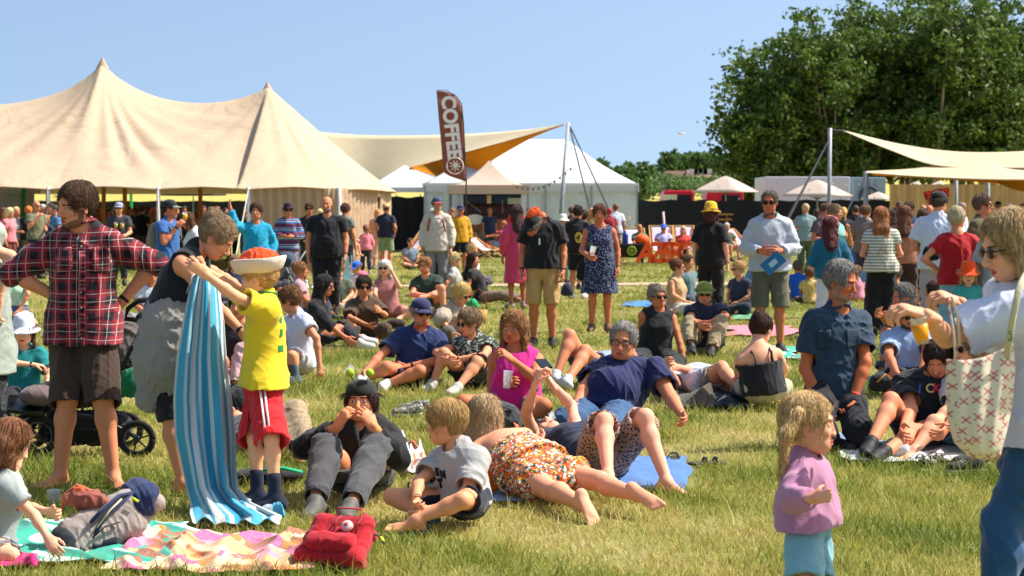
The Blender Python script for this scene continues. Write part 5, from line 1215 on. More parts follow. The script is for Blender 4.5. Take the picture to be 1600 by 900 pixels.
# ------------------------------------------------------------------ the people near the camera
K = cloth
SH = lambda c: ('shoe', plain('shoe_' + c, c, .6)); SK = lambda c: ('sandal', plain('sole_' + c, c, .7))
person('plaid', 'standing man in red and navy plaid shirt and brown shorts, hands on hips', jp(752, (130, 510), (130, 362, 0), -12, (20, 428, '+'), (96, 468, '-'), (240, 412, '+'), (190, 472, '-'), (106, 622, '-'), (94, 741, 0), (160, 622, '-'), (177, 741, 0), H=1.85, aF=-30, bF=25, bH=(-.8, -.3, -.35), hp=(119, 322)),
       sk='c98560', hd=(-46, 10, 6), hair=('short', '3c2616', 1.1, '6a4426'), beard='6e4a32', hsc=1.16, wide=1.04, watch='b', pnB=(-.3, .8, -.2),
       top=dict(m=K('8e1220', 'plaid', '141a2c', 'd8d0c8'), sl=1.12, loose=.018, hem=.10, collar=K('8e1220', 'plaid', '141a2c', 'd8d0c8'), v=.11), bot=dict(m=K('3c2b20'), hi=1.1, loose=.034), shoe=SK('1c1410'))
person('bend', 'woman in black tank bending forward with a blue striped towel', jp(768, (250, 534), (304, 398, 0), 80, (338, 478, '-'), (380, 520, '-'), (352, 436, '+'), (388, 462, '+'), (268, 650), (285, 752, 0), (286, 650), (292, 745, .2), H=1.72, hp=(338, 372)),
       sk='c98a66', fem=True, hd=(82, 38, 0), hair=('bun', '8a6a4c', 1.15, 'b89c78'), watch='a', top=dict(kind='tank', m=K('15151a'), hem=-.10, sl=0), bot=dict(m=K('1a1a1e'), hi=1.05, loose=.012))
person('boy', 'boy in yellow football shirt and red shorts holding up a towel', jp(792, (412, 604), (416, 470, 0), -78, (358, 446, '+'), (316, 420, '-'), (366, 462, '-'), (320, 428, '-'), (398, 684), (402, 770, 0), (424, 684), (430, 776, 0), H=1.38, hp=(404, 436)),
       sk='d8a078', hd=(-98, 6, 0), hair=('buzz', 'b08a54'), top=dict(m=K('dcc01e'), sl=.7, loose=.026, hem=.0, flare=.03, collar=K('1c7a3c')), bot=dict(m=K('c8121c'), hi=1.1, loose=.045, o=.018), shoe=('sock', K('141c30')))
person('girl', 'little girl with long brown hair kneeling at the lower left corner', jp(868, (-14, 846), (14, 742, 0), 105, (54, 806, '-'), (76, 842, '-'), (40, 792, '+'), (78, 800, '-'), (18, 868, '-'), (-30, 872, 0), (22, 862, '+'), (-30, 868, 0), H=1.15, hp=(16, 694)),
       sk='dba684', fem=True, hd=(110, 22, 0), hair=('long', '6e4022', 1.25, '9a623a'), top=dict(m=K('9aa09c'), sl=.6), bot=dict(m=K('8a8a90'), hi=.8))
person('bucket', 'child in white bucket hat and teal shirt sitting behind the pram', jp(650, (38, 616), (38, 546, 0), 10, (10, 566, '-'), (52, 570, '-'), (78, 584, '-'), (70, 610, '-'), (15, 622, '-'), (6, 655, 0), (70, 625, '-'), (76, 655, 0), H=1.25),
       sk='e0a88a', hd=(5, 8, 0), hair=('bob', '5a3420'), hat=('bucket', 'd8dcea'), top=dict(m=K('0c7878'), sl=.8, loose=.03), bot=dict(m=K('1c1c20'), hi=1.9), shoe=SH('2a2a2e'), watch='a')
person('edge', 'standing woman cut off by the left edge, only her arm and side showing', jp(742, (-24, 560), (-34, 352, 0), 60, (16, 400, '-'), (-2, 468, '-'), (-50, 420, '+'), (-30, 470, '+'), (-20, 650), (-22, 735, 0), (-30, 650), (-32, 730, .1), H=1.8),
       sk='dba684', fem=True, hd=(60, 0, 0), hair=('pony', '6a4a2a'), top=dict(kind='tank', m=K('98a094'), sl=0, hem=.1), bot=dict(m=K('16161a'), hi=1.9, loose=.02), shoe=SH('222226'))
person('mint', 'sitting woman in mint strap top behind the plaid man', jp(506, (24, 488), (22, 436, 0), 12, (-4, 458), (10, 482), (44, 460), (30, 484), (8, 492, '-'), (0, 500, 0), (44, 494, '-'), (52, 502, 0), H=1.68),
       sk='d0906a', fem=True, hd=(10, 5, 0), hair=('long', '4a2c1a'), top=dict(kind='strap', m=K('a8d0b0'), sl=0, hem=-.1), bot=dict(m=K('3a4660', 'denim', '56688c'), hi=.6))
person('blue_tee', 'man in blue tee and dark cap drinking, grey backpack on his back', js(262, 506, 1.80, 68, ('drink', 'down')), sk='b87050', hd=(78, 2, 0), hair=('short', '2a1c14'), hat=('cap', '1a1e24', '7a8478'),
       top=dict(m=K('2c5a94')), bot=dict(m=K('3a5078', 'denim', '5a749c'), hi=1.95), shoe=SH('1c1c20'), watch='a')
person('white_blouse', 'woman with brown hair in a white blouse looking down beside the drinking man', js(303, 498, 1.62, -70, 'front'), fem=True, sk='b87858', hd=(-85, 30, 0), hair=('bob', '5a3a24'), top=dict(m=K('d8d6d2'), sl=1.6), bot=dict(m=K('4a2a24'), hi=.9, loose=.04), shoe=SH('6a4a3a'))
person('turq', 'man in turquoise jacket raising a drink beside the tent wall', js(400, 498, 1.74, 12, ('up', 'pocket')), sk='b87858', hd=(0, -4, 0), hair=('curly', '4a2c1c'), top=dict(m=K('0c94b8'), sl=1.9, loose=.018, hem=.1), bot=dict(m=K('15171c'), hi=1.95), shoe=SH('1c1c20'))
person('striped', 'man in purple, blue and white striped sweater and dark felt hat', js(450, 455, 1.78, 5, 'front'), sk='b07050', hd=(15, 6, 0), hat=('fedora', '301820'), hair=('short', '2a1a14'), gl='sun', top=dict(m=K('5c2444', 'multistripe', '2c70a8', '6aa0d0'), sl=1.9, loose=.02, hem=.12), bot=dict(m=K('6a607a', 'leaf', '9a8a9c'), hi=1.95, loose=.02), shoe=SH('2a2a2e'))
person('pusher', 'man in black tee and sunglasses pushing the grey buggy', js(484, 452, 1.80, -25, 'push'), sk='b8744e', hd=(0, 0, 0), gl='sun', hair=('short', '4a2e1e'), top=dict(m=K('1a1a20')), bot=dict(m=K('3a3836'), hi=.95, loose=.03), shoe=('boot', plain('trainer_w', 'd8d8d8', .6)))
person('bald', 'heavy bald bearded man in plain black tee standing', js(511, 492, 1.87, 0, 'down', wide=1.22), sk='c07a58', wide=1.22, belly=.8, hd=(-5, 0, 0), hair=None, beard='6a5a50', top=dict(m=K('0e0e14'), sl=.62, loose=.024, hem=.08), bot=dict(m=K('101014'), hi=1.9, loose=.02), shoe=SH('1c1c20'), watch='b')
person('carrier', 'man with grey backpack and green towel carrying a toddler', js(538, 448, 1.78, 150, ('down', 'hold')), sk='b87450', hd=(150, 5, 0), hair=('curly', '5a3422'), top=dict(m=K('5c6058', 'leaf', '8a8c80')), bot=dict(m=K('2c3448'), hi=.95), shoe=SH('3a3a3a'))
person('toddler_carried', 'fair-haired toddler in turquoise shirt carried on an arm', jsit(545, 446, .92, 60, 'chair', 'knees', seat=.78), sk='d8a080', hd=(120, 0, 0), hair=('short', 'd8b878'), top=dict(m=K('2cb4a8'), sl=.7), bot=dict(m=K('a8b8b8'), hi=.9))
person('pink_child', 'child in pink top walking beside the black screen', js(572, 428, 1.22, 200, 'down', legs=.1), sk='c88a68', fem=True, hd=(200, 0, 0), hair=('pony', '6a4430'), top=dict(m=K('e07a88'), sl=1.6), bot=dict(m=K('2a2c38'), hi=1.9), shoe=SH('8a8a8a'))
person('straw', 'man seen from behind in navy tee, green shorts and straw hat', js(603, 424, 1.80, 172, 'pocket'), sk='c07a56', hd=(172, 0, 0), hair=('short', '4a3424'), hat=('straw', 'd8b070', '3a2a1c'), top=dict(m=K('1c1c34')), bot=dict(m=K('7c8c66'), hi=.9, loose=.035), shoe=SH('8a8a88'))
person('behind_straw', 'woman half hidden behind the man in the straw hat', js(590, 420, 1.66, 190, 'down'), sk='c08060', fem=True, hd=(190, 0, 0), hair=('bob', 'a07048'), top=dict(m=K('c08878')), bot=dict(m=K('d0a090'), hi=1.5), shoe=SH('8a8a88'))
person('hoodie', 'bearded man in cream hoodie and cap with a backpack', js(683, 470, 1.90, -5, 'down'), sk='c08060', hd=(10, 4, 0), hat=('cap', '3c4c6a', 'a03844'), hair=('short', '6a5a4a'), beard='8a7a6a', top=dict(m=K('c4b8a8'), sl=1.9, loose=.018, hem=.1), bot=dict(m=K('7a7a78'), hi=1.9), shoe=SH('5a5a5a'))
person('jumpsuit', 'older woman with short white hair in a black sleeveless jumpsuit', js(678, 462, 1.67, 5, 'down'), fem=True, sk='b87858', hd=(-10, 0, 0), hair=('short', 'c8bcb0'), top=dict(kind='tank', m=K('121218'), sl=0, hem=0), bot=dict(m=K('121218'), hi=1.85, loose=.05), shoe=SH('3a3030'), watch='b')
person('yellow_jacket', 'man in mustard yellow jacket and dark cap near the coffee van', js(719, 432, 1.78, 25, 'down'), sk='b06c4c', hd=(10, 5, 0), hat=('cap', '28304c'), hair=('short', '4a3424'), top=dict(m=K('c08a10'), sl=1.9, loose=.03, hem=.1), bot=dict(m=K('141420'), hi=.8), shoe=SH('3a3a3a'))
person('wig', 'woman in bright orange curly wig and sunglasses sitting behind the boy', jsit(412, 474, 1.68, 20, 'cross', seat=.2), fem=True, sk='b87050', hd=(35, 10, 0), hair=('curly', 'f0480c', 2.6, 'ff7a20'), gl='sun', top=dict(m=K('4a3a30')), bot=dict(m=K('2a2a34'), hi=1.8))
person('curly_boy', 'boy with curly hair in white tee sitting beside the football shirt boy', jp(592, (470, 568), (464, 494, 0), -55, (440, 530), (436, 566), (494, 528, '-'), (499, 570, '+'), (432, 560, '-'), (446, 592, 0), (456, 556, '-'), (462, 590, 0), H=1.55, hp=(453, 469)),
       sk='c88a66', hd=(-100, 14, 0), hair=('curly', '6e4424', 1.4, 'a87444'), top=dict(m=K('c8ccdc'), loose=.03), bot=dict(m=K('a8a8a4'), hi=.85, loose=.04), shoe=('sock', K('4a5a68')))
person('black_blouse', 'woman with long dark wavy hair in black blouse and sunglasses, in profile', jp(548, (488, 530), (500, 470, 0), 70, (512, 506), (540, 528), (498, 505, '+'), (535, 526), (540, 518, '-'), (562, 534, 0), (530, 512, '+'), (566, 528, 0), H=1.68),
       sk='b87452', fem=True, hd=(78, 8, 0), hair=('long', '1e1414', 1.3), gl='sun', top=dict(m=K('16141a'), sl=1.3, v=.1), bot=dict(m=K('1a1c24'), hi=1.85), shoe=SH('d0ccc4'))
person('kid_shades', 'curly haired kid in grey-green tee and mirrored sunglasses sitting', jsit(530, 488, 1.5, 5, 'cross'), sk='d89a76', hd=(-5, 2, 0), hair=('curly', 'a87440', 1.2), gl='sun', top=dict(m=K('5c6450'), loose=.035), bot=dict(m=K('a89c88'), hi=1.9, loose=.03))
person('blue_cap', 'child in a bright blue cap sitting in the middle group', jsit(560, 466, 1.25, -20, 'knees', 'lap'), sk='d0946e', hd=(-40, 18, 0), hair=('short', '8a6238'), hat=('cap', '1464d0'), top=dict(m=K('dcd8d8')), bot=dict(m=K('5a7aa8'), hi=.9))
person('pink_cap', 'small child in a pink cap sitting in front of the blue cap', jsit(572, 476, 1.0, -30, 'cross'), sk='d89a7a', hd=(-50, 20, 0), hair=('short', 'a8824e'), hat=('cap', 'e06a8c'), top=dict(m=K('e0b0b8')), bot=dict(m=K('b07a80'), hi=.9))
person('brown_tee', 'woman with short dark hair, sunglasses and brown tee sitting cross-legged', jp(538, (570, 516), (568, 470, 0), 8, (546, 496), (574, 508), (602, 492), (594, 486), (538, 512, '-'), (560, 530, 0), (600, 515, '-'), (590, 530, 0), H=1.66),
       sk='c07e5a', fem=True, hd=(12, 8, 0), hair=('short', '2c1a12', 1.3), gl='sun', top=dict(m=K('4c3622'), sl=.85, loose=.03), bot=dict(m=K('3a2a1c', 'leaf', '5a4630'), hi=1.8, loose=.03))
person('pink_dress', 'woman with white hair and sunglasses in dusty pink dress, hand to her ear', jp(500, (606, 486), (602, 438, 0), 0, (586, 460), (592, 482), (624, 448, '-'), (612, 424, '-'), (572, 486, '-'), (556, 494, 0), (650, 486, '-'), (628, 496, 0), H=1.68),
       sk='d09a7c', fem=True, hd=(-12, 0, 0), hair=('bob', 'd0c4b4', 1.1), gl='sun', top=dict(kind='tank', m=K('a86c6a'), sl=0), bot=dict(m=K('a86c6a'), hi=.5, loose=.03))
person('specs', 'man with spectacles and ginger hair in dark green tee hugging his knee', jp(498, (672, 484), (666, 434, 0), -10, (644, 460), (668, 462), (686, 456), (664, 464), (652, 472, '-'), (650, 492, 0), (690, 450, '-'), (694, 490, 0), H=1.80),
       sk='cc8a68', hd=(-20, 5, 0), hair=('short', '8a5a34'), gl='spec', beard='9a6a4a', top=dict(m=K('24382c')), bot=dict(m=K('6a6848'), hi=.9, loose=.03), shoe=SH('b8b4b0'))
person('pony_grey', 'woman with blonde ponytail in pale grey tee sitting half turned away', jsit(708, 470, 1.66, 100, 'side', 'back'), fem=True, sk='c88a6a', hd=(112, 0, 0), hair=('pony', 'c8a878'), gl='sun', top=dict(m=K('b8b4ae')), bot=dict(m=K('8a8a86'), hi=1.6))
person('black_dress', 'woman with long dark hair in black tee sitting with legs stretched right', jsit(752, 474, 1.68, 75, 'out', 'back'), fem=True, sk='b87858', hd=(60, -4, 0), hair=('long', '2c1610', 1.2), top=dict(m=K('18161a')), bot=dict(m=K('6a5644', 'leaf', '8a725c'), hi=1.8), shoe=SH('d8d4cc'))
person('beige_pony', 'woman with blonde ponytail in beige sweater looking down at her basket', jp(548, (708, 526), (712, 480, 0), 40, (690, 500), (706, 522), (736, 500), (742, 520), (700, 520, '-'), (710, 540, 0), (746, 522, '-'), (752, 540, 0), H=1.66),
       sk='c88c6a', fem=True, hd=(55, 25, 0), hair=('pony', 'c89c5c', 1.15), gl='sun', top=dict(m=K('a0917e'), sl=1.2, loose=.045), bot=dict(m=K('5a5448'), hi=1.7))
person('navy_polo', 'man in navy polo with orange collar and navy cap sitting with crossed legs', jp(603, (650, 588), (656, 517, 0), 5, (594, 556, '-'), (570, 582, '-'), (694, 562, '-'), (640, 572, '-'), (604, 574, '-'), (572, 590, 0), (656, 580, '-'), (606, 600, 0), H=1.82, hp=(658, 488)),
       sk='c07a56', hd=(22, 8, 0), hair=('short', '8a7a6a'), beard='94705c', gl='sun', hat=('cap', '242850'), watch='b', top=dict(m=K('16244c', 'melange', '1e3468'), sl=.72, loose=.024, collar=K('e0481c'), v=.10), bot=dict(m=K('141c34'), hi=.85, loose=.03), shoe=SH('c8c4bc'))
person('pattern_top', 'woman with short grey-brown hair and patterned top hugging her knees', jp(605, (742, 588), (740, 530, 0), -20, (682, 550, '-'), (700, 564, '-'), (756, 556, '-'), (712, 562, '-'), (694, 552, '-'), (676, 598, 0), (746, 566, '-'), (716, 604, 0), H=1.70, hp=(733, 504)),
       sk='cc8e6a', fem=True, hd=(-55, 12, 0), hair=('short', '7a5c40', 1.5, 'a88a64'), gl='sun', watch='b', top=dict(m=K('2a342c', 'leaf', 'a8aca0'), sl=.35, v=.08), bot=dict(m=K('141824'), hi=.95, loose=.03), shoe=SH('b8b4ac'))
person('pink_top', 'woman in bright pink sleeveless top sitting cross-legged, hand near her mouth', jp(668, (806, 634), (806, 549, 0), 0, (768, 616, '+'), (790, 602, '-'), (836, 592, '-'), (800, 562, '-'), (724, 628, '-'), (800, 652, 0), (850, 634, '-'), (815, 655, 0), H=1.74, hp=(802, 512)),
       sk='b8704c', fem=True, wide=1.06, hd=(-20, 4, 0), hair=('wavy', '8a5a34', 1.05, 'c08a54'), watch='a', curl=(1.2, 1.0), top=dict(kind='tank', m=K('cc1e80'), sl=0, neck=1.25), bot=dict(m=K('7a664c'), hi=.8, loose=.02))
J = jp(770, (562, 742), (566, 664, 0), 0, (474, 700, '-'), (526, 668, '-'), (622, 716, '-'), (584, 668, '-'), (510, 700, '-'), (492, 784, '-'), (588, 698, '-'), (548, 790, '-'), H=1.74, aF=-15, bF=10, aH=(.35, -.1, .55), bH=(-.35, -.1, .55), hp=(564, 628))
person('cap_guy', 'young person in black tracksuit top and cap backwards with both hands at the mouth', J, sk='c8865e', hd=(-6, -6, 0), hair=('bob', '3a2218'), hat=('capback', '1c1c16'), curl=(1.0, 1.0), pnA=(.6, .5, 0), pnB=(-.6, .5, 0), jaw=1.05,
       top=dict(m=K('121214'), sl=1.85, loose=.012, v=.1, collar=K('3a3a3c')), bot=dict(m=K('2a2a2c', 'denim', '4c4c4e'), hi=1.93, loose=.018), shoe=SH('5a5a54'), band='b8923c', watch='b')
person('grey_boy', 'blond boy in grey tee sitting cross-legged on the grass, looking left', jp(815, (728, 780), (716, 704, 0), -48, (654, 752, '-'), (650, 782, '-'), (728, 776, '-'), (672, 798, '-'), (612, 776, '-'), (662, 806, 0), (722, 782, '-'), (650, 812, 0), H=1.42, hp=(697, 662), aF=(-.8, -.4, -.1), bF=(-1, -.2, 0)),
       sk='d0946c', hd=(-98, 4, 0), hair=('kid', 'b08446', 1.15, 'd8b070'), watch='a', curl=(1.0, 1.0), top=dict(m=K('9c9a96', 'melange', 'b4b2ae'), loose=.03, sl=.72, hem=.05), bot=dict(m=K('141c30'), hi=.75, loose=.03), shoe=SK('2c6070'))
person('behind_legs', 'person in khaki trousers lying behind the cap wearer, knees bent', jp(704, (404, 694), (380, 672, '+'), 20, (370, 690, '+'), (392, 700, '-'), (396, 676, '+'), (410, 690, '-'), (446, 650, '-'), (466, 702, '-'), (462, 642, '-'), (480, 696, '-'), H=1.7), sk='c88a66', hd=((0, -.2, 1), 0, (-.6, .8, 0)), hair=('short', '4a3424'), top=dict(m=K('3a3c40')), bot=dict(m=K('a08a6c', 'leaf', '8a7458'), hi=1.9, loose=.01))
person('sunbather', 'woman lying face down in orange flowered dress with bare legs towards the camera', jp(778, (838, 738), (772, 688, '+'), 172, (800, 720, 0), (830, 700, .1), (716, 712, 0), (735, 700, .1), (938, 752, '-'), (996, 774, '-'), (862, 768, '-'), (908, 788, '-'), H=1.70, wide=1.08, aF=(.55, -.5, -.35), bF=(.25, -.55, -.55), hipyaw=190, hp=(758, 652)),
       sk='d49878', fem=True, wide=1.08, hd=(170, 5, 0), hair=('wavy', 'a88656', 1.3, 'd0b488'), top=dict(kind='wrap', m=K('f0e8dc', 'floral', 'e8561c', '2c5a50', s=.8), sl=0, o=.012, name='dress', hem=.0, cut=.5), bot=dict(m=K('f0e8dc', 'floral', 'e8561c', '2c5a50', s=.8), hi=.52, loose=.035, name='dress_skirt', lap=1, o=.02))
person('phone', 'woman lying on her back with sunglasses holding a phone up, patterned trousers', jp(752, (942, 716), (872, 690, '+'), 22, (822, 646, '-'), (836, 602, '-'), (893, 634, '+'), (862, 600, '-'), (944, 658, '-'), (950, 742, '-'), (1008, 652, '-'), (1042, 752, '-'), H=1.70, sh=((838, 692, 0), (902, 682, 0)), aF=(.35, -.7, -.1), bF=(.85, -.5, -.12), hp=(850, 680), aH=(.35, 0, .9), bH=(-.5, 0, .8)),
       sk='d89c80', fem=True, hd=((.15, -.25, .95), 0, (-.85, .5, -.05)), hair=('short', '5a3a24'), gl='sun', band='1c1414', watch='a', curl=(1.1, 1.1), pnA=(.5, 0, -.3), pnB=(-.5, 0, -.5), top=dict(kind='tank', m=K('16203c'), sl=0), bot=dict(m=K('a88878', 'leopard', '2a1c24', '6a4a48'), hi=.93, loose=.035))
person('big_navy', 'large grey-haired man with glasses in navy tee leaning back on his arms', jp(678, (945, 642), (980, 574, .22), -6, (916, 604, '-'), (900, 634, '-'), (1046, 618, '-'), (1064, 646, '-'), (896, 660, '-'), (858, 668, 0), (960, 664, '-'), (925, 690, 0), H=1.82, wide=1.22, sh=((938, 580, 0), (1024, 578, 0)), hp=(974, 534, -.12)),
       sk='c8805c', wide=1.22, belly=1.5, hd=(-14, 4, 6), hair=('thin', '8c857c', .8, 'b4aea6'), gl='spec', hsc=1.18, jaw=1.15, top=dict(m=K('141c4c'), sl=.66, loose=.026, hem=.08), bot=dict(m=K('1c3450', 'denim', '345880'), hi=1.6, loose=.03))
person('knees_up', 'person lying behind the large man, only bent bare knees visible', jp(606, (936, 590), (960, 566, '+'), 15, (930, 580, '+'), (940, 590, '-'), (975, 580, '+'), (965, 590, '-'), (890, 524, '-'), (870, 584, '-'), (914, 548, '-'), (888, 592, '-'), H=1.80), sk='c07c58', hd=((0, -.2, 1), 0, (.4, .9, 0)), hair=('short', '4a3424'), top=dict(m=K('8a9ab8')), bot=dict(m=K('30343c'), hi=.6, loose=.03), shoe=SH('b8b8ba'))
person('lying_white', 'person in white tee lying on the back with hands over the face', jp(622, (1118, 602), (1070, 590, '+'), 25, (1056, 600, '-'), (1046, 578, '-'), (1082, 580, '-'), (1058, 574, '-'), (1128, 574, '-'), (1156, 606, '-'), (1148, 590, '-'), (1176, 614, '-'), H=1.72, hp=(1048, 584)), sk='cc8c6c', hd=((0, -.3, .95), 0, (-.95, .3, 0)), hair=('short', '5c3824', 1.3), gl='sun', top=dict(m=K('c4c8d4')), bot=dict(m=K('8a8474'), hi=.6, loose=.03), shoe=SH('3a3c40'))
person('black_sleeveless', 'woman with tied grey hair and sunglasses in black sleeveless top, leaning on one arm', jp(572, (1022, 556), (1028, 486, 0), 10, (1000, 530, '+'), (1004, 560, '+'), (1062, 536, '-'), (1070, 572, '-'), (996, 560, '-'), (1030, 578, 0), (1060, 566, '-'), (1020, 586, 0), H=1.72, hp=(1027, 464)),
       sk='b87048', fem=True, hd=(28, 0, 0), hair=('bun', '7c6a58', 1.0, 'a89a88'), gl='sun', top=dict(kind='tank', m=K('141416'), sl=0), bot=dict(m=K('121214'), hi=1.9, loose=.02))
person('green_cap', 'bearded man in olive green cap and navy polo sitting with arms on his knees', jp(552, (1104, 534), (1104, 478, 0), 0, (1078, 500, '-'), (1094, 508, '-'), (1136, 496, '-'), (1102, 506, '-'), (1076, 502, '-'), (1080, 540, '-'), (1126, 502, '-'), (1112, 546, '-'), H=1.80, hp=(1101, 458)),
       sk='c07a56', hd=(-4, 8, 0), hair=('short', '8a7a6a'), beard='a08470', gl='sun', hat=('cap', '7c8438'), watch='a', top=dict(m=K('1a2238'), collar=K('1a2238')), bot=dict(m=K('9a8868'), hi=1.93, loose=.02), shoe=SH('202226'))
person('camel', 'woman with hair bun and camel vest sitting in profile', jsit(1056, 492, 1.66, 60, 'side', ('lap', 'back')), fem=True, sk='c8926e', hd=(78, 0, 0), hair=('bun', '6a4028'), gl='sun', top=dict(kind='tank', m=K('b8946c'), sl=0), bot=dict(m=K('c0b8a8'), hi=1.7))
person('behind_camel', 'person in teal-grey shirt sitting close behind the camel vest woman', jsit(1072, 478, 1.68, 40, 'side', 'back'), sk='c08060', hd=(60, 0, 0), hair=('short', '5a3c28'), top=dict(m=K('5c7478')), bot=dict(m=K('3a444c'), hi=1.7))
person('navy_girl', 'young woman with fair bun and sunglasses in dark blue tee sitting sideways', jsit(1158, 492, 1.6, -45, 'cross', 'lap'), fem=True, sk='cc8e6c', hd=(-60, 5, 0), hair=('bun', 'b08858'), gl='sun', top=dict(m=K('242c44'), sl=.5), bot=dict(m=K('1a2030'), hi=1.8))
person('tank_back', 'woman seen from behind in black strap top and cream trousers, hair in a knot', jp(640, (1192, 606), (1184, 546, 0), 192, (1226, 576, '+'), (1215, 606, '+'), (1154, 570, '+'), (1152, 602, '+'), (1222, 606, '+'), (1200, 610, .3), (1158, 606, '+'), (1180, 610, .3), H=1.68, hp=(1189, 515)),
       sk='d49c7c', fem=True, hd=(150, 24, 0), hair=('bun', '3a2018', 1.05), top=dict(kind='strap', m=K('181820'), sl=0, cut=.66), bot=dict(m=K('b0a48a'), hi=1.6, loose=.02, rise=.3))
J = js(848, 542, 1.82, -6, 'down'); J['hp'] = (832, 352)
person('polo_black', 'standing man in black polo and khaki shorts, orange tuft on his black cap', J, sk='b06a48', hd=(-38, 34, 8), hair=('short', '6a6058'), gl='sun', hat=('cap', '101014'), top=dict(m=K('0e0e12'), sl=.72, loose=.026, hem=.02, collar=K('0e0e12'), v=.08), bot=dict(m=K('b08c54'), hi=1.02, loose=.024), shoe=SH('202022'), watch='ab')
person('dotted', 'standing woman in navy white-dotted summer dress holding a plastic cup', js(937, 518, 1.72, 0, ('hold', 'down'), wide=1.08), wide=1.08, sk='b86c4c', fem=True, hd=(-6, 4, 0), hair=('pony', '5a3420', 1.1), top=dict(kind='tank', m=K('161e42', 'dots', 'a8b0cc'), sl=0, skirt=(.40, .16, .26), name='dress', neck=1.3), shoe=SH('6a4a3a'), watch='b')
person('yellow_hat', 'person in yellow bucket hat and black clothes seen from behind', js(1110, 506, 1.74, 158, 'down'), sk='d8a88c', hd=(165, 4, 0), fem=True, hair=('bob', '4a2018'), hat=('bucket', 'e0aa20'), top=dict(m=K('0e0e10'), sl=.8, loose=.03, hem=.08), bot=dict(m=K('101012'), hi=1.9, loose=.03), shoe=SH('1a1a1c'), watch='a')
person('sweater', 'tall man in pale grey sweater and olive shorts holding a blue leaflet', js(1203, 552, 1.88, -6, 'front'), sk='b86c48', hd=(-14, 6, 0), hair=('thin', '5c4e44', .9, '8a7c70'), gl='sun', top=dict(m=K('a8acb4', 'melange', 'b8bcc4'), sl=1.85, loose=.018, hem=.05, collar=K('1c5a58')), bot=dict(m=K('5c5a46'), hi=1.02, loose=.034), shoe=SH('2c2a28'), watch='a')
person('kneeler', 'grey-haired man in dark blue short-sleeved shirt kneeling and looking down right', jp(700, (1303, 602, .1), (1308, 488, 0), 20, (1258, 576, '-'), (1284, 632, '-'), (1352, 566, '-'), (1334, 622, '-'), (1280, 672, '-'), (1300, 690, .35), (1340, 672, '-'), (1350, 690, .35), H=1.84, hp=(1314, 440)),
       sk='b4643e', hsc=1.14, hd=(52, 16, 0), hair=('thin', '6c6660', 1.5, 'a8a29a'), beard='8c6a56', band='e04a2a', watch='b', curl=(.9, .9), top=dict(m=K('20364a'), sl=.68, loose=.026, hem=.13, v=.13, collar=K('20364a')), bot=dict(m=K('14161e'), hi=1.9, loose=.02), shoe=SH('1c1c1e'))
person('teal_back', 'girl with long dark red hair and flower crown in teal top, seen from behind', js(1297, 530, 1.54, 178, 'front'), fem=True, sk='d09876', hd=(176, 6, 0), hair=('long', '4a1618', 1.1, '6a2420'), top=dict(m=K('0c5c78'), sl=1.2, loose=.02), bot=dict(m=K('d0cce0'), hi=1.9, loose=.03), shoe=SH('c8c8c8'))
person('stripe_back', 'woman with wavy ginger hair in striped tee and long black trousers, from behind', js(1377, 527, 1.68, 178, 'front'), fem=True, sk='cc8e6c', hd=(170, 4, 0), hair=('xlong', '8a4a22', 1.1, 'c07a40'), top=dict(m=K('d8d4c4', 'hstripe', '7a8478', s=.8), sl=.45, loose=.024), bot=dict(m=K('0e0e12'), hi=1.9, loose=.05, lap=1), shoe=SH('1a1a1c'))
person('white_back', 'man in white tee and black cap with a dark strap across his back', js(1466, 545, 1.88, 160, 'front', wide=1.05), wide=1.05, sk='c48464', hd=(140, 0, 0), hair=('short', '4a382c'), hat=('cap', '101012'), top=dict(m=K('c8ccdc'), sl=.7, loose=.03), bot=dict(m=K('a89ca4'), hi=1.9, loose=.025), shoe=SH('d8d8d8'))
person('red_back', 'woman from behind in red top and jeans with tied blond hair and hands on hips', js(1495, 566, 1.67, 182, 'hips'), fem=True, sk='c08260', hd=(155, 0, 0), hair=('bun', 'c8b48c', 1.1, 'e0d0ac'), top=dict(m=K('a80e18'), sl=.5, neck=1.5, loose=.01), bot=dict(m=K('5c88a8', 'denim', '88b0cc'), hi=1.9), shoe=SH('c8c8c8'), watch='a')
person('olive_man', 'man in olive tee and dark glasses facing right behind the red top', js(1532, 540, 1.84, 60, 'down'), sk='b87454', hd=(75, 0, 0), hair=('short', '5c4434'), gl='sun', top=dict(m=K('4a4628'), loose=.03), bot=dict(m=K('1a1a1c'), hi=1.9), shoe=SH('1a1a1c'))
person('grey_back', 'person in pale grey tee half hidden behind the foreground woman', js(1560, 572, 1.60, 150, 'down'), sk='c48c6c', hd=(150, 0, 0), hair=('short', '8a7a6a'), top=dict(m=K('9aa09c'), loose=.035, sl=.8), bot=dict(m=K('3a3c40'), hi=.9), shoe=SH('8a8a88'))
J = js(1303, 496, 1.72, 35, ('down', 'drink'))
person('bun_mint', 'woman with messy bun and mint tank raising a hand to her face', J, fem=True, sk='b87c5c', hd=(55, 0, 0), hair=('bun', '7a5c40', 1.4, 'a88c68'), top=dict(kind='tank', m=K('7ab0a4'), sl=0), bot=dict(m=K('3a3c50'), hi=1.8), shoe=SH('8a8a88'))
person('floral_navy', 'man in dark navy floral shirt seen from behind near the plank fence', js(1420, 468, 1.80, 165, 'front'), sk='b87454', hd=(150, 0, 0), hair=('short', '4a3020'), top=dict(m=K('182442', 'leaf', '4a6084', s=1.3), loose=.03), bot=dict(m=K('2a3040'), hi=1.9), shoe=SH('2a2a2e'))
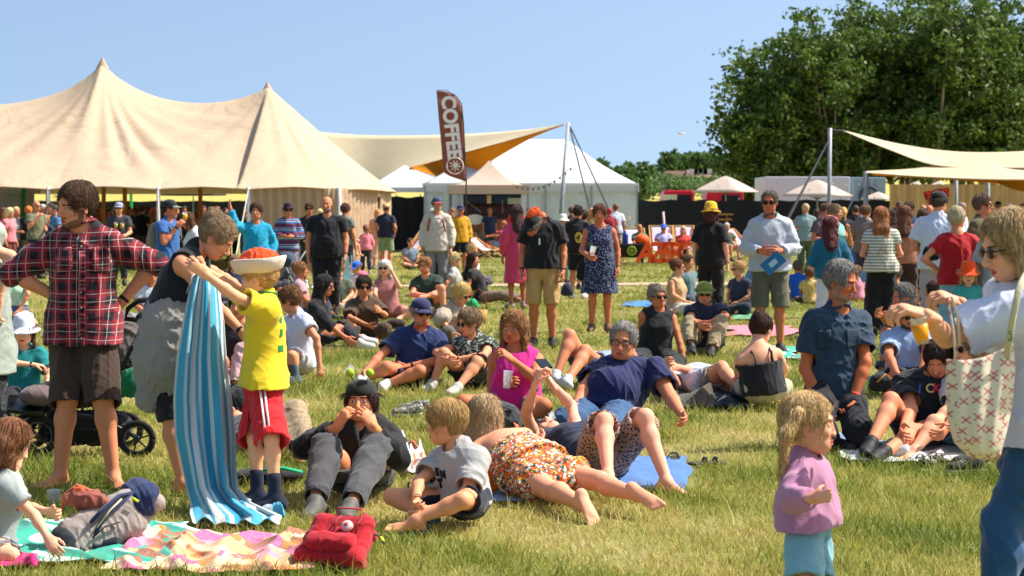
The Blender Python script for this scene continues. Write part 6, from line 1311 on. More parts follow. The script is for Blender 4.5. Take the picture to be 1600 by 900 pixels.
person('long_brown', 'woman with very long brown hair and dark patterned dress, from behind', js(1443, 486, 1.66, 170, 'front'), fem=True, sk='c08260', hd=(160, 0, 0), hair=('xlong', '4a2c1a', 1.0), top=dict(m=K('241a1c', 'leaf', '6a3c34'), sl=.4, skirt=(.55, .16, .26), name='dress'), shoe=SH('2a2a2e'))
person('seated_black', 'man in black tee with folded arms sitting high against the plank fence', jsit(1407, 428, 1.82, 5, 'chair', 'knees', seat=.92), sk='a86444', hd=(0, 0, 0), hair=('short', '3a2a20'), gl='sun', top=dict(m=K('101014')), bot=dict(m=K('b0a084'), hi=.95), shoe=SH('2a2a2e'))
person('blue_polo', 'man in dark blue polo and cap sitting against the plank fence', jsit(1560, 420, 1.82, -10, 'chair', 'lap', seat=.95), sk='b06c4c', hd=(-10, 10, 0), hair=('short', '6a5c50'), hat=('cap', '1c2030', 'b0b0b0'), gl='sun', top=dict(m=K('283c64')), bot=dict(m=K('4a4a48'), hi=.9), shoe=SH('2a2a2e'))
person('dark_cap_edge', 'man in dark cap at the right edge against the plank fence', js(1598, 424, 1.82, -10, 'cross'), sk='a86444', hd=(-10, 0, 0), hair=('short', '3a2a20'), hat=('cap', '141418'), top=dict(m=K('24283c')), bot=dict(m=K('2a2c34'), hi=1.9), shoe=SH('2a2a2e'))
person('orange_hat', 'child in bright orange bucket hat behind the raised tote bag', js(1513, 572, 1.02, -12, 'front'), sk='d09a78', hd=(-10, 8, 0), hair=('bob', 'b08a58'), hat=('bucket', 'f04c0a'), top=dict(m=K('3c9c98'), sl=.7), bot=dict(m=K('5a6a80'), hi=.9), shoe=SH('8a8a88'))
person('grey_left', 'grey-haired man in pale blue shirt sitting and facing left behind the sunglasses man', jp(592, (1424, 574), (1420, 492, 0), -60, (1388, 500, '-'), (1374, 492, '-'), (1440, 520, '-'), (1400, 500, '-'), (1385, 520, '-'), (1378, 584, '-'), (1398, 530, '-'), (1396, 586, '-'), H=1.80, hp=(1412, 464)),
       sk='b87452', hd=(-80, 10, 0), hair=('thin', '6c6660', .9, '8c8680'), top=dict(m=K('8c9cb4'), sl=.7, loose=.03), bot=dict(m=K('3c4250'), hi=1.9, loose=.02), shoe=SH('9a9a9a'))
person('shades_blue', 'bearded man with dark sunglasses and pale blue polo with black strap', jp(614, (1418, 584), (1420, 520, 0), 8, (1388, 556, '-'), (1402, 586, '-'), (1448, 550, '-'), (1440, 580, '-'), (1398, 590, '-'), (1390, 606, 0), (1440, 590, '-'), (1450, 606, 0), H=1.80, hp=(1417, 494)),
       sk='b87050', hd=(12, 6, 0), hair=('short', '33241c'), beard='33261e', gl='sun', top=dict(m=K('8fa4c4'), sl=.7, loose=.026, collar=K('8fa4c4')), bot=dict(m=K('2c3038'), hi=.9))
person('letters', 'bearded man in black tee with coloured letters looking down, one knee raised', jp(700, (1446, 674), (1456, 592, 0), -16, (1424, 640, '-'), (1412, 668, '-'), (1500, 640, '-'), (1480, 668, '-'), (1392, 626, '-'), (1362, 690, '-'), (1426, 676, '-'), (1384, 706, 0), H=1.84, hp=(1466, 562)),
       sk='c88460', hd=(-24, 30, 0), hair=('short', '2e1e16', 1.1), beard='5a3422', top=dict(m=K('121a1c'), sl=.72, loose=.03), bot=dict(m=K('1c2024'), hi=.8, loose=.03), shoe=SH('1c1c20'))
person('seated_shades', 'woman with round sunglasses and light brown hair sitting behind the tote bag', jp(704, (1512, 676), (1524, 582, 0), -30, (1484, 636, '-'), (1452, 668, '-'), (1540, 640, '-'), (1510, 660, '-'), (1460, 660, '-'), (1428, 704, 0), (1520, 662, '-'), (1560, 700, 0), H=1.72, hp=(1512, 546)),
       sk='d09a78', fem=True, hd=(-58, 0, 0), hair=('wavy', '8a6a44', 1.0, 'b89868'), gl='sun', watch='a', band='2a5a3c', top=dict(m=K('c0c4cc'), sl=.8), bot=dict(m=K('2c4870', 'denim', '4a6c9c'), hi=.7, loose=.03))
person('foreground', 'woman in the right foreground in white tee and blue jeans with blonde hair and sunglasses', jp(1054, (1632, 640), (1618, 432, 0), -68, (1560, 545, '+'), (1506, 478, '-'), (1478, 528, '-'), (1450, 494, '-'), (1600, 830, '-'), (1600, 1000, 0), (1566, 818, '-'), (1545, 1000, -.1), H=1.70, hp=(1580, 385), aH=(-.7, 0, .35), bH=(-.75, -.1, .25)),
       sk='d09876', fem=True, hd=(-80, 16, 0), hair=('bob', '8a6438', 1.15, 'd0b078'), gl='sun', curl=(1.1, .9), pnA=(.2, .2, -.8), pnB=(.2, .2, -.8), top=dict(m=K('ccd0e0'), sl=.85, loose=.036, hem=.12), bot=dict(m=K('122a42', 'denim', '245074'), hi=1.93, loose=.008), shoe=SH('d8d8d8'), bodyh=.0085)
J = jp(1022, (1262, 812), (1258, 716, 0), 66, (1238, 782, '-'), (1270, 778, '-'), (1284, 760, '+'), (1296, 790, '-'), (1256, 908, '-'), (1254, 990, 0), (1272, 905, '-'), (1272, 990, 0), H=.98, hp=(1264, 664), aH=(.8, 0, .1))
person('toddler', 'toddler girl with blonde ponytails in pink top and turquoise shorts, foreground', J, sk='d09878', fem=True, hd=(78, 0, 0), hsc=1.12, hair=('pigtails', 'c0904c', 1.0, 'ecca90'), curl=(1.5, 1.2), top=dict(m=K('b47c9a'), sl=1.85, loose=.014, hem=.04, flare=.035), bot=dict(m=K('80b0bc'), hi=1.0, loose=.045, o=.02), shoe=SK('c8b098'))
person('pink_robe', 'person in long pink robe standing behind the man in black polo', js(808, 482, 1.72, 195, 'down'), fem=True, sk='a86444', hd=(190, 0, 0), hair=('long', '3a2018'), top=dict(m=K('c83c60'), sl=1.8, loose=.03, skirt=(.5, .16, .22), name='robe'), shoe=SH('8a6a6a'))
person('jersey', 'man from behind in black sports shirt with a yellow number, black shorts', js(903, 466, 1.72, 172, 'front'), sk='b87454', hd=(172, 0, 0), hair=('short', '2c1c14'), top=dict(m=K('141618'), loose=.03, hem=.1), bot=dict(m=K('101012'), hi=.9, loose=.03), shoe=SH('d8d4cc'))
# ------------------------------------------------------------------ the crowd further back
def far(px, gy, H, fy, arms, topc, botc, label, hair=('short', '4a3020'), fem=False, hat=None, gl=None, sl=.6, hi=1.9, sit=None, seat=0, sk=None, group=None, hdy=None, pat=None, skirt=None, **k):
    J = jsit(px, gy, H, fy, sit, arms, seat=seat) if sit else js(px, gy, H, fy, arms, legs=rnd.uniform(-.04, .04))
    t = dict(m=K(topc, pat, 'd8d4cc') if pat else K(topc), sl=sl, loose=.028)
    if skirt: t.update(skirt=skirt, name='dress')
    return person('far%d' % _pc[0], label, J, sk=sk or ['c08060', 'b87454', 'a86848', 'cc8c6c'][_pc[0] % 4], fem=fem, hd=(fy if hdy is None else hdy, 0, 0), hair=hair, hat=hat, gl=gl, top=t, bot=None if skirt else dict(m=K(botc), hi=hi, loose=.02), shoe=SH('2a2a2c'), group=group, **k)
GT = 'people crowded in the shade of the beige tent'
far(14, 432, 1.70, 70, 'down', 'd87a80', '6a2a2c', 'blonde woman in pink tee among the crowd at far left', ('bob', 'c8a878'), True, group=GT)
far(24, 428, 1.72, 60, 'front', '8a9090', '5a5c60', 'fair-haired woman in grey behind the pink tee woman', ('long', 'b89060'), True, group=GT)
far(33, 426, 1.2, 20, 'down', 'b8a8d0', '7a2030', 'child in pale lilac top at far left', ('long', '6a4a30'), True, group=GT)
far(44, 428, 1.74, 160, 'front', '15181c', '7a6c58', 'person in black with orange hair at far left', ('curly', 'c05a18', 1.3), group=GT)
far(56, 436, 1.88, 50, ('drink', 'front'), '6c6a50', '1c2026', 'bald man in khaki tee drinking at far left', None, gl='sun', group=GT)
far(66, 424, 1.80, 60, 'drink', '3a3c48', '20305c', 'man in dark top drinking beside the bald man', ('short', 'a8a098'), group=GT)
far(72, 430, 1.5, -20, 'front', '20283c', '284a8c', 'girl in navy top with bare midriff at far left', ('pony', '8a5c38'), True, hi=.6, group=GT)
far(80, 424, 1.84, -30, 'front', '16181c', '101012', 'man in black tee near the first wooden post', ('short', '2a1c14'), group=GT)
far(87, 428, 1.78, -60, 'front', '4a7ca8', '2c4468', 'man in light blue shirt half hidden by the plaid man', ('short', '3a2a20'), group=GT)
far(5, 430, 1.7, 40, 'down', '8a3430', '3a3030', 'woman in rust red top at the left edge', ('bob', '5a3020'), True, group=GT)
for i, (px, gy, H, fy, ar, tc, hc_, lb, fm) in enumerate([
    (152, 408, 1.7, 30, 'drink', 'c83018', '6a3a1c', 'person in red top left of the grey-capped man', 0), (160, 404, 1.78, -20, 'front', '30384c', '2a1a14', 'man in dark blue in the tent crowd above the plaid shoulder', 0),
    (170, 410, 1.66, 20, 'front', '8c1c28', '3a1a10', 'woman in dark red in the tent crowd', 1), (201, 406, 1.76, 40, 'cross', '3a2018', '6a2c18', 'person in brown beside the capped man', 1), (212, 412, 1.72, -70, 'front', '201c1c', '5a2818', 'dark-clothed person in the middle of the tent crowd', 0),
    (221, 414, 1.76, 160, 'front', '101014', '2a1410', 'man in black facing away in the tent crowd', 0), (231, 412, 1.78, 80, 'drink', '6c8048', '4a2a18', 'man in green tee near the white tent pole', 0), (240, 406, 1.7, 20, 'front', '3a2a24', 'b8501c', 'red-haired person near the white tent pole', 1),
    (288, 402, 1.78, 10, 'front', '4a2420', '3a1c14', 'man in brown behind the drinking man', 0), (296, 408, 1.66, -30, 'drink', '1c1c20', '2a1810', 'woman in black behind the drinking man', 1), (318, 400, 1.8, 20, 'front', '54302c', '3a1c14', 'dark silhouette person right of the wooden post', 0),
    (330, 406, 1.7, 170, 'down', '342c28', '4a2a1c', 'person in dark top facing away near the second tent bay', 1), (340, 402, 1.76, -20, 'drink', '28303c', '8a4a20', 'orange-haired man in the second tent bay', 0), (352, 400, 1.72, 40, 'front', '6a3028', '2a1810', 'person in rust shirt deep under the tent', 0),
    (362, 408, 1.82, 0, 'cross', '3c241c', '2a1810', 'tall man in dark brown next to the turquoise jacket', 0), (383, 402, 1.74, 20, 'front', '201c1c', '3a2018', 'dark-haired person behind the turquoise jacket', 0), (256, 402, 1.7, 200, 'down', '242430', '2a1810', 'person in navy behind the white tent pole', 1),
    (274, 400, 1.74, 90, 'front', '6a4a38', '4a2c1c', 'man in tan shirt deep under the tent behind the cap', 0), (180, 402, 1.72, -90, 'front', '24202c', '4a2a18', 'man in dark purple behind the grey-capped man', 0), (246, 400, 1.8, -40, 'drink', '5a1c18', '2a1410', 'man in maroon behind the white tent pole', 0), (308, 404, 1.6, -100, 'front', '8a6a50', '6a4428', 'woman in tan behind the white blouse', 1)]):
    far(px, gy, H, fy, ar, tc, ['2a2c34', '6a4430', '1a1a1c', '3c4658'][i % 4], lb, (['short', 'short', 'bob', 'curly'][i % 4] if not fm else 'bob', hc_), bool(fm), group=GT)
far(186, 446, 1.82, 5, 'hold', '34343c', '2a2c30', 'man in dark grey tee and pale cap carrying two beers', ('short', '6a5a48'), hat=('cap', '9a98b4'), gl='sun', group=GT)
GB = 'people standing by the big tent in the shade'
far(500, 430, 1.66, 10, 'down', 'a89878', '5a5c60', 'fair-haired person between the sunglasses man and the bald man', ('bob', 'c8a468'), True)
GC = 'people around the coffee van'
far(707, 420, 1.70, -30, 'front', 'b85a3c', '3a3c44', 'person in orange-brown behind the yellow jacket man', ('short', '6a4430'), group=GC)
far(765, 402, 1.72, 20, 'down', '1a2848', '2a2c34', 'young man in navy football shirt in front of the coffee van', ('short', '7a5030'), group=GC)
far(807, 414, 1.80, -10, 'front', 'c81c24', '2a2c34', 'person in bright red shirt beside the coffee van', ('short', '3a1c14'), group=GC)
far(742, 402, 1.7, 60, 'back', 'c8c8d0', 'b89070', 'sitting woman with raised bare legs by the coffee van', ('long', '8a6038'), True, sit='knees', hi=.5, group=GC)
far(764, 400, 1.72, -40, 'lap', '9ab0d0', '2a3040', 'seated person in pale blue shirt by the coffee van', ('short', 'a06c40'), sit='chair', seat=.35, hi=.8, group=GC)
far(782, 405, 1.80, -70, 'knees', 'c03c48', '6a8cac', 'seated man in coral red tee leaning forward by the coffee van', ('short', '8a5030'), sit='chair', seat=.35, hi=.8, group=GC)
far(793, 400, 1.70, -20, 'lap', 'd8d4cc', '4a4c54', 'seated person in a white cap by the coffee van', ('short', '6a4430'), hat=('cap', 'd8d8d4'), sit='chair', seat=.4, hi=.8, group=GC)
far(826, 402, 1.72, 30, 'down', '4a4444', '3a3c40', 'dark-haired person behind the orange tuft cap', ('short', '2a1a14'), group=GC)
GD = 'people in front of the white marquee'
far(893, 420, 1.74, 160, 'front', '5a4030', '2a2c30', 'woman with wild brown hair in front of the marquee', ('curly', '4a2818', 1.4), True, group=GD)
far(901, 408, 1.82, 20, 'down', '6a5850', '2a2c30', 'person with dark bun in front of the marquee', ('bun', '1c1412'), True, group=GD)
far(914, 416, 1.64, 30, 'down', '5a3a90', '3a3040', 'child in purple in front of the marquee', ('short', '1c1412'), group=GD)
far(925, 418, 1.7, -20, 'down', 'a07c48', '8a7048', 'woman with long fair hair in tan in front of the marquee', ('long', 'a8824c'), True, group=GD)
far(952, 414, 1.7, 200, 'down', '8c1428', 'a86858', 'person in dark red behind the dotted dress', ('short', '8c1428'), True, hi=.6, group=GD)
far(962, 412, 1.84, 190, 'down', 'c8ccdc', 'a89c90', 'man in white tee walking away by the marquee corner', ('short', '5a3420'), hi=.9, group=GD)
far(879, 442, 1.50, 150, 'front', 'a08060', '6a7a5c', 'person in white sun hat and tan top left of the number shirt', ('bob', '8a6038'), True, hat=('bucket', 'd8d4cc'), group=GD)
far(912, 452, 1.62, 170, 'front', '141418', 'c88a78', 'woman with bare shoulders standing close to the number shirt', ('short', '3a2418'), True, hi=.7, group=GD)
GE = 'people lounging in the deckchairs'
far(1001, 412, 1.75, 15, 'lap', '3c6a44', 'b88a60', 'bald man in green tee sitting in the leftmost deckchair', None, sit='chair', seat=.30, hi=.7, group=GE)
far(1037, 412, 1.75, 0, 'lap', 'b8b4dc', '6a5a88', 'man in blue cap and white tee in the middle deckchair', ('short', '4a3020'), hat=('cap', '1868d8'), sit='chair', seat=.30, hi=.8, group=GE)
far(1068, 412, 1.6, 0, 'lap', 'c83c2c', '2c2420', 'woman in red top in the right deckchair', ('bob', 'b89878'), True, sit='chair', seat=.30, hi=.8, group=GE)
far(1138, 412, 1.74, 20, 'lap', '4a5440', 'b0a088', 'grey-haired man in olive tee sitting left of the grey sweater', ('short', 'b0a89c'), sit='chair', seat=.34, hi=.8)
GF = 'people in the background between the sweater man and the mast'
far(1259, 436, 1.80, 185, 'front', '7c9494', '4a5c48', 'man in sage grey tee seen from behind by the black screen', ('short', 'a08060'), group=GF)
far(1277, 430, 1.66, 200, 'drink', 'b86c58', '2a2028', 'woman with bare back next to the sage grey tee man', ('long', '3a1c14'), True, group=GF)
far(1318, 440, 1.70, 190, 'down', '1a1a22', '2a2c30', 'woman with fair ponytail in black right of the messy bun', ('pony', 'b08448'), True, group=GF)
far(1337, 430, 1.76, 170, 'down', '1c2028', '3860a0', 'person in dark top and blue jeans behind the thin mast', ('short', '2a1a14'), group=GF)
far(1246, 470, 1.32, 160, 'lap', '1458b8', 'c89858', 'child in bright blue tee sitting behind the sweater man', ('short', '5a5040'), sit='cross', group=GF)
far(1265, 476, 1.15, 170, 'lap', 'c8a020', '3a2c20', 'child in yellow patterned top sitting beside the blue tee child', ('short', '6a4430'), sit='cross', group=GF, pat='leaf')
far(1340, 470, 1.1, 200, 'lap', 'e08ca0', 'c87a80', 'small child in pink sitting behind the teal top girl', ('short', '8a6038'), True, sit='cross', group=GF)
GG_ = 'people in front of the plank fence'
far(1442, 432, 1.78, 10, 'down', 'a89898', '3a3c44', 'bald man near the red patterned sign', None, group=GG_)
far(1452, 440, 1.76, 150, 'down', 'b0a8a0', '3a3c44', 'bald man with back turned below the red patterned sign', None, group=GG_)
far(1502, 438, 1.82, 60, 'down', 'c8c8c8', '3a3c44', 'balding man in pale shirt behind the blond low bun', ('buzz', '7a6a5c'), group=GG_)
far(1535, 430, 1.84, 40, 'down', '30343c', '3a3c44', 'man in white cap behind the olive tee man', ('short', '5a4434'), hat=('cap', 'c0b8b0'), group=GG_)
far(1398, 420, 1.7, 30, 'down', '6a5c50', '2a2c30', 'person half hidden behind the ginger hair', ('short', '4a3020'), group=GG_)
far(1583, 432, 1.7, 20, 'down', '5a4c60', '2a2c30', 'dark-haired woman at the right edge beside the fence', ('bob', '4a2c1c'), True, group=GG_)
far(1436, 470, 1.3, 170, 'lap', '6a4430', '24382c', 'child sitting behind the striped tee woman', ('curly', '6a4430', 1.3), sit='cross', group=GG_)

far(366, 478, 1.68, 10, 'lap', '1c2444', '2a2c34', 'woman with glasses in navy sitting behind the towel and the wig', ('bob', '8a6848'), True, sit='cross')
far(374, 610, 1.72, -10, 'lap', '16161a', 'c89a9c', 'person in black tee and pink trousers sitting behind the boy in yellow', ('short', '2c1c14'), sit='knees')
far(236, 512, 1.66, 20, 'lap', 'b8bcc8', '8a8e98', 'person in white tee sitting behind the pram handle', ('short', 'c0a888'), sit='cross')
far(1414, 502, 1.70, 165, 'front', 'a86c54', '3a2420', 'woman with bare brown shoulders left of the white tee and strap', ('long', '5c3420', 1.1), True, hi=1.8)
far(1392, 478, 1.66, 200, 'down', '3a3440', '2a2c34', 'person in dark top right of the ginger hair', ('bob', '3a2418'), True)
far(1352, 468, 1.74, 150, 'front', '7a6a60', '3a3c44', 'person in taupe top left of the striped tee', ('short', '6a4a34'))
far(1288, 470, 1.76, 30, 'front', '5c4c50', '2a2c34', 'person in dark mauve behind the flower crown', ('short', '5a3c2c'))
far(1540, 470, 1.72, 190, 'down', '6c7078', '2a2c34', 'person in slate top between the olive tee and the foreground woman', ('bob', '7a5638'), True)

cols = ['6a7c8c', 'b85a48', 'c8c4bc', '2a3448', '8a6a50', '4c6a54', 'c89a4c', '7a3440', 'a8b4c0', '1c1c22', '5a7ca0', 'b08a90']
lbs = [('blue-grey', 'seated behind the jumpsuit woman'), ('brick red', 'seated left of the coffee van'), ('off-white', 'seated between the ponytail and the black tee women'), ('dark navy', 'seated low behind the pink robe'), ('brown', 'seated near the denim bag'), ('forest green', 'seated behind the grey-haired seated man'),
       ('ochre', 'standing deep behind the ginger hair'), ('wine red', 'standing left of the seated man with folded arms'), ('pale blue', 'standing near the lower sail mast'), ('black', 'standing far right by the planks'), ('mid blue', 'seated behind the navy tee girl'), ('dusty pink', 'seated by the boy with curly hair')]
spots = [(640, 420, 1), (700, 396, 1), (736, 446, 1), (838, 430, 1), (1400, 520, 1), (1462, 560, 1), (1384, 440, 0), (1376, 426, 0), (1346, 428, 0), (1578, 436, 0), (1182, 470, 1), (468, 500, 1)]
for i, ((px, gy, st), c_, lb) in enumerate(zip(spots, cols, lbs)):
    far(px, gy, 1.62 + .04 * (i % 5), [30, -40, 70, 160, 190, -120, 175, 20, 165, -20, -60, 100][i], 'lap' if st else ['front', 'down', 'cross'][i % 3], c_, ['2a2c34', '8a8070', '3c4658'][i % 3], 'person in %s top %s' % lb, (['short', 'bob', 'bun', 'short'][i % 4], ['3a2418', '8a6038', 'b89460', '2a1a12', '6a5a50'][i % 5]), i % 4 in (1, 2), sit=['cross', 'knees'][i % 2] if st else None, hi=1.8 if i % 3 else .9)
# ------------------------------------------------------------------ things the people brought
def attr_mat(name, stops, interp='CONSTANT', rough=.85, nz=0):
    k = N(name); at = k.n('Attribute'); at.attribute_name = 'band'; c = k.ramp(at.outputs['Fac'], [(p, lin(q)) for p, q in stops], interp); k.col(c); _cloth_end(k, 1, rough, .3); return k.m
def banded_sheet(name, G, m, band, parent=None, base=(0, 0, 0), thick=.004):
    o = sheet(name, G, m, parent, base, thick); at = o.data.attributes.new('band', 'FLOAT', 'POINT'); at.data.foreach_set('value', np.asarray(band, np.float32).ravel()); return o
# the blue and white striped beach towel held up by the woman and the boy
def towel():
    # left and right outline in photo pixels per row with the depth of the row
    rows = [(306, 334, 424, 11.45), (296, 344, 452, 11.36), (286, 350, 500, 11.28), (276, 354, 560, 11.20), (271, 362, 620, 11.12), (273, 368, 680, 11.04), (284, 369, 730, 10.96), (291, 372, 762, 10.88), (297, 394, 786, 10.72), (296, 440, 806, 10.5), (300, 436, 820, 10.36)]
    R_ = np.array(rows, float); t = np.linspace(0, 1, len(R_)); n, m = 90, 80; G = np.zeros((n, m, 3)); B = np.zeros((n, m))
    for i in range(n):
        s_ = i / (n - 1); xl, xr, y, Y = [np.interp(s_, t, R_[:, q]) for q in range(4)]
        for j in range(m):
            u = j / (m - 1); amp = .035 + .05 * s_; ph = 2.0 * math.sin(3 * s_ + u * 4); fold = math.sin(u * 17 + ph) * amp * .75 + .2 * amp * math.sin(u * 31 + 2 * s_ * 5)
            wv = .16 * math.sin(u * 24 + ph + 1.5) / 24 * 4; p = W(xl + (xr - xl) * (u + wv * .12), y, Y + fold - .05 * math.sin(u * math.pi))
            if s_ > .82: p[2] = max(.012 + .03 * abs(math.sin(u * 13 + s_ * 9)), p[2])
            G[i, j] = p; B[i, j] = u + .05 * s_ * math.sin(s_ * 3)
    k = N('towel_stripes'); at = k.n('Attribute'); at.attribute_name = 'band'; base = None
    # sixteen woven bands, wider and narrower
    fr = k.math('FRACT', k.math('MULTIPLY', at.outputs['Fac'], 1.6)); c = k.ramp(fr, [(0, lin('c8d0d0')), (.10, lin('46aac6')), (.30, lin('b4c6c8')), (.38, lin('3aa2c0')), (.46, lin('d8dad6')), (.64, lin('58b4cc')), (.72, lin('d0d4d2')), (.80, lin('2c9cbc'))], 'CONSTANT')
    k.col(c); _cloth_end(k, 1, .9, .3); tn = k.n('BsdfTranslucent'); k.l(c, tn.inputs[0]); mx = k.n('MixShader'); mx.inputs[0].default_value = .25; k.l(k.b.outputs[0], mx.inputs[1]); k.l(tn.outputs[0], mx.inputs[2]); k.l(mx.outputs[0], k.out.inputs[0])
    o = banded_sheet('beach_towel', G, k.m, B, None, W(330, 810, 10.6)); tag(o, 'long blue and white striped towel held up between the woman and the boy', 'towel')
    mb = MB()
    for i in range(16): a = W(306 + i * 1.8, 424, 11.42); mb.tube([a, a + V(rnd.uniform(-.05, .05), -.03, -.03), a + V(rnd.uniform(-.08, .08), -.05, -.09 - .04 * rnd.random())], .003, 4)
    f = mb.build('fringe', cloth('c8d8d8'), o, V(*o.location), True)
towel()
def crumple(name, label, cat, px0, px1, gy0, gy1, m, amp=.05, seed=1, n=70, rag=.05, band=None, thick=.004, z0=.012, freq=1.0):
    """a cloth thrown on the grass: lies between two photo columns and two ground rows"""
    r = np.random.default_rng(seed); y0, y1 = gY(gy1), gY(gy0); G = np.zeros((n, n, 3)); P = r.random(12) * 6.28
    for i in range(n):
        for j in range(n):
            u, v_ = i / (n - 1), j / (n - 1); ed = min(u, 1 - u, v_, 1 - v_); Y = y0 + (y1 - y0) * v_ + rag * math.sin(u * 7 + P[0]) + rag * .5 * math.sin(u * 19 + P[1])
            x = ((px0 + (px1 - px0) * u) - 800) * Y / FPX + rag * math.sin(v_ * 8 + P[2]) + rag * .4 * math.sin(v_ * 17 + P[3])
            sx_ = max(.5, (px1 - px0) / 160.); w1 = math.sin((u * 5.5 * sx_ + 1.8 * math.sin(v_ * 4 + P[4]) + v_ * 2) * freq + P[5]); w2 = math.sin((v_ * 6 + u * 4 * sx_ + 1.5 * math.sin(u * 5 * sx_ + P[6])) * freq + P[7]); w3 = math.sin((u * 13 * sx_ - v_ * 9 + 2 * w1) * freq + P[8])
            z = z0 + amp * ((1 - abs(w1)) ** 1.5 * .6 + (1 - abs(w2)) ** 1.5 * .4 + .14 * (1 + w3)) * min(1, .25 + ed * 9)
            G[i, j] = (x, Y, z)
    b = G.reshape(-1, 3).mean(0); b[2] = 0; o = sheet(name, G, m, None, b, thick)
    if band: at = o.data.attributes.new('band', 'FLOAT', 'POINT'); at.data.foreach_set('value', np.repeat(np.linspace(0, 1, n), n).astype(np.float32) if band == 'u' else np.tile(np.linspace(0, 1, n), n).astype(np.float32))
    x0, x1 = G[..., 0].min(), G[..., 0].max(); FLAT.append(((x0 + x1) / 2, (y0 + y1) / 2, (x1 - x0) / 2 * .96, (y1 - y0) / 2 * .95, 0)); return tag(o, label, cat)
def patch_mat(name, cols, scale=5.0, line=None):
    k = N(name); vo = k.n('TexVoronoi'); vo.distance = 'CHEBYCHEV'; vo.inputs['Scale'].default_value = scale; vo.inputs['Randomness'].default_value = .8; k.l(k.co.outputs['Object'], vo.inputs['Vector'])
    sp = k.n('SeparateColor'); k.l(vo.outputs['Color'], sp.inputs[0]); c = k.ramp(sp.outputs[0], [(i / len(cols), lin(q)) for i, q in enumerate(cols)], 'CONSTANT')
    v2 = k.n('TexVoronoi'); v2.inputs['Scale'].default_value = scale * 9; k.l(k.co.outputs['Object'], v2.inputs['Vector']); c = k.mix(k.math('MULTIPLY', k.math('LESS_THAN', v2.outputs['Distance'], .35), .45), c, lin(cols[0])); k.col(c); _cloth_end(k, 1, .9, .3); return k.m
crumple('blanket', 'crumpled patchwork blanket in orange, pink and cream', 'blanket', 172, 508, 838, 897, patch_mat('patchwork', ['d8a070', 'cc5c8c', 'dcc098', 'c87838', 'd8a878', 'a86840', 'd88aa0', '8c5c48'], 9), .06, 3, 130, .04, freq=1.25)
crumple('towel', 'green and white striped towel under the grey rucksack', 'towel', -40, 310, 818, 884, cloth('2c9c84', 'hstripe', 'b8d8cc'), .04, 5, 80, .05)
crumple('pouch', 'bright pink cloth pouch at the bottom left corner', 'pouch', -20, 60, 874, 890, cloth('d01c6c'), .07, 7, 30, .01)
crumple('beach_mat', 'flat blue mat under the bare foot of the lying woman', 'mat', 952, 1076, 716, 768, cloth('4a74b4'), .02, 9, 40, .02)
crumple('beach_mat', 'edge of a pale blue mat with dark border beside the orange bag', 'mat', 768, 822, 766, 786, cloth('7a98c4'), .012, 10, 30, .01)
crumple('blanket', 'white crumpled blanket under the white sneakers', 'blanket', 1316, 1510, 700, 724, cloth('c8c8c4'), .04, 12, 70, .03)
crumple('jacket', 'light blue-grey jacket spread on the grass by the kneeling man', 'jacket', 1288, 1372, 682, 700, cloth('7a90ac'), .06, 13, 50, .03)
crumple('towel', 'pink towel lying behind the woman with the hair knot', 'towel', 1136, 1242, 510, 526, cloth('d87a88'), .04, 14, 50, .1)
crumple('towel', 'blue towel on the grass left of the camel vest woman', 'towel', 982, 1040, 472, 480, cloth('3c7cc0'), .03, 15, 30, .1)
crumple('towel', 'turquoise and white towel behind the kneeling man', 'towel', 1200, 1246, 545, 562, cloth('3aa890', 'hstripe', 'c8d0d0'), .05, 16, 40, .05)
crumple('blanket', 'green picnic rug edge in front of the navy tee girl', 'blanket', 1140, 1182, 492, 500, cloth('5c9c6c'), .02, 17, 30, .05)
crumple('towel', 'crumpled blue towel end lying beside the striped socks of the boy', 'towel', 368, 440, 792, 816, patch_mat('towel_end', ['2c98b8', 'c8d4d4', '58b0c8', '1c88ac'], 9), .09, 18, 50, .015)
crumple('cloth_bag', 'white cotton bag with orange print behind the grey tee boy', 'bag', 624, 664, 722, 744, patch_mat('print_bag', ['d8d4cc', 'e0dcd4', 'd07040', 'd8d4cc'], 16), .14, 19, 40, .01)
crumple('jacket', 'olive green jacket lying under the hands of the person in white tee', 'jacket', 1036, 1112, 606, 642, cloth('4a4030'), .16, 20, 50, .03)
crumple('jacket', 'dark navy jacket lying between the reclining person and the hair knot woman', 'jacket', 1092, 1176, 622, 640, cloth('202c3c'), .10, 21, 50, .03)
crumple('bag', 'dark blue bag on the grass behind the bare feet', 'bag', 1396, 1470, 690, 702, cloth('142450'), .08, 22, 30, .01)
crumple('scarf', 'pale scarf heap beside the grey rucksack behind the pink top', 'scarf', 838, 890, 652, 680, patch_mat('scarf', ['9aa8a0', 'b8bcb4', '6a7c78', 'a8a498'], 20), .08, 23, 40, .02)
# soft bags built as one skin per part
def soft(name, m, prims, h, root, base, amp=.006, seed=1, clip=None):
    S = SDF(h)
    for p in prims:
        if p[0] == 'c': S.cone(*p[1:5], p[5] if len(p) > 5 else .02, *(p[6:8] if len(p) > 6 else ()))
        elif p[0] == 'e': S.ell(p[1], p[2] if p[2] is not None else np.eye(3), p[3], p[4] if len(p) > 4 else .02)
        elif p[0] == '-': S.ell(p[1], p[2] if p[2] is not None else np.eye(3), p[3], .01, -1)
    if clip is not None: S.half(V(0, 0, clip), V(0, 0, -1))
    v, f = S.mesh(); n = vnormals(v, f); v = v + n * wrinkle(v - base, amp, seed, 1.6)[:, None]; return mesh_obj(name, v, f, m, root, base)
def rotz(a, tilt=0):
    c, s_ = math.cos(a), math.sin(a); X = V(c, s_, 0); Y = V(-s_, c, 0); Z = V(0, 0, 1); ct, st = math.cos(tilt), math.sin(tilt); return np.array([X, Y * ct + Z * st, Z * ct - Y * st])
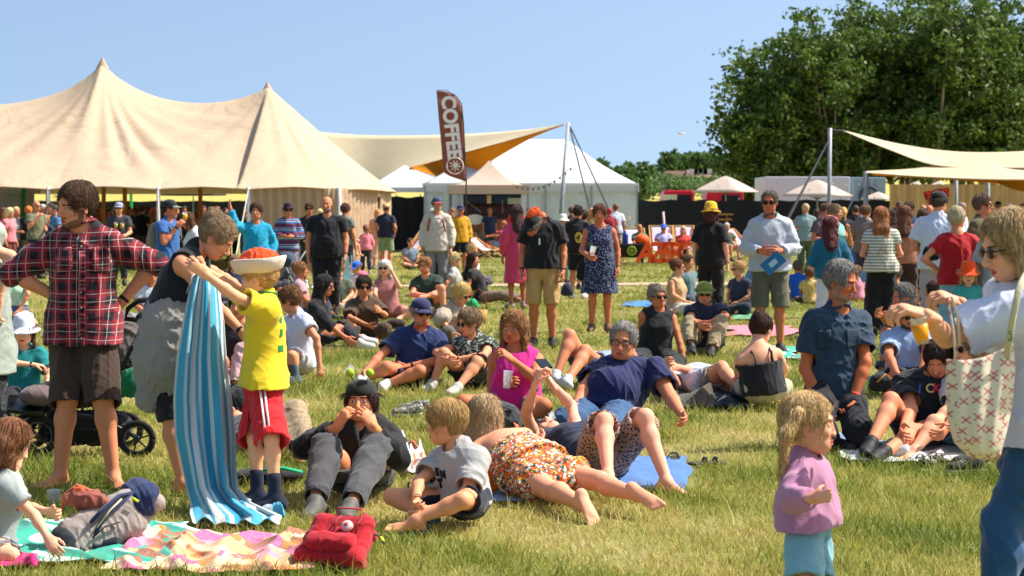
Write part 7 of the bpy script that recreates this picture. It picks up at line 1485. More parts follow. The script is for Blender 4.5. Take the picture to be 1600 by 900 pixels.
def red_backpack():
    Y = gY(884); base = V(*W(531, 0, Y)[:2], 0); r_ = thing('backpack', 'red square backpack with a round white badge lying on the grass', 'backpack', base); A = rotz(R(-20), R(-48)) * .86; c = base + V(0, .02, .092); red = cloth('b01020')
    X, F, Z = A; corners = [(-.15, -.06, -.13), (.15, -.06, -.13), (-.14, .07, -.12), (.14, .07, -.12), (-.13, -.05, .11), (.13, -.05, .11), (-.12, .06, .12), (.12, .06, .12)]
    P = lambda x, y, z: c + X * x + F * y + Z * z; S = [('e', c, A / .86, V(.150, .086, .133), .03)] + [('c', P(*corners[a]), P(*corners[b]), .035, .035, .04) for a, b in ((0, 1), (2, 3), (4, 5), (6, 7), (0, 4), (1, 5), (0, 2), (1, 3))]
    o = soft('body', red, S, .008, r_, base, .005, 3, .005); soft('front_pocket', red, [('c', P(-.10, -.105, -.075), P(.10, -.105, -.075), .042, .042, .02), ('c', P(-.10, -.10, -.04), P(.10, -.10, -.04), .035, .035, .02)], .007, r_, base, .006, 4, .005)
    soft('side_panel', cloth('7c0814'), [('e', P(-.155, .0, -.02), A / .86, V(.035, .09, .12), .02)], .008, r_, base, .007, 5, .005)
    mb = MB(); cc = P(.06, -.115, .045); mb.lathe([(0, .012), (.030, .010), (.033, 0), (.033, -.012)], cc, [X, Z, -F], 22); mb.build('badge', plain('badge', 'd8b4ac', .5, var=.05), r_, base, True)
    mb = MB(); mb.lathe([(.0, .0145), (.012, .014), (.012, .012)], cc, [X, Z, -F], 12); mb.build('badge_mark', plain('badge_mark', 'b83848', .5, var=0), r_, base, True)
    for sx in (-.01, .12): mb = MB(); mb.tube([P(sx, -.10, .02), P(sx, -.125, .06), P(sx, -.09, .12), P(sx, -.02, .16)], .009, 6, .5); mb.build('strap', cloth('a02430'), r_, base, True)
    mb = MB(); mb.tube([P(-.05, -.07, .15), P(-.04, -.10, .175), P(.10, -.10, .175), P(.12, -.07, .14)], .008, 6, .5); mb.build('handle', cloth('b83040'), r_, base, True)
    mb = MB(); mb.tube([P(.13, .03, .12), P(.19, .03, .10), P(.24, .02, .04)], .008, 6, .4); mb.build('shoulder_strap', cloth('1c1818'), r_, base, True); mb = MB(); mb.tube([P(.20, .03, .095), P(.225, .025, .065)], .009, 6, .5); mb.build('reflector', plain('lime', 'c8e020', .5), r_, base, True)
red_backpack()
def grey_backpack():
    Y = gY(858); base = V(*W(165, 0, Y)[:2], 0); r_ = thing('backpack', 'large grey and navy hiking rucksack lying on its side on the towel', 'backpack', base); c = base + V(0, 0, .13); X = nrm(V(.85, .5, .32)); Z = nrm(np.cross(X, V(0, 1, .25))); Z = Z if Z[2] > 0 else -Z; F = np.cross(Z, X); P = lambda x, y, z: c + X * x + F * y + Z * z
    g = cloth('9a8e86'); nv = cloth('1c2c54'); dk = cloth('1c222c')
    soft('body', g, [('c', P(-.16, 0, -.02), P(.12, 0, 0), .115, .12, .03, F, .8), ('c', P(-.18, -.06, -.05), P(.1, -.06, -.03), .07, .07, .04)], .008, r_, base, .005, 8, .01)
    soft('bottom', dk, [('e', P(-.22, -.01, -.03), np.array([X, F, Z]), V(.07, .11, .105), .02), ('c', P(-.20, -.10, -.04), P(-.02, -.115, -.06), .028, .024, .02)], .008, r_, base, .004, 9, .01)
    soft('lid', nv, [('c', P(.19, -.04, .03), P(.20, .07, .06), .075, .07, .03), ('e', P(.22, 0, .07), np.array([X, F, Z]), V(.07, .12, .05), .02)], .008, r_, base, .008, 10, .01)
    soft('lid_side', g, [('e', P(.245, -.055, .015), np.array([X, F, Z]), V(.055, .045, .05), .02)], .008, r_, base, .006, 11)
    mb = MB(); 
    for dz in (-.03, .035): mb = MB(); mb.tube([P(-.10, -.10, .03 + dz), P(-.02, -.10, .085 + dz * .6), P(.08, -.07, .105 + dz * .6), P(.16, -.03, .10)], .022, 8, .35); mb.build('shoulder_strap', nv, r_, base, True)
    mb = MB(); mb.tube([P(-.08, -.118, .035), P(0, -.118, .09), P(.08, -.09, .112)], .010, 6, .4); mb.build('strap_trim', cloth('c8c0a0'), r_, base, True)
    mb = MB(); mb.tube([P(-.12, -.13, .0), P(-.05, -.135, .03), P(.03, -.13, .02)], .008, 6, .5); mb.build('buckle_strap', dk, r_, base, True); mb = MB(); mb.tube([P(.13, -.10, .10), P(.15, -.115, .075)], .007, 6); mb.build('zip_pull', plain('lime', 'c8e020', .5), r_, base, True)
    b2 = base + V(-.13, .05, 0); r2 = thing('handbag', 'open brown and coral leather bag heaped on the rucksack', 'bag', b2); cc = P(-.06, .04, .14)
    soft('body', cloth('8a4a3c'), [('e', cc, None, V(.10, .06, .05), .02), ('e', cc + V(.08, 0, -.02), None, V(.05, .05, .045), .02)], .007, r2, b2, .012, 12); mb = MB(); mb.tube([cc + V(-.10, 0, -.06), cc + V(-.10, 0, .02), cc + V(-.03, 0, .07), cc + V(.04, 0, .04)], .012, 8, .5); mb.build('strap', cloth('b8644c'), r2, b2, True); soft('cloth_inside', cloth('e05a30'), [('e', cc + V(-.02, 0, .045), None, V(.035, .03, .025), .01)], .006, r2, b2, .006, 13)
grey_backpack()
def bag(label, px, py, Y, rx, ry, rz, c, rot=0, strap=None, seed=1, cat='bag', name='shoulder_bag', z=None, tilt=0):
    p = W(px, py, Y) if z is None else V(*W(px, 0, Y)[:2], z); base = V(p[0], p[1], max(0, p[2] - rz)); r_ = thing(name, label, cat, base); A = rotz(rot, tilt)
    soft('body', c, [('e', p, A, V(rx, ry, rz), .02), ('c', p - A[0] * rx * .7 - A[2] * rz * .55, p + A[0] * rx * .7 - A[2] * rz * .55, min(ry, rz) * .5, min(ry, rz) * .5, .04)], max(.008, .9 / (.64 * ppm(Y))), r_, base, .06 * min(rx, rz), seed, .004)
    if strap is not None:
        mb = MB(); mb.tube([p + A[0] * q[0] * rx + A[1] * q[1] * ry + A[2] * q[2] * rz for q in strap[0]], strap[1], 6, .5); mb.build('strap', strap[2] if len(strap) > 2 else c, r_, base, True)
    return r_
bag('bright orange bag between the grey tee boy and the sunbather', 764, 742, gY(776), .055, .07, .10, cloth('f07808'), seed=2, strap=(((-.3, -.9, .8), (0, -1.2, .2), (.2, -1.1, -.8)), .010, cloth('e04a10')))
bag('charcoal grey rucksack behind the sunbather and the pink top woman', 775, 652, gY(680), .19, .12, .12, cloth('3a3d42'), .2, seed=3, strap=(((-.6, -.8, .7), (0, -1.1, .8), (.6, -.8, .5)), .012, cloth('2a2c30')))
bag('black rucksack with green strap behind the red shorts boy', 420, 742, gY(756), .22, .13, .05, cloth('15161a'), .1, seed=4, strap=(((-.2, -1.0, .9), (.4, -1.2, 1.2), (.9, -.9, .6)), .022, cloth('14a070')))
bag('black holdall between the towel and the yellow shirt boy', 376, 632, gY(668), .12, .16, .15, cloth('18191d'), seed=5)
bag('small black camera bag with orange flap beside the sunglasses man', 1376, 596, gY(622), .10, .08, .08, cloth('15161a'), .3, seed=6, strap=(((-.8, -1, .0), (0, -1.2, .9), (.8, -1, .2)), .010, cloth('e08a1c')))
bag('black handbag hanging at the side of the dotted dress woman', 912, 424, gY(518), .10, .06, .14, cloth('101012'), seed=7)
bag('denim blue shoulder bag on the back of the striped tee woman', 1364, 430, gY(520), .17, .07, .11, cloth('4a7ca8', 'denim', '6c9cc4'), -.2, seed=8, strap=(((-.9, 0, .5), (-.1, -.3, 3.2), (.2, 0, 5.0)), .02, cloth('8a8a68')))
bag('green cloth bag beside the blonde ponytail woman', 736, 474, gY(500), .10, .08, .08, cloth('0c9c60'), seed=9)
bag('black crossbody bag on the man with the white tee', 1455, 395, gY(556) - .25, .10, .04, .09, cloth('101014'), seed=10)
bag('brown felt hat-shaped handbag in the lap of the brown tee woman', 618, 505, gY(530), .13, .08, .06, cloth('2c1a14'), .3, seed=11)
bag('blue ball-like cushion bag on the grass right of the khaki shorts', 886, 452, gY(472), .10, .10, .12, cloth('20283c'), seed=12)
bag('dark rucksack by the feet of the grey-haired seated man', 1416, 590, gY(606), .10, .08, .08, cloth('14161c'), seed=13)
def daypack(label, k_, c, side=0):
    J = PEOPLE[k_]; p = J['pel'] + J['t'] * .28 * J['s'] - J['f'] * (.20 * J['s']); base = V(p[0], p[1], p[2] - .25); r_ = thing('daypack', label, 'backpack', base); A = np.array([J['u'], J['f'], J['t']]); h = max(.012, .9 / (.64 * ppm(p[1])))
    soft('body', c, [('e', p, A, V(.15, .10, .23), .03), ('e', p - J['t'] * .08 - J['f'] * .06, A, V(.12, .07, .12), .03)], h, r_, base, .01, 5)
    for sx in (-1, 1):
        q = lambda a, b, cz: J['pel'] + J['u'] * sx * a * J['s'] + J['f'] * b * J['s'] + J['t'] * cz * J['s']; mb = MB(); mb.tube([q(.10, -.13, .44), q(.10, -.02, .515), q(.115, .135, .42), q(.14, .14, .28), q(.16, .0, .16)], .016, 6, .5); mb.build('shoulder_strap', c, r_, base, True)
daypack('grey rucksack on the back of the man drinking in blue tee', 'blue_tee', cloth('7a7468')); daypack('grey-green rucksack carried by the man holding the toddler', 'carrier', cloth('4c5048')); daypack('rucksack with red straps worn by the man in the cream hoodie', 'hoodie', cloth('8a2c3c')); daypack('pale blue small rucksack worn by the older woman in black', 'jumpsuit', cloth('a0b8cc'))
# the patterned tote bag in the foreground
def tote():
    Y = 6.86; base = W(1536, 715, Y); r_ = thing('tote_bag', 'cream tote bag with small red bow print hanging from the foreground woman', 'bag', base)
    L = [(1479, 561), (1478, 600), (1480, 650), (1490, 690), (1512, 712), (1540, 719), (1558, 712)]; Rr = [(1584, 535), (1586, 580), (1582, 630), (1574, 670), (1566, 700), (1560, 712), (1558, 713)]
    n, m = 40, 40; G = np.zeros((n, 2 * m, 3)); t = np.linspace(0, 1, len(L))
    for i in range(n):
        s_ = i / (n - 1); l_ = [np.interp(s_, t, [q[k] for q in L]) for k in (0, 1)]; r0 = [np.interp(s_, t, [q[k] for q in Rr]) for k in (0, 1)]
        for j in range(2 * m):
            a = 2 * math.pi * j / (2 * m); u = .5 - .5 * math.cos(a); bul = math.sin(a) * (.015 + .07 * math.sin(math.pi * min(1, s_ * .9 + .08))) * (1 - s_ ** 6); top = .016 * math.sin(u * math.pi) * 440 * (1 - s_) ** 3 * 1.6
            px, py = l_[0] + (r0[0] - l_[0]) * u, l_[1] + (r0[1] - l_[1]) * u + top; G[i, j] = W(px, py, Y - bul + .008 * math.sin(u * 20 + s_ * 5) * (1 - s_))
    k = N('bow_print'); A = lin('d8ccb0'); vo = k.n('TexVoronoi'); vo.inputs['Scale'].default_value = 22; vo.inputs['Randomness'].default_value = .6; k.l(k.co.outputs['Object'], vo.inputs['Vector'])
    d = k.n('VectorMath', operation='SUBTRACT'); sc_ = k.n('VectorMath', operation='SCALE'); sc_.inputs['Scale'].default_value = 1.0; k.l(k.co.outputs['Object'], d.inputs[0]); k.l(vo.outputs['Position'], d.inputs[1]); sp = k.n('SeparateXYZ'); k.l(d.outputs[0], sp.inputs[0])
    ax_, az_ = k.math('ABSOLUTE', sp.outputs[0]), k.math('ABSOLUTE', sp.outputs[2]); cs = k.n('SeparateColor'); k.l(vo.outputs['Color'], cs.inputs[0])
    # a bow: two slanting strokes crossing, seen as an x with a knot
    st = k.math('LESS_THAN', k.math('ABSOLUTE', k.math('SUBTRACT', ax_, k.math('MULTIPLY', az_, 1.25))), .0042); lim = k.math('LESS_THAN', k.math('ADD', ax_, az_), .0270); st2 = k.math('LESS_THAN', k.math('ADD', ax_, az_), .006)
    k.col(k.mix(k.math('MULTIPLY', k.math('MAXIMUM', k.math('MULTIPLY', st, lim), st2), .85), A, lin('b84850'))); _cloth_end(k, 1, .9, .3); G2 = G; o = sheet('bag_body', G2, k.m, r_, base, .002, True, True)
    mb = MB(); mb.tube([W(1493, 566, Y - .02), W(1490, 520, Y - .01), W(1485, 490, Y), W(1480, 466, Y + .01), W(1486, 462, Y + .02), W(1496, 490, Y + .04), W(1500, 540, Y + .04)], .0085, 6, .4); mb.build('handle', cloth('c8c4bc', 'bows', 'b8303c'), r_, base, True)
    mb = MB(); mb.tube([W(1572, 562, Y - .03), W(1582, 500, Y - .10), W(1592, 450, Y - .10), W(1604, 428, Y - .02)], .012, 6, .4); mb.build('shoulder_strap', cloth('b8b090', 'bows', '2c6a50'), r_, base, True)
tote()
def cup(label, px, py, Y, h=.12, r=.036, c='d8dce0', fill=None, tilt=(0, 0), name='plastic_cup'):
    p = W(px, py, Y); ax = nrm(V(tilt[0], tilt[1], 1)); X = nrm(np.cross(V(0, 1, 0), ax)); F = np.cross(ax, X); base = p - ax * h / 2; r_ = thing(name, label, 'cup', base); mb = MB(); mb.lathe([(0, 0), (r * .74, 0), (r, h), (r * 1.04, h), (r * 1.04, h - .004), (r * .95, h - .006), (r * .70, .004), (0, .004)], base, [X, F, ax], 20)
    k = N('clear_plastic'); k.col(lin(c)); k.rough(.15); k.b.inputs['Alpha'].default_value = .38; mb.build('wall', k.m, r_, base, True)
    if fill: mb = MB(); mb.lathe([(0, .006), (r * .74, .004), (r * .99, h * .75), (0, h * .75)], base, [X, F, ax], 20); mb.build('drink', plain('drink_' + fill, fill, .2, var=0), r_, base, True)
cup('empty clear plastic cup standing on the grass near the plaid man', 84, 777, gY(787) , .085, .04)
cup('clear plastic cup in the hand of the pink top woman', 793, 593, gY(668) - .22, .13, .036, tilt=(.1, 0))
cup('white plastic cup held by the dotted dress woman', 926, 392, gY(518) - .32, .13, .042, 'e8eaec', tilt=(.25, 0)); cup('cup of orange drink in the hand of the foreground woman', 1438, 517, 6.75, .09, .030, 'd8d8cc', 'f09a10', tilt=(-.2, 0))
cup('cup of beer raised by the drinking man in blue tee', 289, 338, gY(506) - .2, .12, .036, fill='e0a020'); cup('beer in the right hand of the man in grey tee and pale cap', 181, 352, gY(446) - .3, .13, .04, 'c8c0a8', 'b89838'); cup('beer in the left hand of the man in grey tee and pale cap', 191, 353, gY(446) - .3, .13, .04, 'c8c0a8', 'b89838')
cup('clear cup standing on the grass by the knees of the patterned top woman', 687, 599, gY(604), .09, .036); cup('tipped cup lying on the grass beside the navy polo man', 546, 578, gY(586), .10, .036, tilt=(1, .3))
def leaflet():
    J = PEOPLE['sweater']; c = W(1208, 411, J['pel'][1] - .42); r_ = thing('leaflet', 'blue folded leaflet in the hands of the grey sweater man', 'leaflet', c); X = nrm(V(.75, -.1, .65)); Z = nrm(np.cross(X, V(0, 1, 0))); mb = MB(); mb.box(c, (.26, .16, .006), [X, Z, np.cross(X, Z)]); mb.build('paper', plain('leaf_blue', '1c6a9c', .5, var=.35, scale=14), r_, c)
    mb = MB(); mb.box(c - V(0, .006, 0), (.10, .06, .004), [X, Z, np.cross(X, Z)]); mb.build('print', plain('leaf_white', 'a8c4d8', .5), r_, c)
leaflet()
def phone():
    J = PEOPLE['phone']; p = (J['wa'] + J['wb']) / 2 + V(0, 0, .13); r_ = thing('smartphone', 'dark phone held above the face of the lying woman', 'phone', p); mb = MB(); mb.box(p, (.075, .14, .012), rotz(.3, .3)); mb.build('case', plain('phone_dark', '1a1a20', .25), r_, p, False, .003)
phone()
# shoes left on the grass
def lone_shoe(label, px, gy, rot, c, kind='shoe', name='shoe', L=.26):
    Y = gY(gy); b = V(*W(px, 0, Y)[:2], 0); r_ = thing(name, label, 'shoe', b); d = V(math.cos(rot), math.sin(rot), 0); sd = V(-d[1], d[0], 0); k = L / .26; h = .007
    if kind == 'shoe':
        S = SDF(h); S.cone(b + V(0, 0, .05), b + d * .16 * k + V(0, 0, .035), .045, .042, .02, n=V(0, 0, 1), q=.8); S.cone(b - d * .02 + V(0, 0, .07), b + d * .04 + V(0, 0, .07), .04, .036, .03); S.ell(b + d * .01 + V(0, 0, .11), np.array([d, sd, V(0, 0, 1)]), V(.045, .028, .05), .01, -1); v, f = S.mesh(); mesh_obj('upper', v, f, c, r_, b)
        mb = MB()
        for i in range(4): q = b + d * (.055 + .022 * i) * k + V(0, 0, .085 - .008 * i); mb.tube([q - sd * .026, q + V(0, 0, .006), q + sd * .026], .0035, 5)
        mb.build('laces', cloth('c8c8c0'), r_, b, True)
    S = SDF(h); S.cone(b - d * .02 + V(0, 0, .016), b + d * .17 * k + V(0, 0, .016), .040, .044, .01, n=V(0, 0, 1), q=.35); v, f = S.mesh(); mesh_obj('sole', v, f, plain('sole_c', '4a4238' if kind != 'shoe' else 'a8a49a', .7), r_, b)
    if kind != 'shoe':
        for t in (.05, .12): mb = MB(); mb.tube([b + d * t - sd * .042 + V(0, 0, .02), b + d * (t + .01) - sd * .02 + V(0, 0, .055), b + d * (t + .01) + sd * .02 + V(0, 0, .055), b + d * t + sd * .042 + V(0, 0, .02)], .010, 6, .4); mb.build('strap', c, r_, b, True)
lone_shoe('white sneaker on the blanket, toe to the left', 1408, 718, R(165), cloth('c8c8c4')); lone_shoe('second white sneaker just behind the first one', 1404, 708, R(150), cloth('bcbcb8')); lone_shoe('brown strap sandal right of the white sneakers', 1428, 722, R(-60), cloth('7a5c48'), 'sandal', 'sandal'); lone_shoe('brown strap sandal beside the bare toes', 1450, 718, R(-70), cloth('7a5c48'), 'sandal', 'sandal')
lone_shoe('dark hiking shoe by the jeans of the foreground woman, nearer one', 1524, 738, R(195), cloth('2c2a24')); lone_shoe('dark hiking shoe by the jeans of the foreground woman, farther one', 1534, 728, R(190), cloth('302e28'))
lone_shoe('black slipper on the grass right of the blue mat', 1050, 724, R(80), cloth('1a1c20'), 'sandal', 'slipper'); lone_shoe('black slipper further right on the grass', 1088, 728, R(10), cloth('1a1c20'), 'sandal', 'slipper'); lone_shoe('grey patterned trainer alone on the grass left of the blond boy', 650, 650, R(200), cloth('5c5a52', 'leaf', 'a8a498')); lone_shoe('second grey patterned trainer next to its pair left of the blond boy', 660, 644, R(180), cloth('5c5a52', 'leaf', 'a8a498'))
# ------------------------------------------------------------------ headgear extras
def on_head(k_, fn):
    J = PEOPLE[k_]; A, hc, hs = J['A'], J['hc'], J['hs']; return fn(lambda x, y, z: hc + (x * A[0] + y * A[1] + z * A[2]) * hs, A, hs, J['root'], J['base'])
def sailor(P, A, hs, root, base):
    S_ = [A[0] * hs, A[1] * hs, A[2] * hs]; c = P(0, -.01, .0); mb = MB(); mb.lathe([(.090, .040), (.102, .034), (.120, .048), (.138, .085), (.146, .112), (.142, .116), (.128, .085), (.108, .055)], c, S_, 30, (1, 1.1), lambda i, t: .004 * math.sin(3 * t)); mb.build('hat_brim', cloth('d8c8b4'), root, base, True)
    S = SDF(.005); S.ell(P(0, -.01, .082), A, V(.118, .124, .092) * hs, .01, clip=[(P(0, 0, .04), -A[2])]); v, f = S.mesh(); n = vnormals(v, f); v = v + n * wrinkle(v - base, .009, 5, 3, (1, 1, 1))[:, None]; mesh_obj('hat_crown', v, f, cloth('f04a0c'), root, base)
on_head('boy', sailor)
J = PEOPLE['boy']
for d_ in (-.012, .012):
    a_ = J['pb'] + V(d_, -.125, .02); b_ = J['pb'] * .18 + J['kb'] * .82 + V(d_, -.118, .0); mb = MB(); mb.tube([a_, a_ * .5 + b_ * .5 + V(0, -.006, 0), b_], .006, 6, .5); mb.build('side_stripe', cloth('e0dcd8'), J['root'], J['base'], True)
def tuft(P, A, hs, root, base):
    S = SDF(.009); S.ell(P(0, -.06, .12), A, V(.05, .09, .05) * hs, .01); S.ell(P(.0, -.12, .085), A, V(.045, .05, .05) * hs, .01); v, f = S.mesh(); n = vnormals(v, f); v = v + n * wrinkle(v - base, .012, 6, 4, (1, 1, 1))[:, None]; v, f = add_strands(v, vnormals(v, f), f, P(0, -.06, .08), A, hs, 'curly', 900, 5, 118); mesh_obj('orange_tuft', v, f, hairm('f0480c', 'ff7a20'), root, base)
on_head('polo_black', tuft)
def crown(P, A, hs, root, base):
    for i in range(9):
        a = -1.2 + 2.4 * i / 8; p = P(math.sin(a) * .095, .01, .045 + math.cos(a) * .085); mb = MB(); mb.lathe([(0, .018), (.020, .010), (.022, -.004), (0, -.014)], p, [A[0], A[1], A[2]], 8); mb.build('flower', cloth(['e03c9c', 'e8b020', 'd05cb0'][i % 3]), root, base, True)
on_head('teal_back', crown)
def bobble(P, A, hs, root, base):
    for sx in (-1, 1):
        mb = MB(); mb.tube([P(sx * .03, .03, .105), P(sx * .055, .05, .15)], .003, 5); mb.build('spring', plain('spring', '2a2a2a', .5), root, base)
        S = SDF(.004); S.ell(P(sx * .055, .05, .158), A, V(.024, .024, .024) * hs, .01); v, f = S.mesh(); mesh_obj('green_ball', v, f, plain('tennis', '9ab82c', .8), root, base)
on_head('cap_guy', bobble)
J = PEOPLE['cap_guy']
for c_, sg in (('b', 1), ('a', -1)):
    for d_ in (-.028, 0, .028):
        sd, el = J['s' + c_], J['e' + c_]; ax_ = nrm(el - sd); o1 = nrm(J['u'] * sg - ax_ * (J['u'] * sg @ ax_)); o2 = nrm(np.cross(ax_, o1)); v_ = nrm(o1 * math.cos(d_ * 14) + o2 * math.sin(d_ * 14))
        mb = MB(); mb.tube([sd + v_ * .082 - ax_ * .03, sd * .5 + el * .5 + v_ * .079, el * .9 + sd * .1 + v_ * .072], .0065, 6, .6); mb.build('sleeve_stripe', cloth('d0d0d0'), J['root'], J['base'], True)
def hairtie(P, A, hs, root, base):
    for sx in (-1, 1): mb = MB(); mb.lathe([(.012, -.006), (.018, 0), (.012, .006)], P(sx * .088, -.035, .055), [A[1], A[2], A[0]], 12); mb.build('hair_tie', cloth('e8a8c0'), root, base, True)
on_head('toddler', hairtie)
# marks on clothing, laid onto the garment
from mathutils.bvhtree import BVHTree
def decal(k_, s_or_faces, size, at_px, m, right, up, name='lettering', off=.004, view=None, bold=.0):
    J = PEOPLE[k_]; o = J['top']; base = np.array(J['base']); bv = BVHTree.FromObject(o, bpy.context.evaluated_depsgraph_get()); d = W(at_px[0], at_px[1], 10) - V(0, 0, EYE); d = nrm(d) if view is None else nrm(view); src = V(0, 0, EYE) if view is None else None
    hit = bv.ray_cast(Vector(src - base), Vector(d))[0]
    if hit is None: return
    c = np.array(hit) + base
    t = text_mesh(name, s_or_faces, size, m, J['root'], J['base'], c - d * .05, [nrm(right), nrm(up), nrm(np.cross(nrm(right), nrm(up)))], 0, bold=bold); me = t.data
    import bmesh
    bm = bmesh.new(); bm.from_mesh(me); bmesh.ops.triangulate(bm, faces=bm.faces[:]); bmesh.ops.subdivide_edges(bm, edges=[e for e in bm.edges if e.calc_length() > size * .22], cuts=2, use_grid_fill=False); bm.to_mesh(me); bm.free()
    for v in me.vertices:
        h = bv.ray_cast(v.co, Vector(d)); 
        if h[0] is not None and (h[0] - v.co).length < .2: v.co = h[0] - Vector(d) * off
Jl = PEOPLE['letters']; u_, t_ = Jl['u'], Jl['t']
for ch, px, c in (('J', 1437, '3c5a9c'), ('C', 1453, 'c8b070'), ('K', 1464, 'd01c3c'), ('E', 1475, '4a68b0')): decal('letters', ch, .085, (px, 607), plain('print_' + c, c, .6, var=0), u_, t_, 'chest_letter', bold=.002)
Jb = PEOPLE['grey_boy']
for ch, px, py, sz in (('P', 674, 735, .05), ('E', 683, 738, .05), ('N', 692, 742, .05), ('U', 677, 751, .06), ('T', 688, 756, .06)): decal('grey_boy', ch, sz, (px, py), plain('print_black', '101012', .6, var=0), Jb['u'], Jb['t'], 'chest_print', bold=.006)
Jp = PEOPLE['polo_black']; decal('polo_black', 'l', .10, (843, 378), plain('print_white', 'd8dce0', .6, var=0), Jp['u'], Jp['t'], 'chest_emblem', bold=.006)
Jj = PEOPLE['jersey']; decal('jersey', '0', .26, (904, 372), plain('print_gold', 'c8a83c', .6, var=0), -Jj['u'], Jj['t'], 'shirt_number', bold=.012); 
Jy = PEOPLE['boy']
for ch, px, py in (('I', 442, 500), ('J', 443, 520), ('N', 442, 545)): decal('boy', ch, .036, (px - 3, py), plain('print_green', '107a40', .6, var=0), V(.7, .7, 0), V(0, 0, 1), 'shirt_print', bold=.006)
# plaid shirt buttons and pockets
J = PEOPLE['plaid']; bv = BVHTree.FromObject(J['top'], bpy.context.evaluated_depsgraph_get())
def onto(J, bv, px, py, lift=.004):
    d = nrm(W(px, py, 10) - V(0, 0, EYE)); h = bv.ray_cast(Vector(V(0, 0, EYE) - J['base']), Vector(d)); return None if h[0] is None else (np.array(h[0]) + J['base'] - d * lift, np.array(h[1]))
for i, py in enumerate(range(385, 530, 24)):
    q = onto(J, bv, 127, py)
    if q: mb = MB(); X = nrm(np.cross(q[1], V(0, 0, 1))); mb.lathe([(0, .003), (.006, .002), (.0065, -.002)], q[0], [X, np.cross(X, q[1]), q[1]], 10); mb.build('button', plain('button', 'b8a890', .4), J['root'], J['base'], True)
def patch(k_, name, quad, m, n=8):
    J = PEOPLE[k_]; bv = BVHTree.FromObject(J['top'], bpy.context.evaluated_depsgraph_get()); G = []
    for i in range(n):
        row = []
        for j in range(n):
            a, b = i / (n - 1), j / (n - 1); q = [(np.array(quad[0]) * (1 - a) + np.array(quad[1]) * a) * (1 - b) + (np.array(quad[3]) * (1 - a) + np.array(quad[2]) * a) * b][0]; h = onto(J, bv, q[0], q[1], .006)
            if h is None: return
            row.append(h[0])
        G.append(row)
    sheet(name, G, m, J['root'], J['base'], .003)
pk = cloth('8e1220', 'plaid', '141a2c', 'd8d0c8', s=.8)
patch('plaid', 'placket', ((123, 392), (133, 392), (133, 526), (123, 526)), cloth('a01828', 'plaid', '241a2c', 'd8d0c8', s=.55)); patch('plaid', 'chest_pocket', ((86, 388), (112, 386), (113, 424), (87, 426)), pk); patch('plaid', 'chest_pocket', ((144, 386), (172, 388), (171, 426), (145, 424)), pk)
nv = cloth('1a2e40'); patch('kneeler', 'chest_pocket', ((1276, 516), (1298, 515), (1299, 545), (1277, 546)), nv); patch('kneeler', 'chest_pocket', ((1322, 514), (1344, 513), (1344, 542), (1323, 544)), nv)
# bending woman's grey garment tied round her waist
J = PEOPLE['bend']; b_ = J['base']
soft('tied_skirt', cloth('8c8680'), [('c', W(268, 506, 11.60), W(262, 560, 11.60), .185, .20, .05), ('c', W(258, 560, 11.60), W(234, 622, 11.55), .18, .085, .05), ('c', W(272, 560, 11.62), W(282, 625, 11.64), .175, .13, .06)], .010, J['root'], b_, .012, 4)
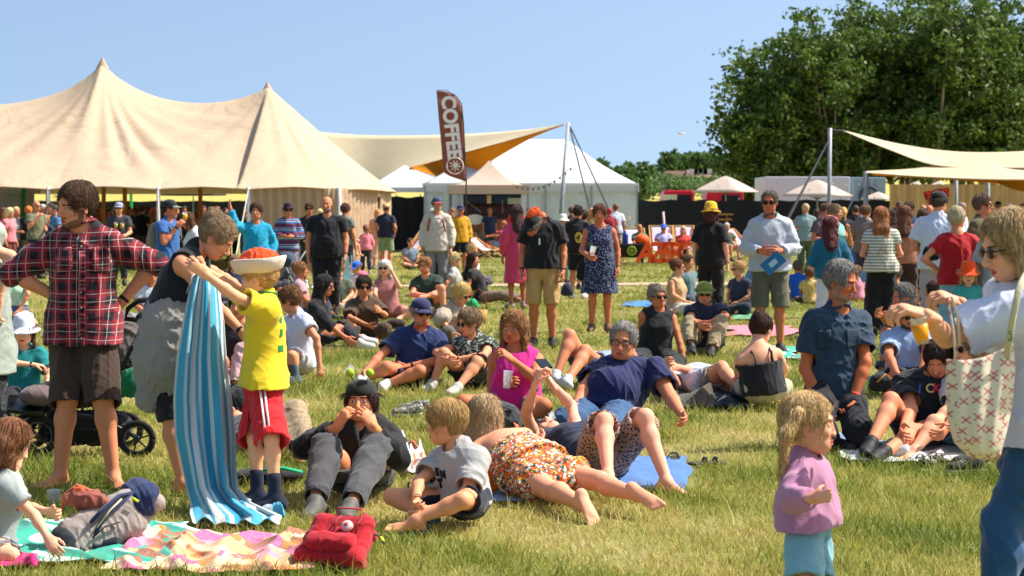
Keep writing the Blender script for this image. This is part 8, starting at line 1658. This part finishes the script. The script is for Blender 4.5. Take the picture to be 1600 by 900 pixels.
# ------------------------------------------------------------------ the pram behind the plaid man
def pram():
    Y = 13.25; base = V(*W(140, 0, Y)[:2], 0); r_ = thing('pram', 'big black all-terrain pram behind the plaid man', 'pram', base); tub = plain('pram_frame', '1c1c20', .35); P = lambda px, py, dy=0: W(px, py, Y + dy)
    def wheel(px, py, rr, dy):
        c = P(px, py, dy); c[2] = rr; mb = MB(); pts = [c + V(math.cos(a) * rr * .86, 0, math.sin(a) * rr * .86) for a in np.linspace(0, 2 * math.pi, 33)]; mb.tube(pts, rr * .15, 8); wo = mb.build('wheel', plain('tyre', '18181a', .85), r_, base, True)
        mb = MB(); mb.tube([c + V(math.cos(a) * rr * .68, 0, math.sin(a) * rr * .68) for a in np.linspace(0, 2 * math.pi, 33)], rr * .05, 6); rim = mb.build('rim', plain('rim', '5a5a5c', .4), wo, base, True); rim.location = (0, 0, 0)
        mb = MB()
        for i in range(6): a = i / 6 * 2 * math.pi + .3; mb.tube([c, c + V(math.cos(a) * rr * .68, 0, math.sin(a) * rr * .68)], rr * .045, 5)
        mb.lathe([(0, -.03), (rr * .16, -.03), (rr * .16, .03), (0, .03)], c, [V(1, 0, 0), V(0, 0, 1), V(0, 1, 0)], 12); sp = mb.build('spokes', plain('spoke', '2a2a2c', .4), wo, base); sp.location = (0, 0, 0)
        return c
    w1 = wheel(214, 690, .125, 0); w2 = wheel(60, 690, .135, .1); w3 = wheel(196, 676, .125, .55); w4 = wheel(48, 676, .13, .5)
    mb = MB(); mb.tube([w1 + V(0, .05, 0), P(160, 655, .1), P(80, 640, .1), w2], .016, 8); mb.tube([w3, P(150, 650, .5), P(76, 636, .5), w4], .016, 8); mb.tube([w1, w3], .012, 6); mb.tube([w2, w4], .012, 6)
    mb.tube([P(150, 655, .1), P(205, 545, .1), P(232, 500, .1)], .016, 8); mb.tube([P(150, 652, .5), P(205, 543, .5), P(228, 498, .5)], .016, 8); mb.build('chassis', tub, r_, base, True)
    mb = MB(); mb.tube([P(232, 502, .1), P(196, 498, .1), P(200, 482, .1), P(216, 470, .1), P(258, 465, .15)], .017, 8); mb.build('handlebar', plain('foam_grip', '141416', .8), r_, base, True)
    soft('hood', cloth('5c5250'), [('c', P(188, 520, .3), P(196, 560, .3), .14, .16, .05), ('c', P(176, 500, .3), P(205, 530, .3), .07, .09, .05)], .010, r_, base, .014, 3)
    soft('seat', cloth('17181c'), [('c', P(150, 600, .3), P(215, 575, .3), .15, .16, .06), ('c', P(60, 625, .3), P(150, 600, .3), .10, .13, .06)], .012, r_, base, .01, 4); soft('basket', cloth('131416'), [('c', P(90, 668, .3), P(180, 668, .3), .12, .12, .05)], .012, r_, base, .012, 5)
    soft('side_bag', cloth('0c6a44'), [('e', P(205, 598, -.02), None, V(.09, .05, .10), .02)], .009, r_, base, .008, 6); soft('seat_cushion', cloth('6a5856'), [('e', P(60, 618, .1), None, V(.13, .12, .07), .03)], .010, r_, base, .008, 7)
    mb = MB(); mb.add([P(12, 622, .0), P(30, 622, .3), P(66, 645, .1), P(62, 650, -.02), P(10, 645, -.02)], [(0, 1, 2, 3, 4)]); o = mb.build('footrest', plain('footrest', '16181c', .4), r_, base); s_ = o.modifiers.new('s', 'SOLIDIFY'); s_.thickness = .025
    soft('grip_knob', plain('knob', '16161a', .5), [('e', P(224, 498, 0), None, V(.055, .03, .045), .02), ('e', P(246, 492, 0), None, V(.03, .03, .05), .02)], .008, r_, base, 0, 8)
pram()
def buggy():
    Y = gY(470) + .3; base = V(*W(455, 0, Y)[:2], 0); r_ = thing('buggy', 'grey and navy umbrella buggy pushed by the man in sunglasses', 'pushchair', base); P = lambda px, py, dy=0: W(px, py, Y + dy); al = plain('aluminium', '9aa0a2', .4)
    mb = MB()
    for dy in (0, .45): mb.tube([P(478, 392, dy), P(455, 425, dy), P(440, 462, dy)], .014, 6); mb.tube([P(447, 418, dy), P(470, 466, dy)], .012, 6)
    mb.tube([P(440, 460), P(440, 460, .45)], .012, 6); mb.build('frame', al, r_, base, True)
    soft('hood', cloth('2c3a50'), [('c', P(446, 405, .1), P(450, 405, .35), .14, .14, .05)], .016, r_, base, .008, 3); soft('seat', cloth('3c4044'), [('c', P(452, 428, .1), P(452, 428, .35), .11, .11, .05), ('c', P(442, 440, .1), P(442, 440, .35), .09, .09, .05)], .016, r_, base, .008, 4)
    for px, dy in ((440, 0), (470, 0), (440, .45), (470, .45)): c = P(px, 462, dy); c[2] = .09; mb = MB(); mb.lathe([(0, -.02), (.07, -.02), (.085, -.01), (.085, .01), (.07, .02), (0, .02)], c, [V(1, 0, 0), V(0, 0, 1), V(0, 1, 0)], 16); mb.build('wheel', plain('tyre', '18181a', .85), r_, base, True)
buggy()
def picnic_chair():
    Y = 34.5; base = V(*W(530, 0, Y)[:2], 0); r_ = thing('camping_chair', 'pale blue patterned folding chair back behind the kid with sunglasses', 'chair', base); P = lambda px, py, dy=0: W(px, py, Y + dy); slab_ = MB(); slab_.add([P(514, 400), P(545, 400), P(548, 440), P(516, 442)], [(0, 1, 2, 3)]); o = slab_.build('back_cloth', cloth('9cc8cc', 'dots', 'c88a60', s=2), r_, base); o.modifiers.new('s', 'SOLIDIFY').thickness = .02
    for px in (513, 549): mb = MB(); mb.tube([P(px, 399), (P(px, 0)[0], Y, 0)], .012, 6); mb.build('leg', plain('aluminium', '9aa0a2', .4), r_, base)
    mb = MB(); mb.add([P(516, 440), P(548, 440), P(548, 446, -.4), P(516, 446, -.4)], [(0, 1, 2, 3)]); o = mb.build('seat', cloth('9cc8cc'), r_, base); o.modifiers.new('s', 'SOLIDIFY').thickness = .02
picnic_chair()
def deckchair(px, pt, w_, Y, label, face=0, stripe='d8d4e0'):
    base = V(*W(px, 0, Y)[:2], 0); r_ = thing('deckchair', label, 'deckchair', base, 'white deckchairs with orange edges'); wd = w_ * Y / FPX; zt = W(0, pt, Y)[2]; u, f = udir(face), fdir(face); P = lambda a, b, z: base + u * a + f * b + V(0, 0, z); wood = plain('beech', 'c8a060', .6)
    G = [[P(-wd / 2 * .86 + wd * .86 * j / 9, .45 - .95 * t, .38 + (zt - .40) * t ** 1.5 - .10 * math.sin(math.pi * t)) for j in range(10)] for t in np.linspace(0, 1, 14)]; o = sheet('sling', G, cloth('d4ccdc'), r_, base, .01)
    for s_ in (-1, 1):
        mb = MB(); mb.tube([P(s_ * wd / 2, .62, .03), P(s_ * wd / 2, -.5, zt)], .022, 6); mb.build('side_rail', wood, r_, base); mb = MB(); mb.tube([P(s_ * wd * .46, .5, .38), P(s_ * wd * .46, -.55, .03)], .02, 6); mb.build('leg', wood, r_, base)
        mb = MB(); mb.tube([P(s_ * wd * .40, .42, .40), P(s_ * wd * .40, .0, .40 + (zt - .4) * .28), P(s_ * wd * .40, -.49, zt - .03)], .016, 4); mb.build('orange_edge', plain('orange_edge', 'e07a48', .6), r_, base)
    for b, z in ((-.5, zt), (.5, .38)): mb = MB(); mb.tube([P(-wd / 2, b, z), P(wd / 2, b, z)], .02, 6); mb.build('crossbar', wood, r_, base)
deckchair(991, 357, 34, 62.2, 'leftmost white deckchair behind the black box'); deckchair(1034, 353, 36, 62.2, 'middle white deckchair with the blue-capped man'); deckchair(1070, 353, 32, 62.2, 'right white deckchair with the woman in red'); deckchair(1240, 350, 44, 66, 'white deckchair with pink print right of the sweater man', 10); deckchair(652, 354, 24, 60, 'deckchair with red edge left of the older woman in black', -40); deckchair(1160, 358, 30, 62, 'deckchair turned sideways left of the grey sweater', 50); deckchair(757, 372, 34, 64, 'low deckchair among the people by the coffee van', 60)
def big_letters():
    Y = 57.6; b = V(*W(1052, 0, Y)[:2], 0); r_ = thing('letter_sign', 'big orange standing letters in front of the deckchairs', 'sign', b); m = plain('orange_letters', 'ff5410', .6, var=.1)
    for ch, px in (('A', 1008), ('Z', 1026), ('E', 1042), ('R', 1057), ('O', 1075)): text_mesh('letter', ch, .80, m, r_, b, W(px, 396, Y) - V(0, 0, .0), [V(1, 0, 0), V(0, .1, 1), V(0, -1, .1)], .07, shear=.15 if ch in 'AZ' else .05, bold=.022)
big_letters()
r_, b_ = boxthing('crate_table', 'black box table with a round yellow-green emblem', 'table', 968, 1012, 381, 402, 60, .8, plain('black_box', '141618', .6)); mb = MB(); mb.lathe([(.08, .0), (.09, .02), (.14, .02), (.15, 0)], W(987, 392, 59.97), [V(1, 0, 0), V(0, 0, 1), V(0, -1, 0)], 20); mb.lathe([(0, .012), (.05, .012), (.06, 0)], W(987, 392, 59.97), [V(1, 0, 0), V(0, 0, 1), V(0, -1, 0)], 12); mb.build('emblem', plain('emblem_green', '8a9a30', .6), r_, b_)
tag(soft('orange_ball', plain('orange_ball', 'f05a18', .6), [('e', W(1003, 375, 60.3), None, V(.22, .2, .18), .02)], .03, None, W(1003, 378, 60.3), 0), 'orange ball on the black box table', 'ball')
tag(soft('blue_bottle', plain('bottle_blue', '1c3c8c', .4), [('c', W(977, 379, 60.3), W(977, 368, 60.3), .09, .09, .02), ('c', W(977, 367, 60.3), W(977, 361, 60.3), .04, .03, .02)], .025, None, W(977, 380, 60.3), 0), 'dark blue bottle on the black box table', 'bottle')
mb = MB(); mb.tube([V(*W(1042, 0, 70)[:2], 0), W(1036, 331, 70)], .045, 6); tag(mb.build('striped_pole', plain('pole_pinkish', 'd8b8b4', .6), None, V(*W(1042, 0, 70)[:2], 0), True), 'thin pale pole leaning in front of the black screen', 'pole')
for px, w_, py in ((1126, 16, 343), (1122, 22, 335), (1228, 14, 345)):
    Y = 74; b = V(*W(px, 0, Y)[:2], 0); r_ = thing('picnic_table', ['small wooden table by the yellow bucket hat', 'higher wooden table behind the yellow bucket hat', 'wooden table just right of the sweater man'][[1126, 1122, 1228].index(px)], 'table', b); z = W(0, py, Y)[2]; wd = w_ * Y / FPX * 2; wood = plain('table_wood', 'b0763c', .7)
    mb = MB(); mb.box(b + V(0, 0, z), (wd, .7, .05)); mb.build('table_top', wood, r_, b); 
    for sx in (-1, 1): mb = MB(); mb.tube([b + V(sx * wd * .4, -.3, 0), b + V(sx * wd * .3, 0, z)], .03, 4); mb.tube([b + V(sx * wd * .4, .3, 0), b + V(sx * wd * .3, 0, z)], .03, 4); mb.build('leg', wood, r_, b)
# potted flowers near the marquee corner
for i, (px, py, c) in enumerate(((968, 392, 'd8b020'), (978, 385, '5c8a30'), (984, 376, 'c8a828'), (955, 396, 'd8d0d8'))):
    Y = 66 + i * .4; b = V(*W(px, 0, Y)[:2], 0); r_ = thing('flowering_plant', ['yellow flowers', 'green leafy plant', 'tall yellow-green plant', 'pale flowers'][i] + ' by the marquee corner', 'plant', b); rr = np.random.default_rng(i); P = b + rr.normal(size=(260, 3)) * V(.18, .18, .25) + V(0, 0, .55); P[:, 2] = np.clip(P[:, 2], .1, 2); v, f = leaves(P, .07, rr); mesh_obj('foliage', v, f, LM, r_, b, False).data.attributes.new('tint', 'FLOAT', 'POINT'); P = P[:60] + V(0, 0, .25); v, f = leaves(P, .05, rr); mesh_obj('blossom', v, f, plain('blossom_' + c, c, .7), r_, b, False)
mb = MB(); 
b = V(*W(748, 0, gY(505))[:2], 0); r_ = thing('basket', 'wicker basket with tall brown handle beside the green bag', 'basket', b); mb.lathe([(0, 0), (.10, 0), (.13, .2), (.12, .2), (.09, .02)], b, None, 20); mb.build('body', plain('wicker', 'b08a50', .8, bump=.5), r_, b, True); mb = MB(); mb.tube([b + V(-.12, 0, .2), b + V(-.09, 0, .42), b + V(0, 0, .5), b + V(.09, 0, .42), b + V(.12, 0, .2)], .010, 6); mb.build('handle', plain('leather_brown', '7a3a22', .6), r_, b, True)
make_grass()
print('SCENE built in %.1f s, %d objects' % (time.time() - T0, len(bpy.data.objects)))
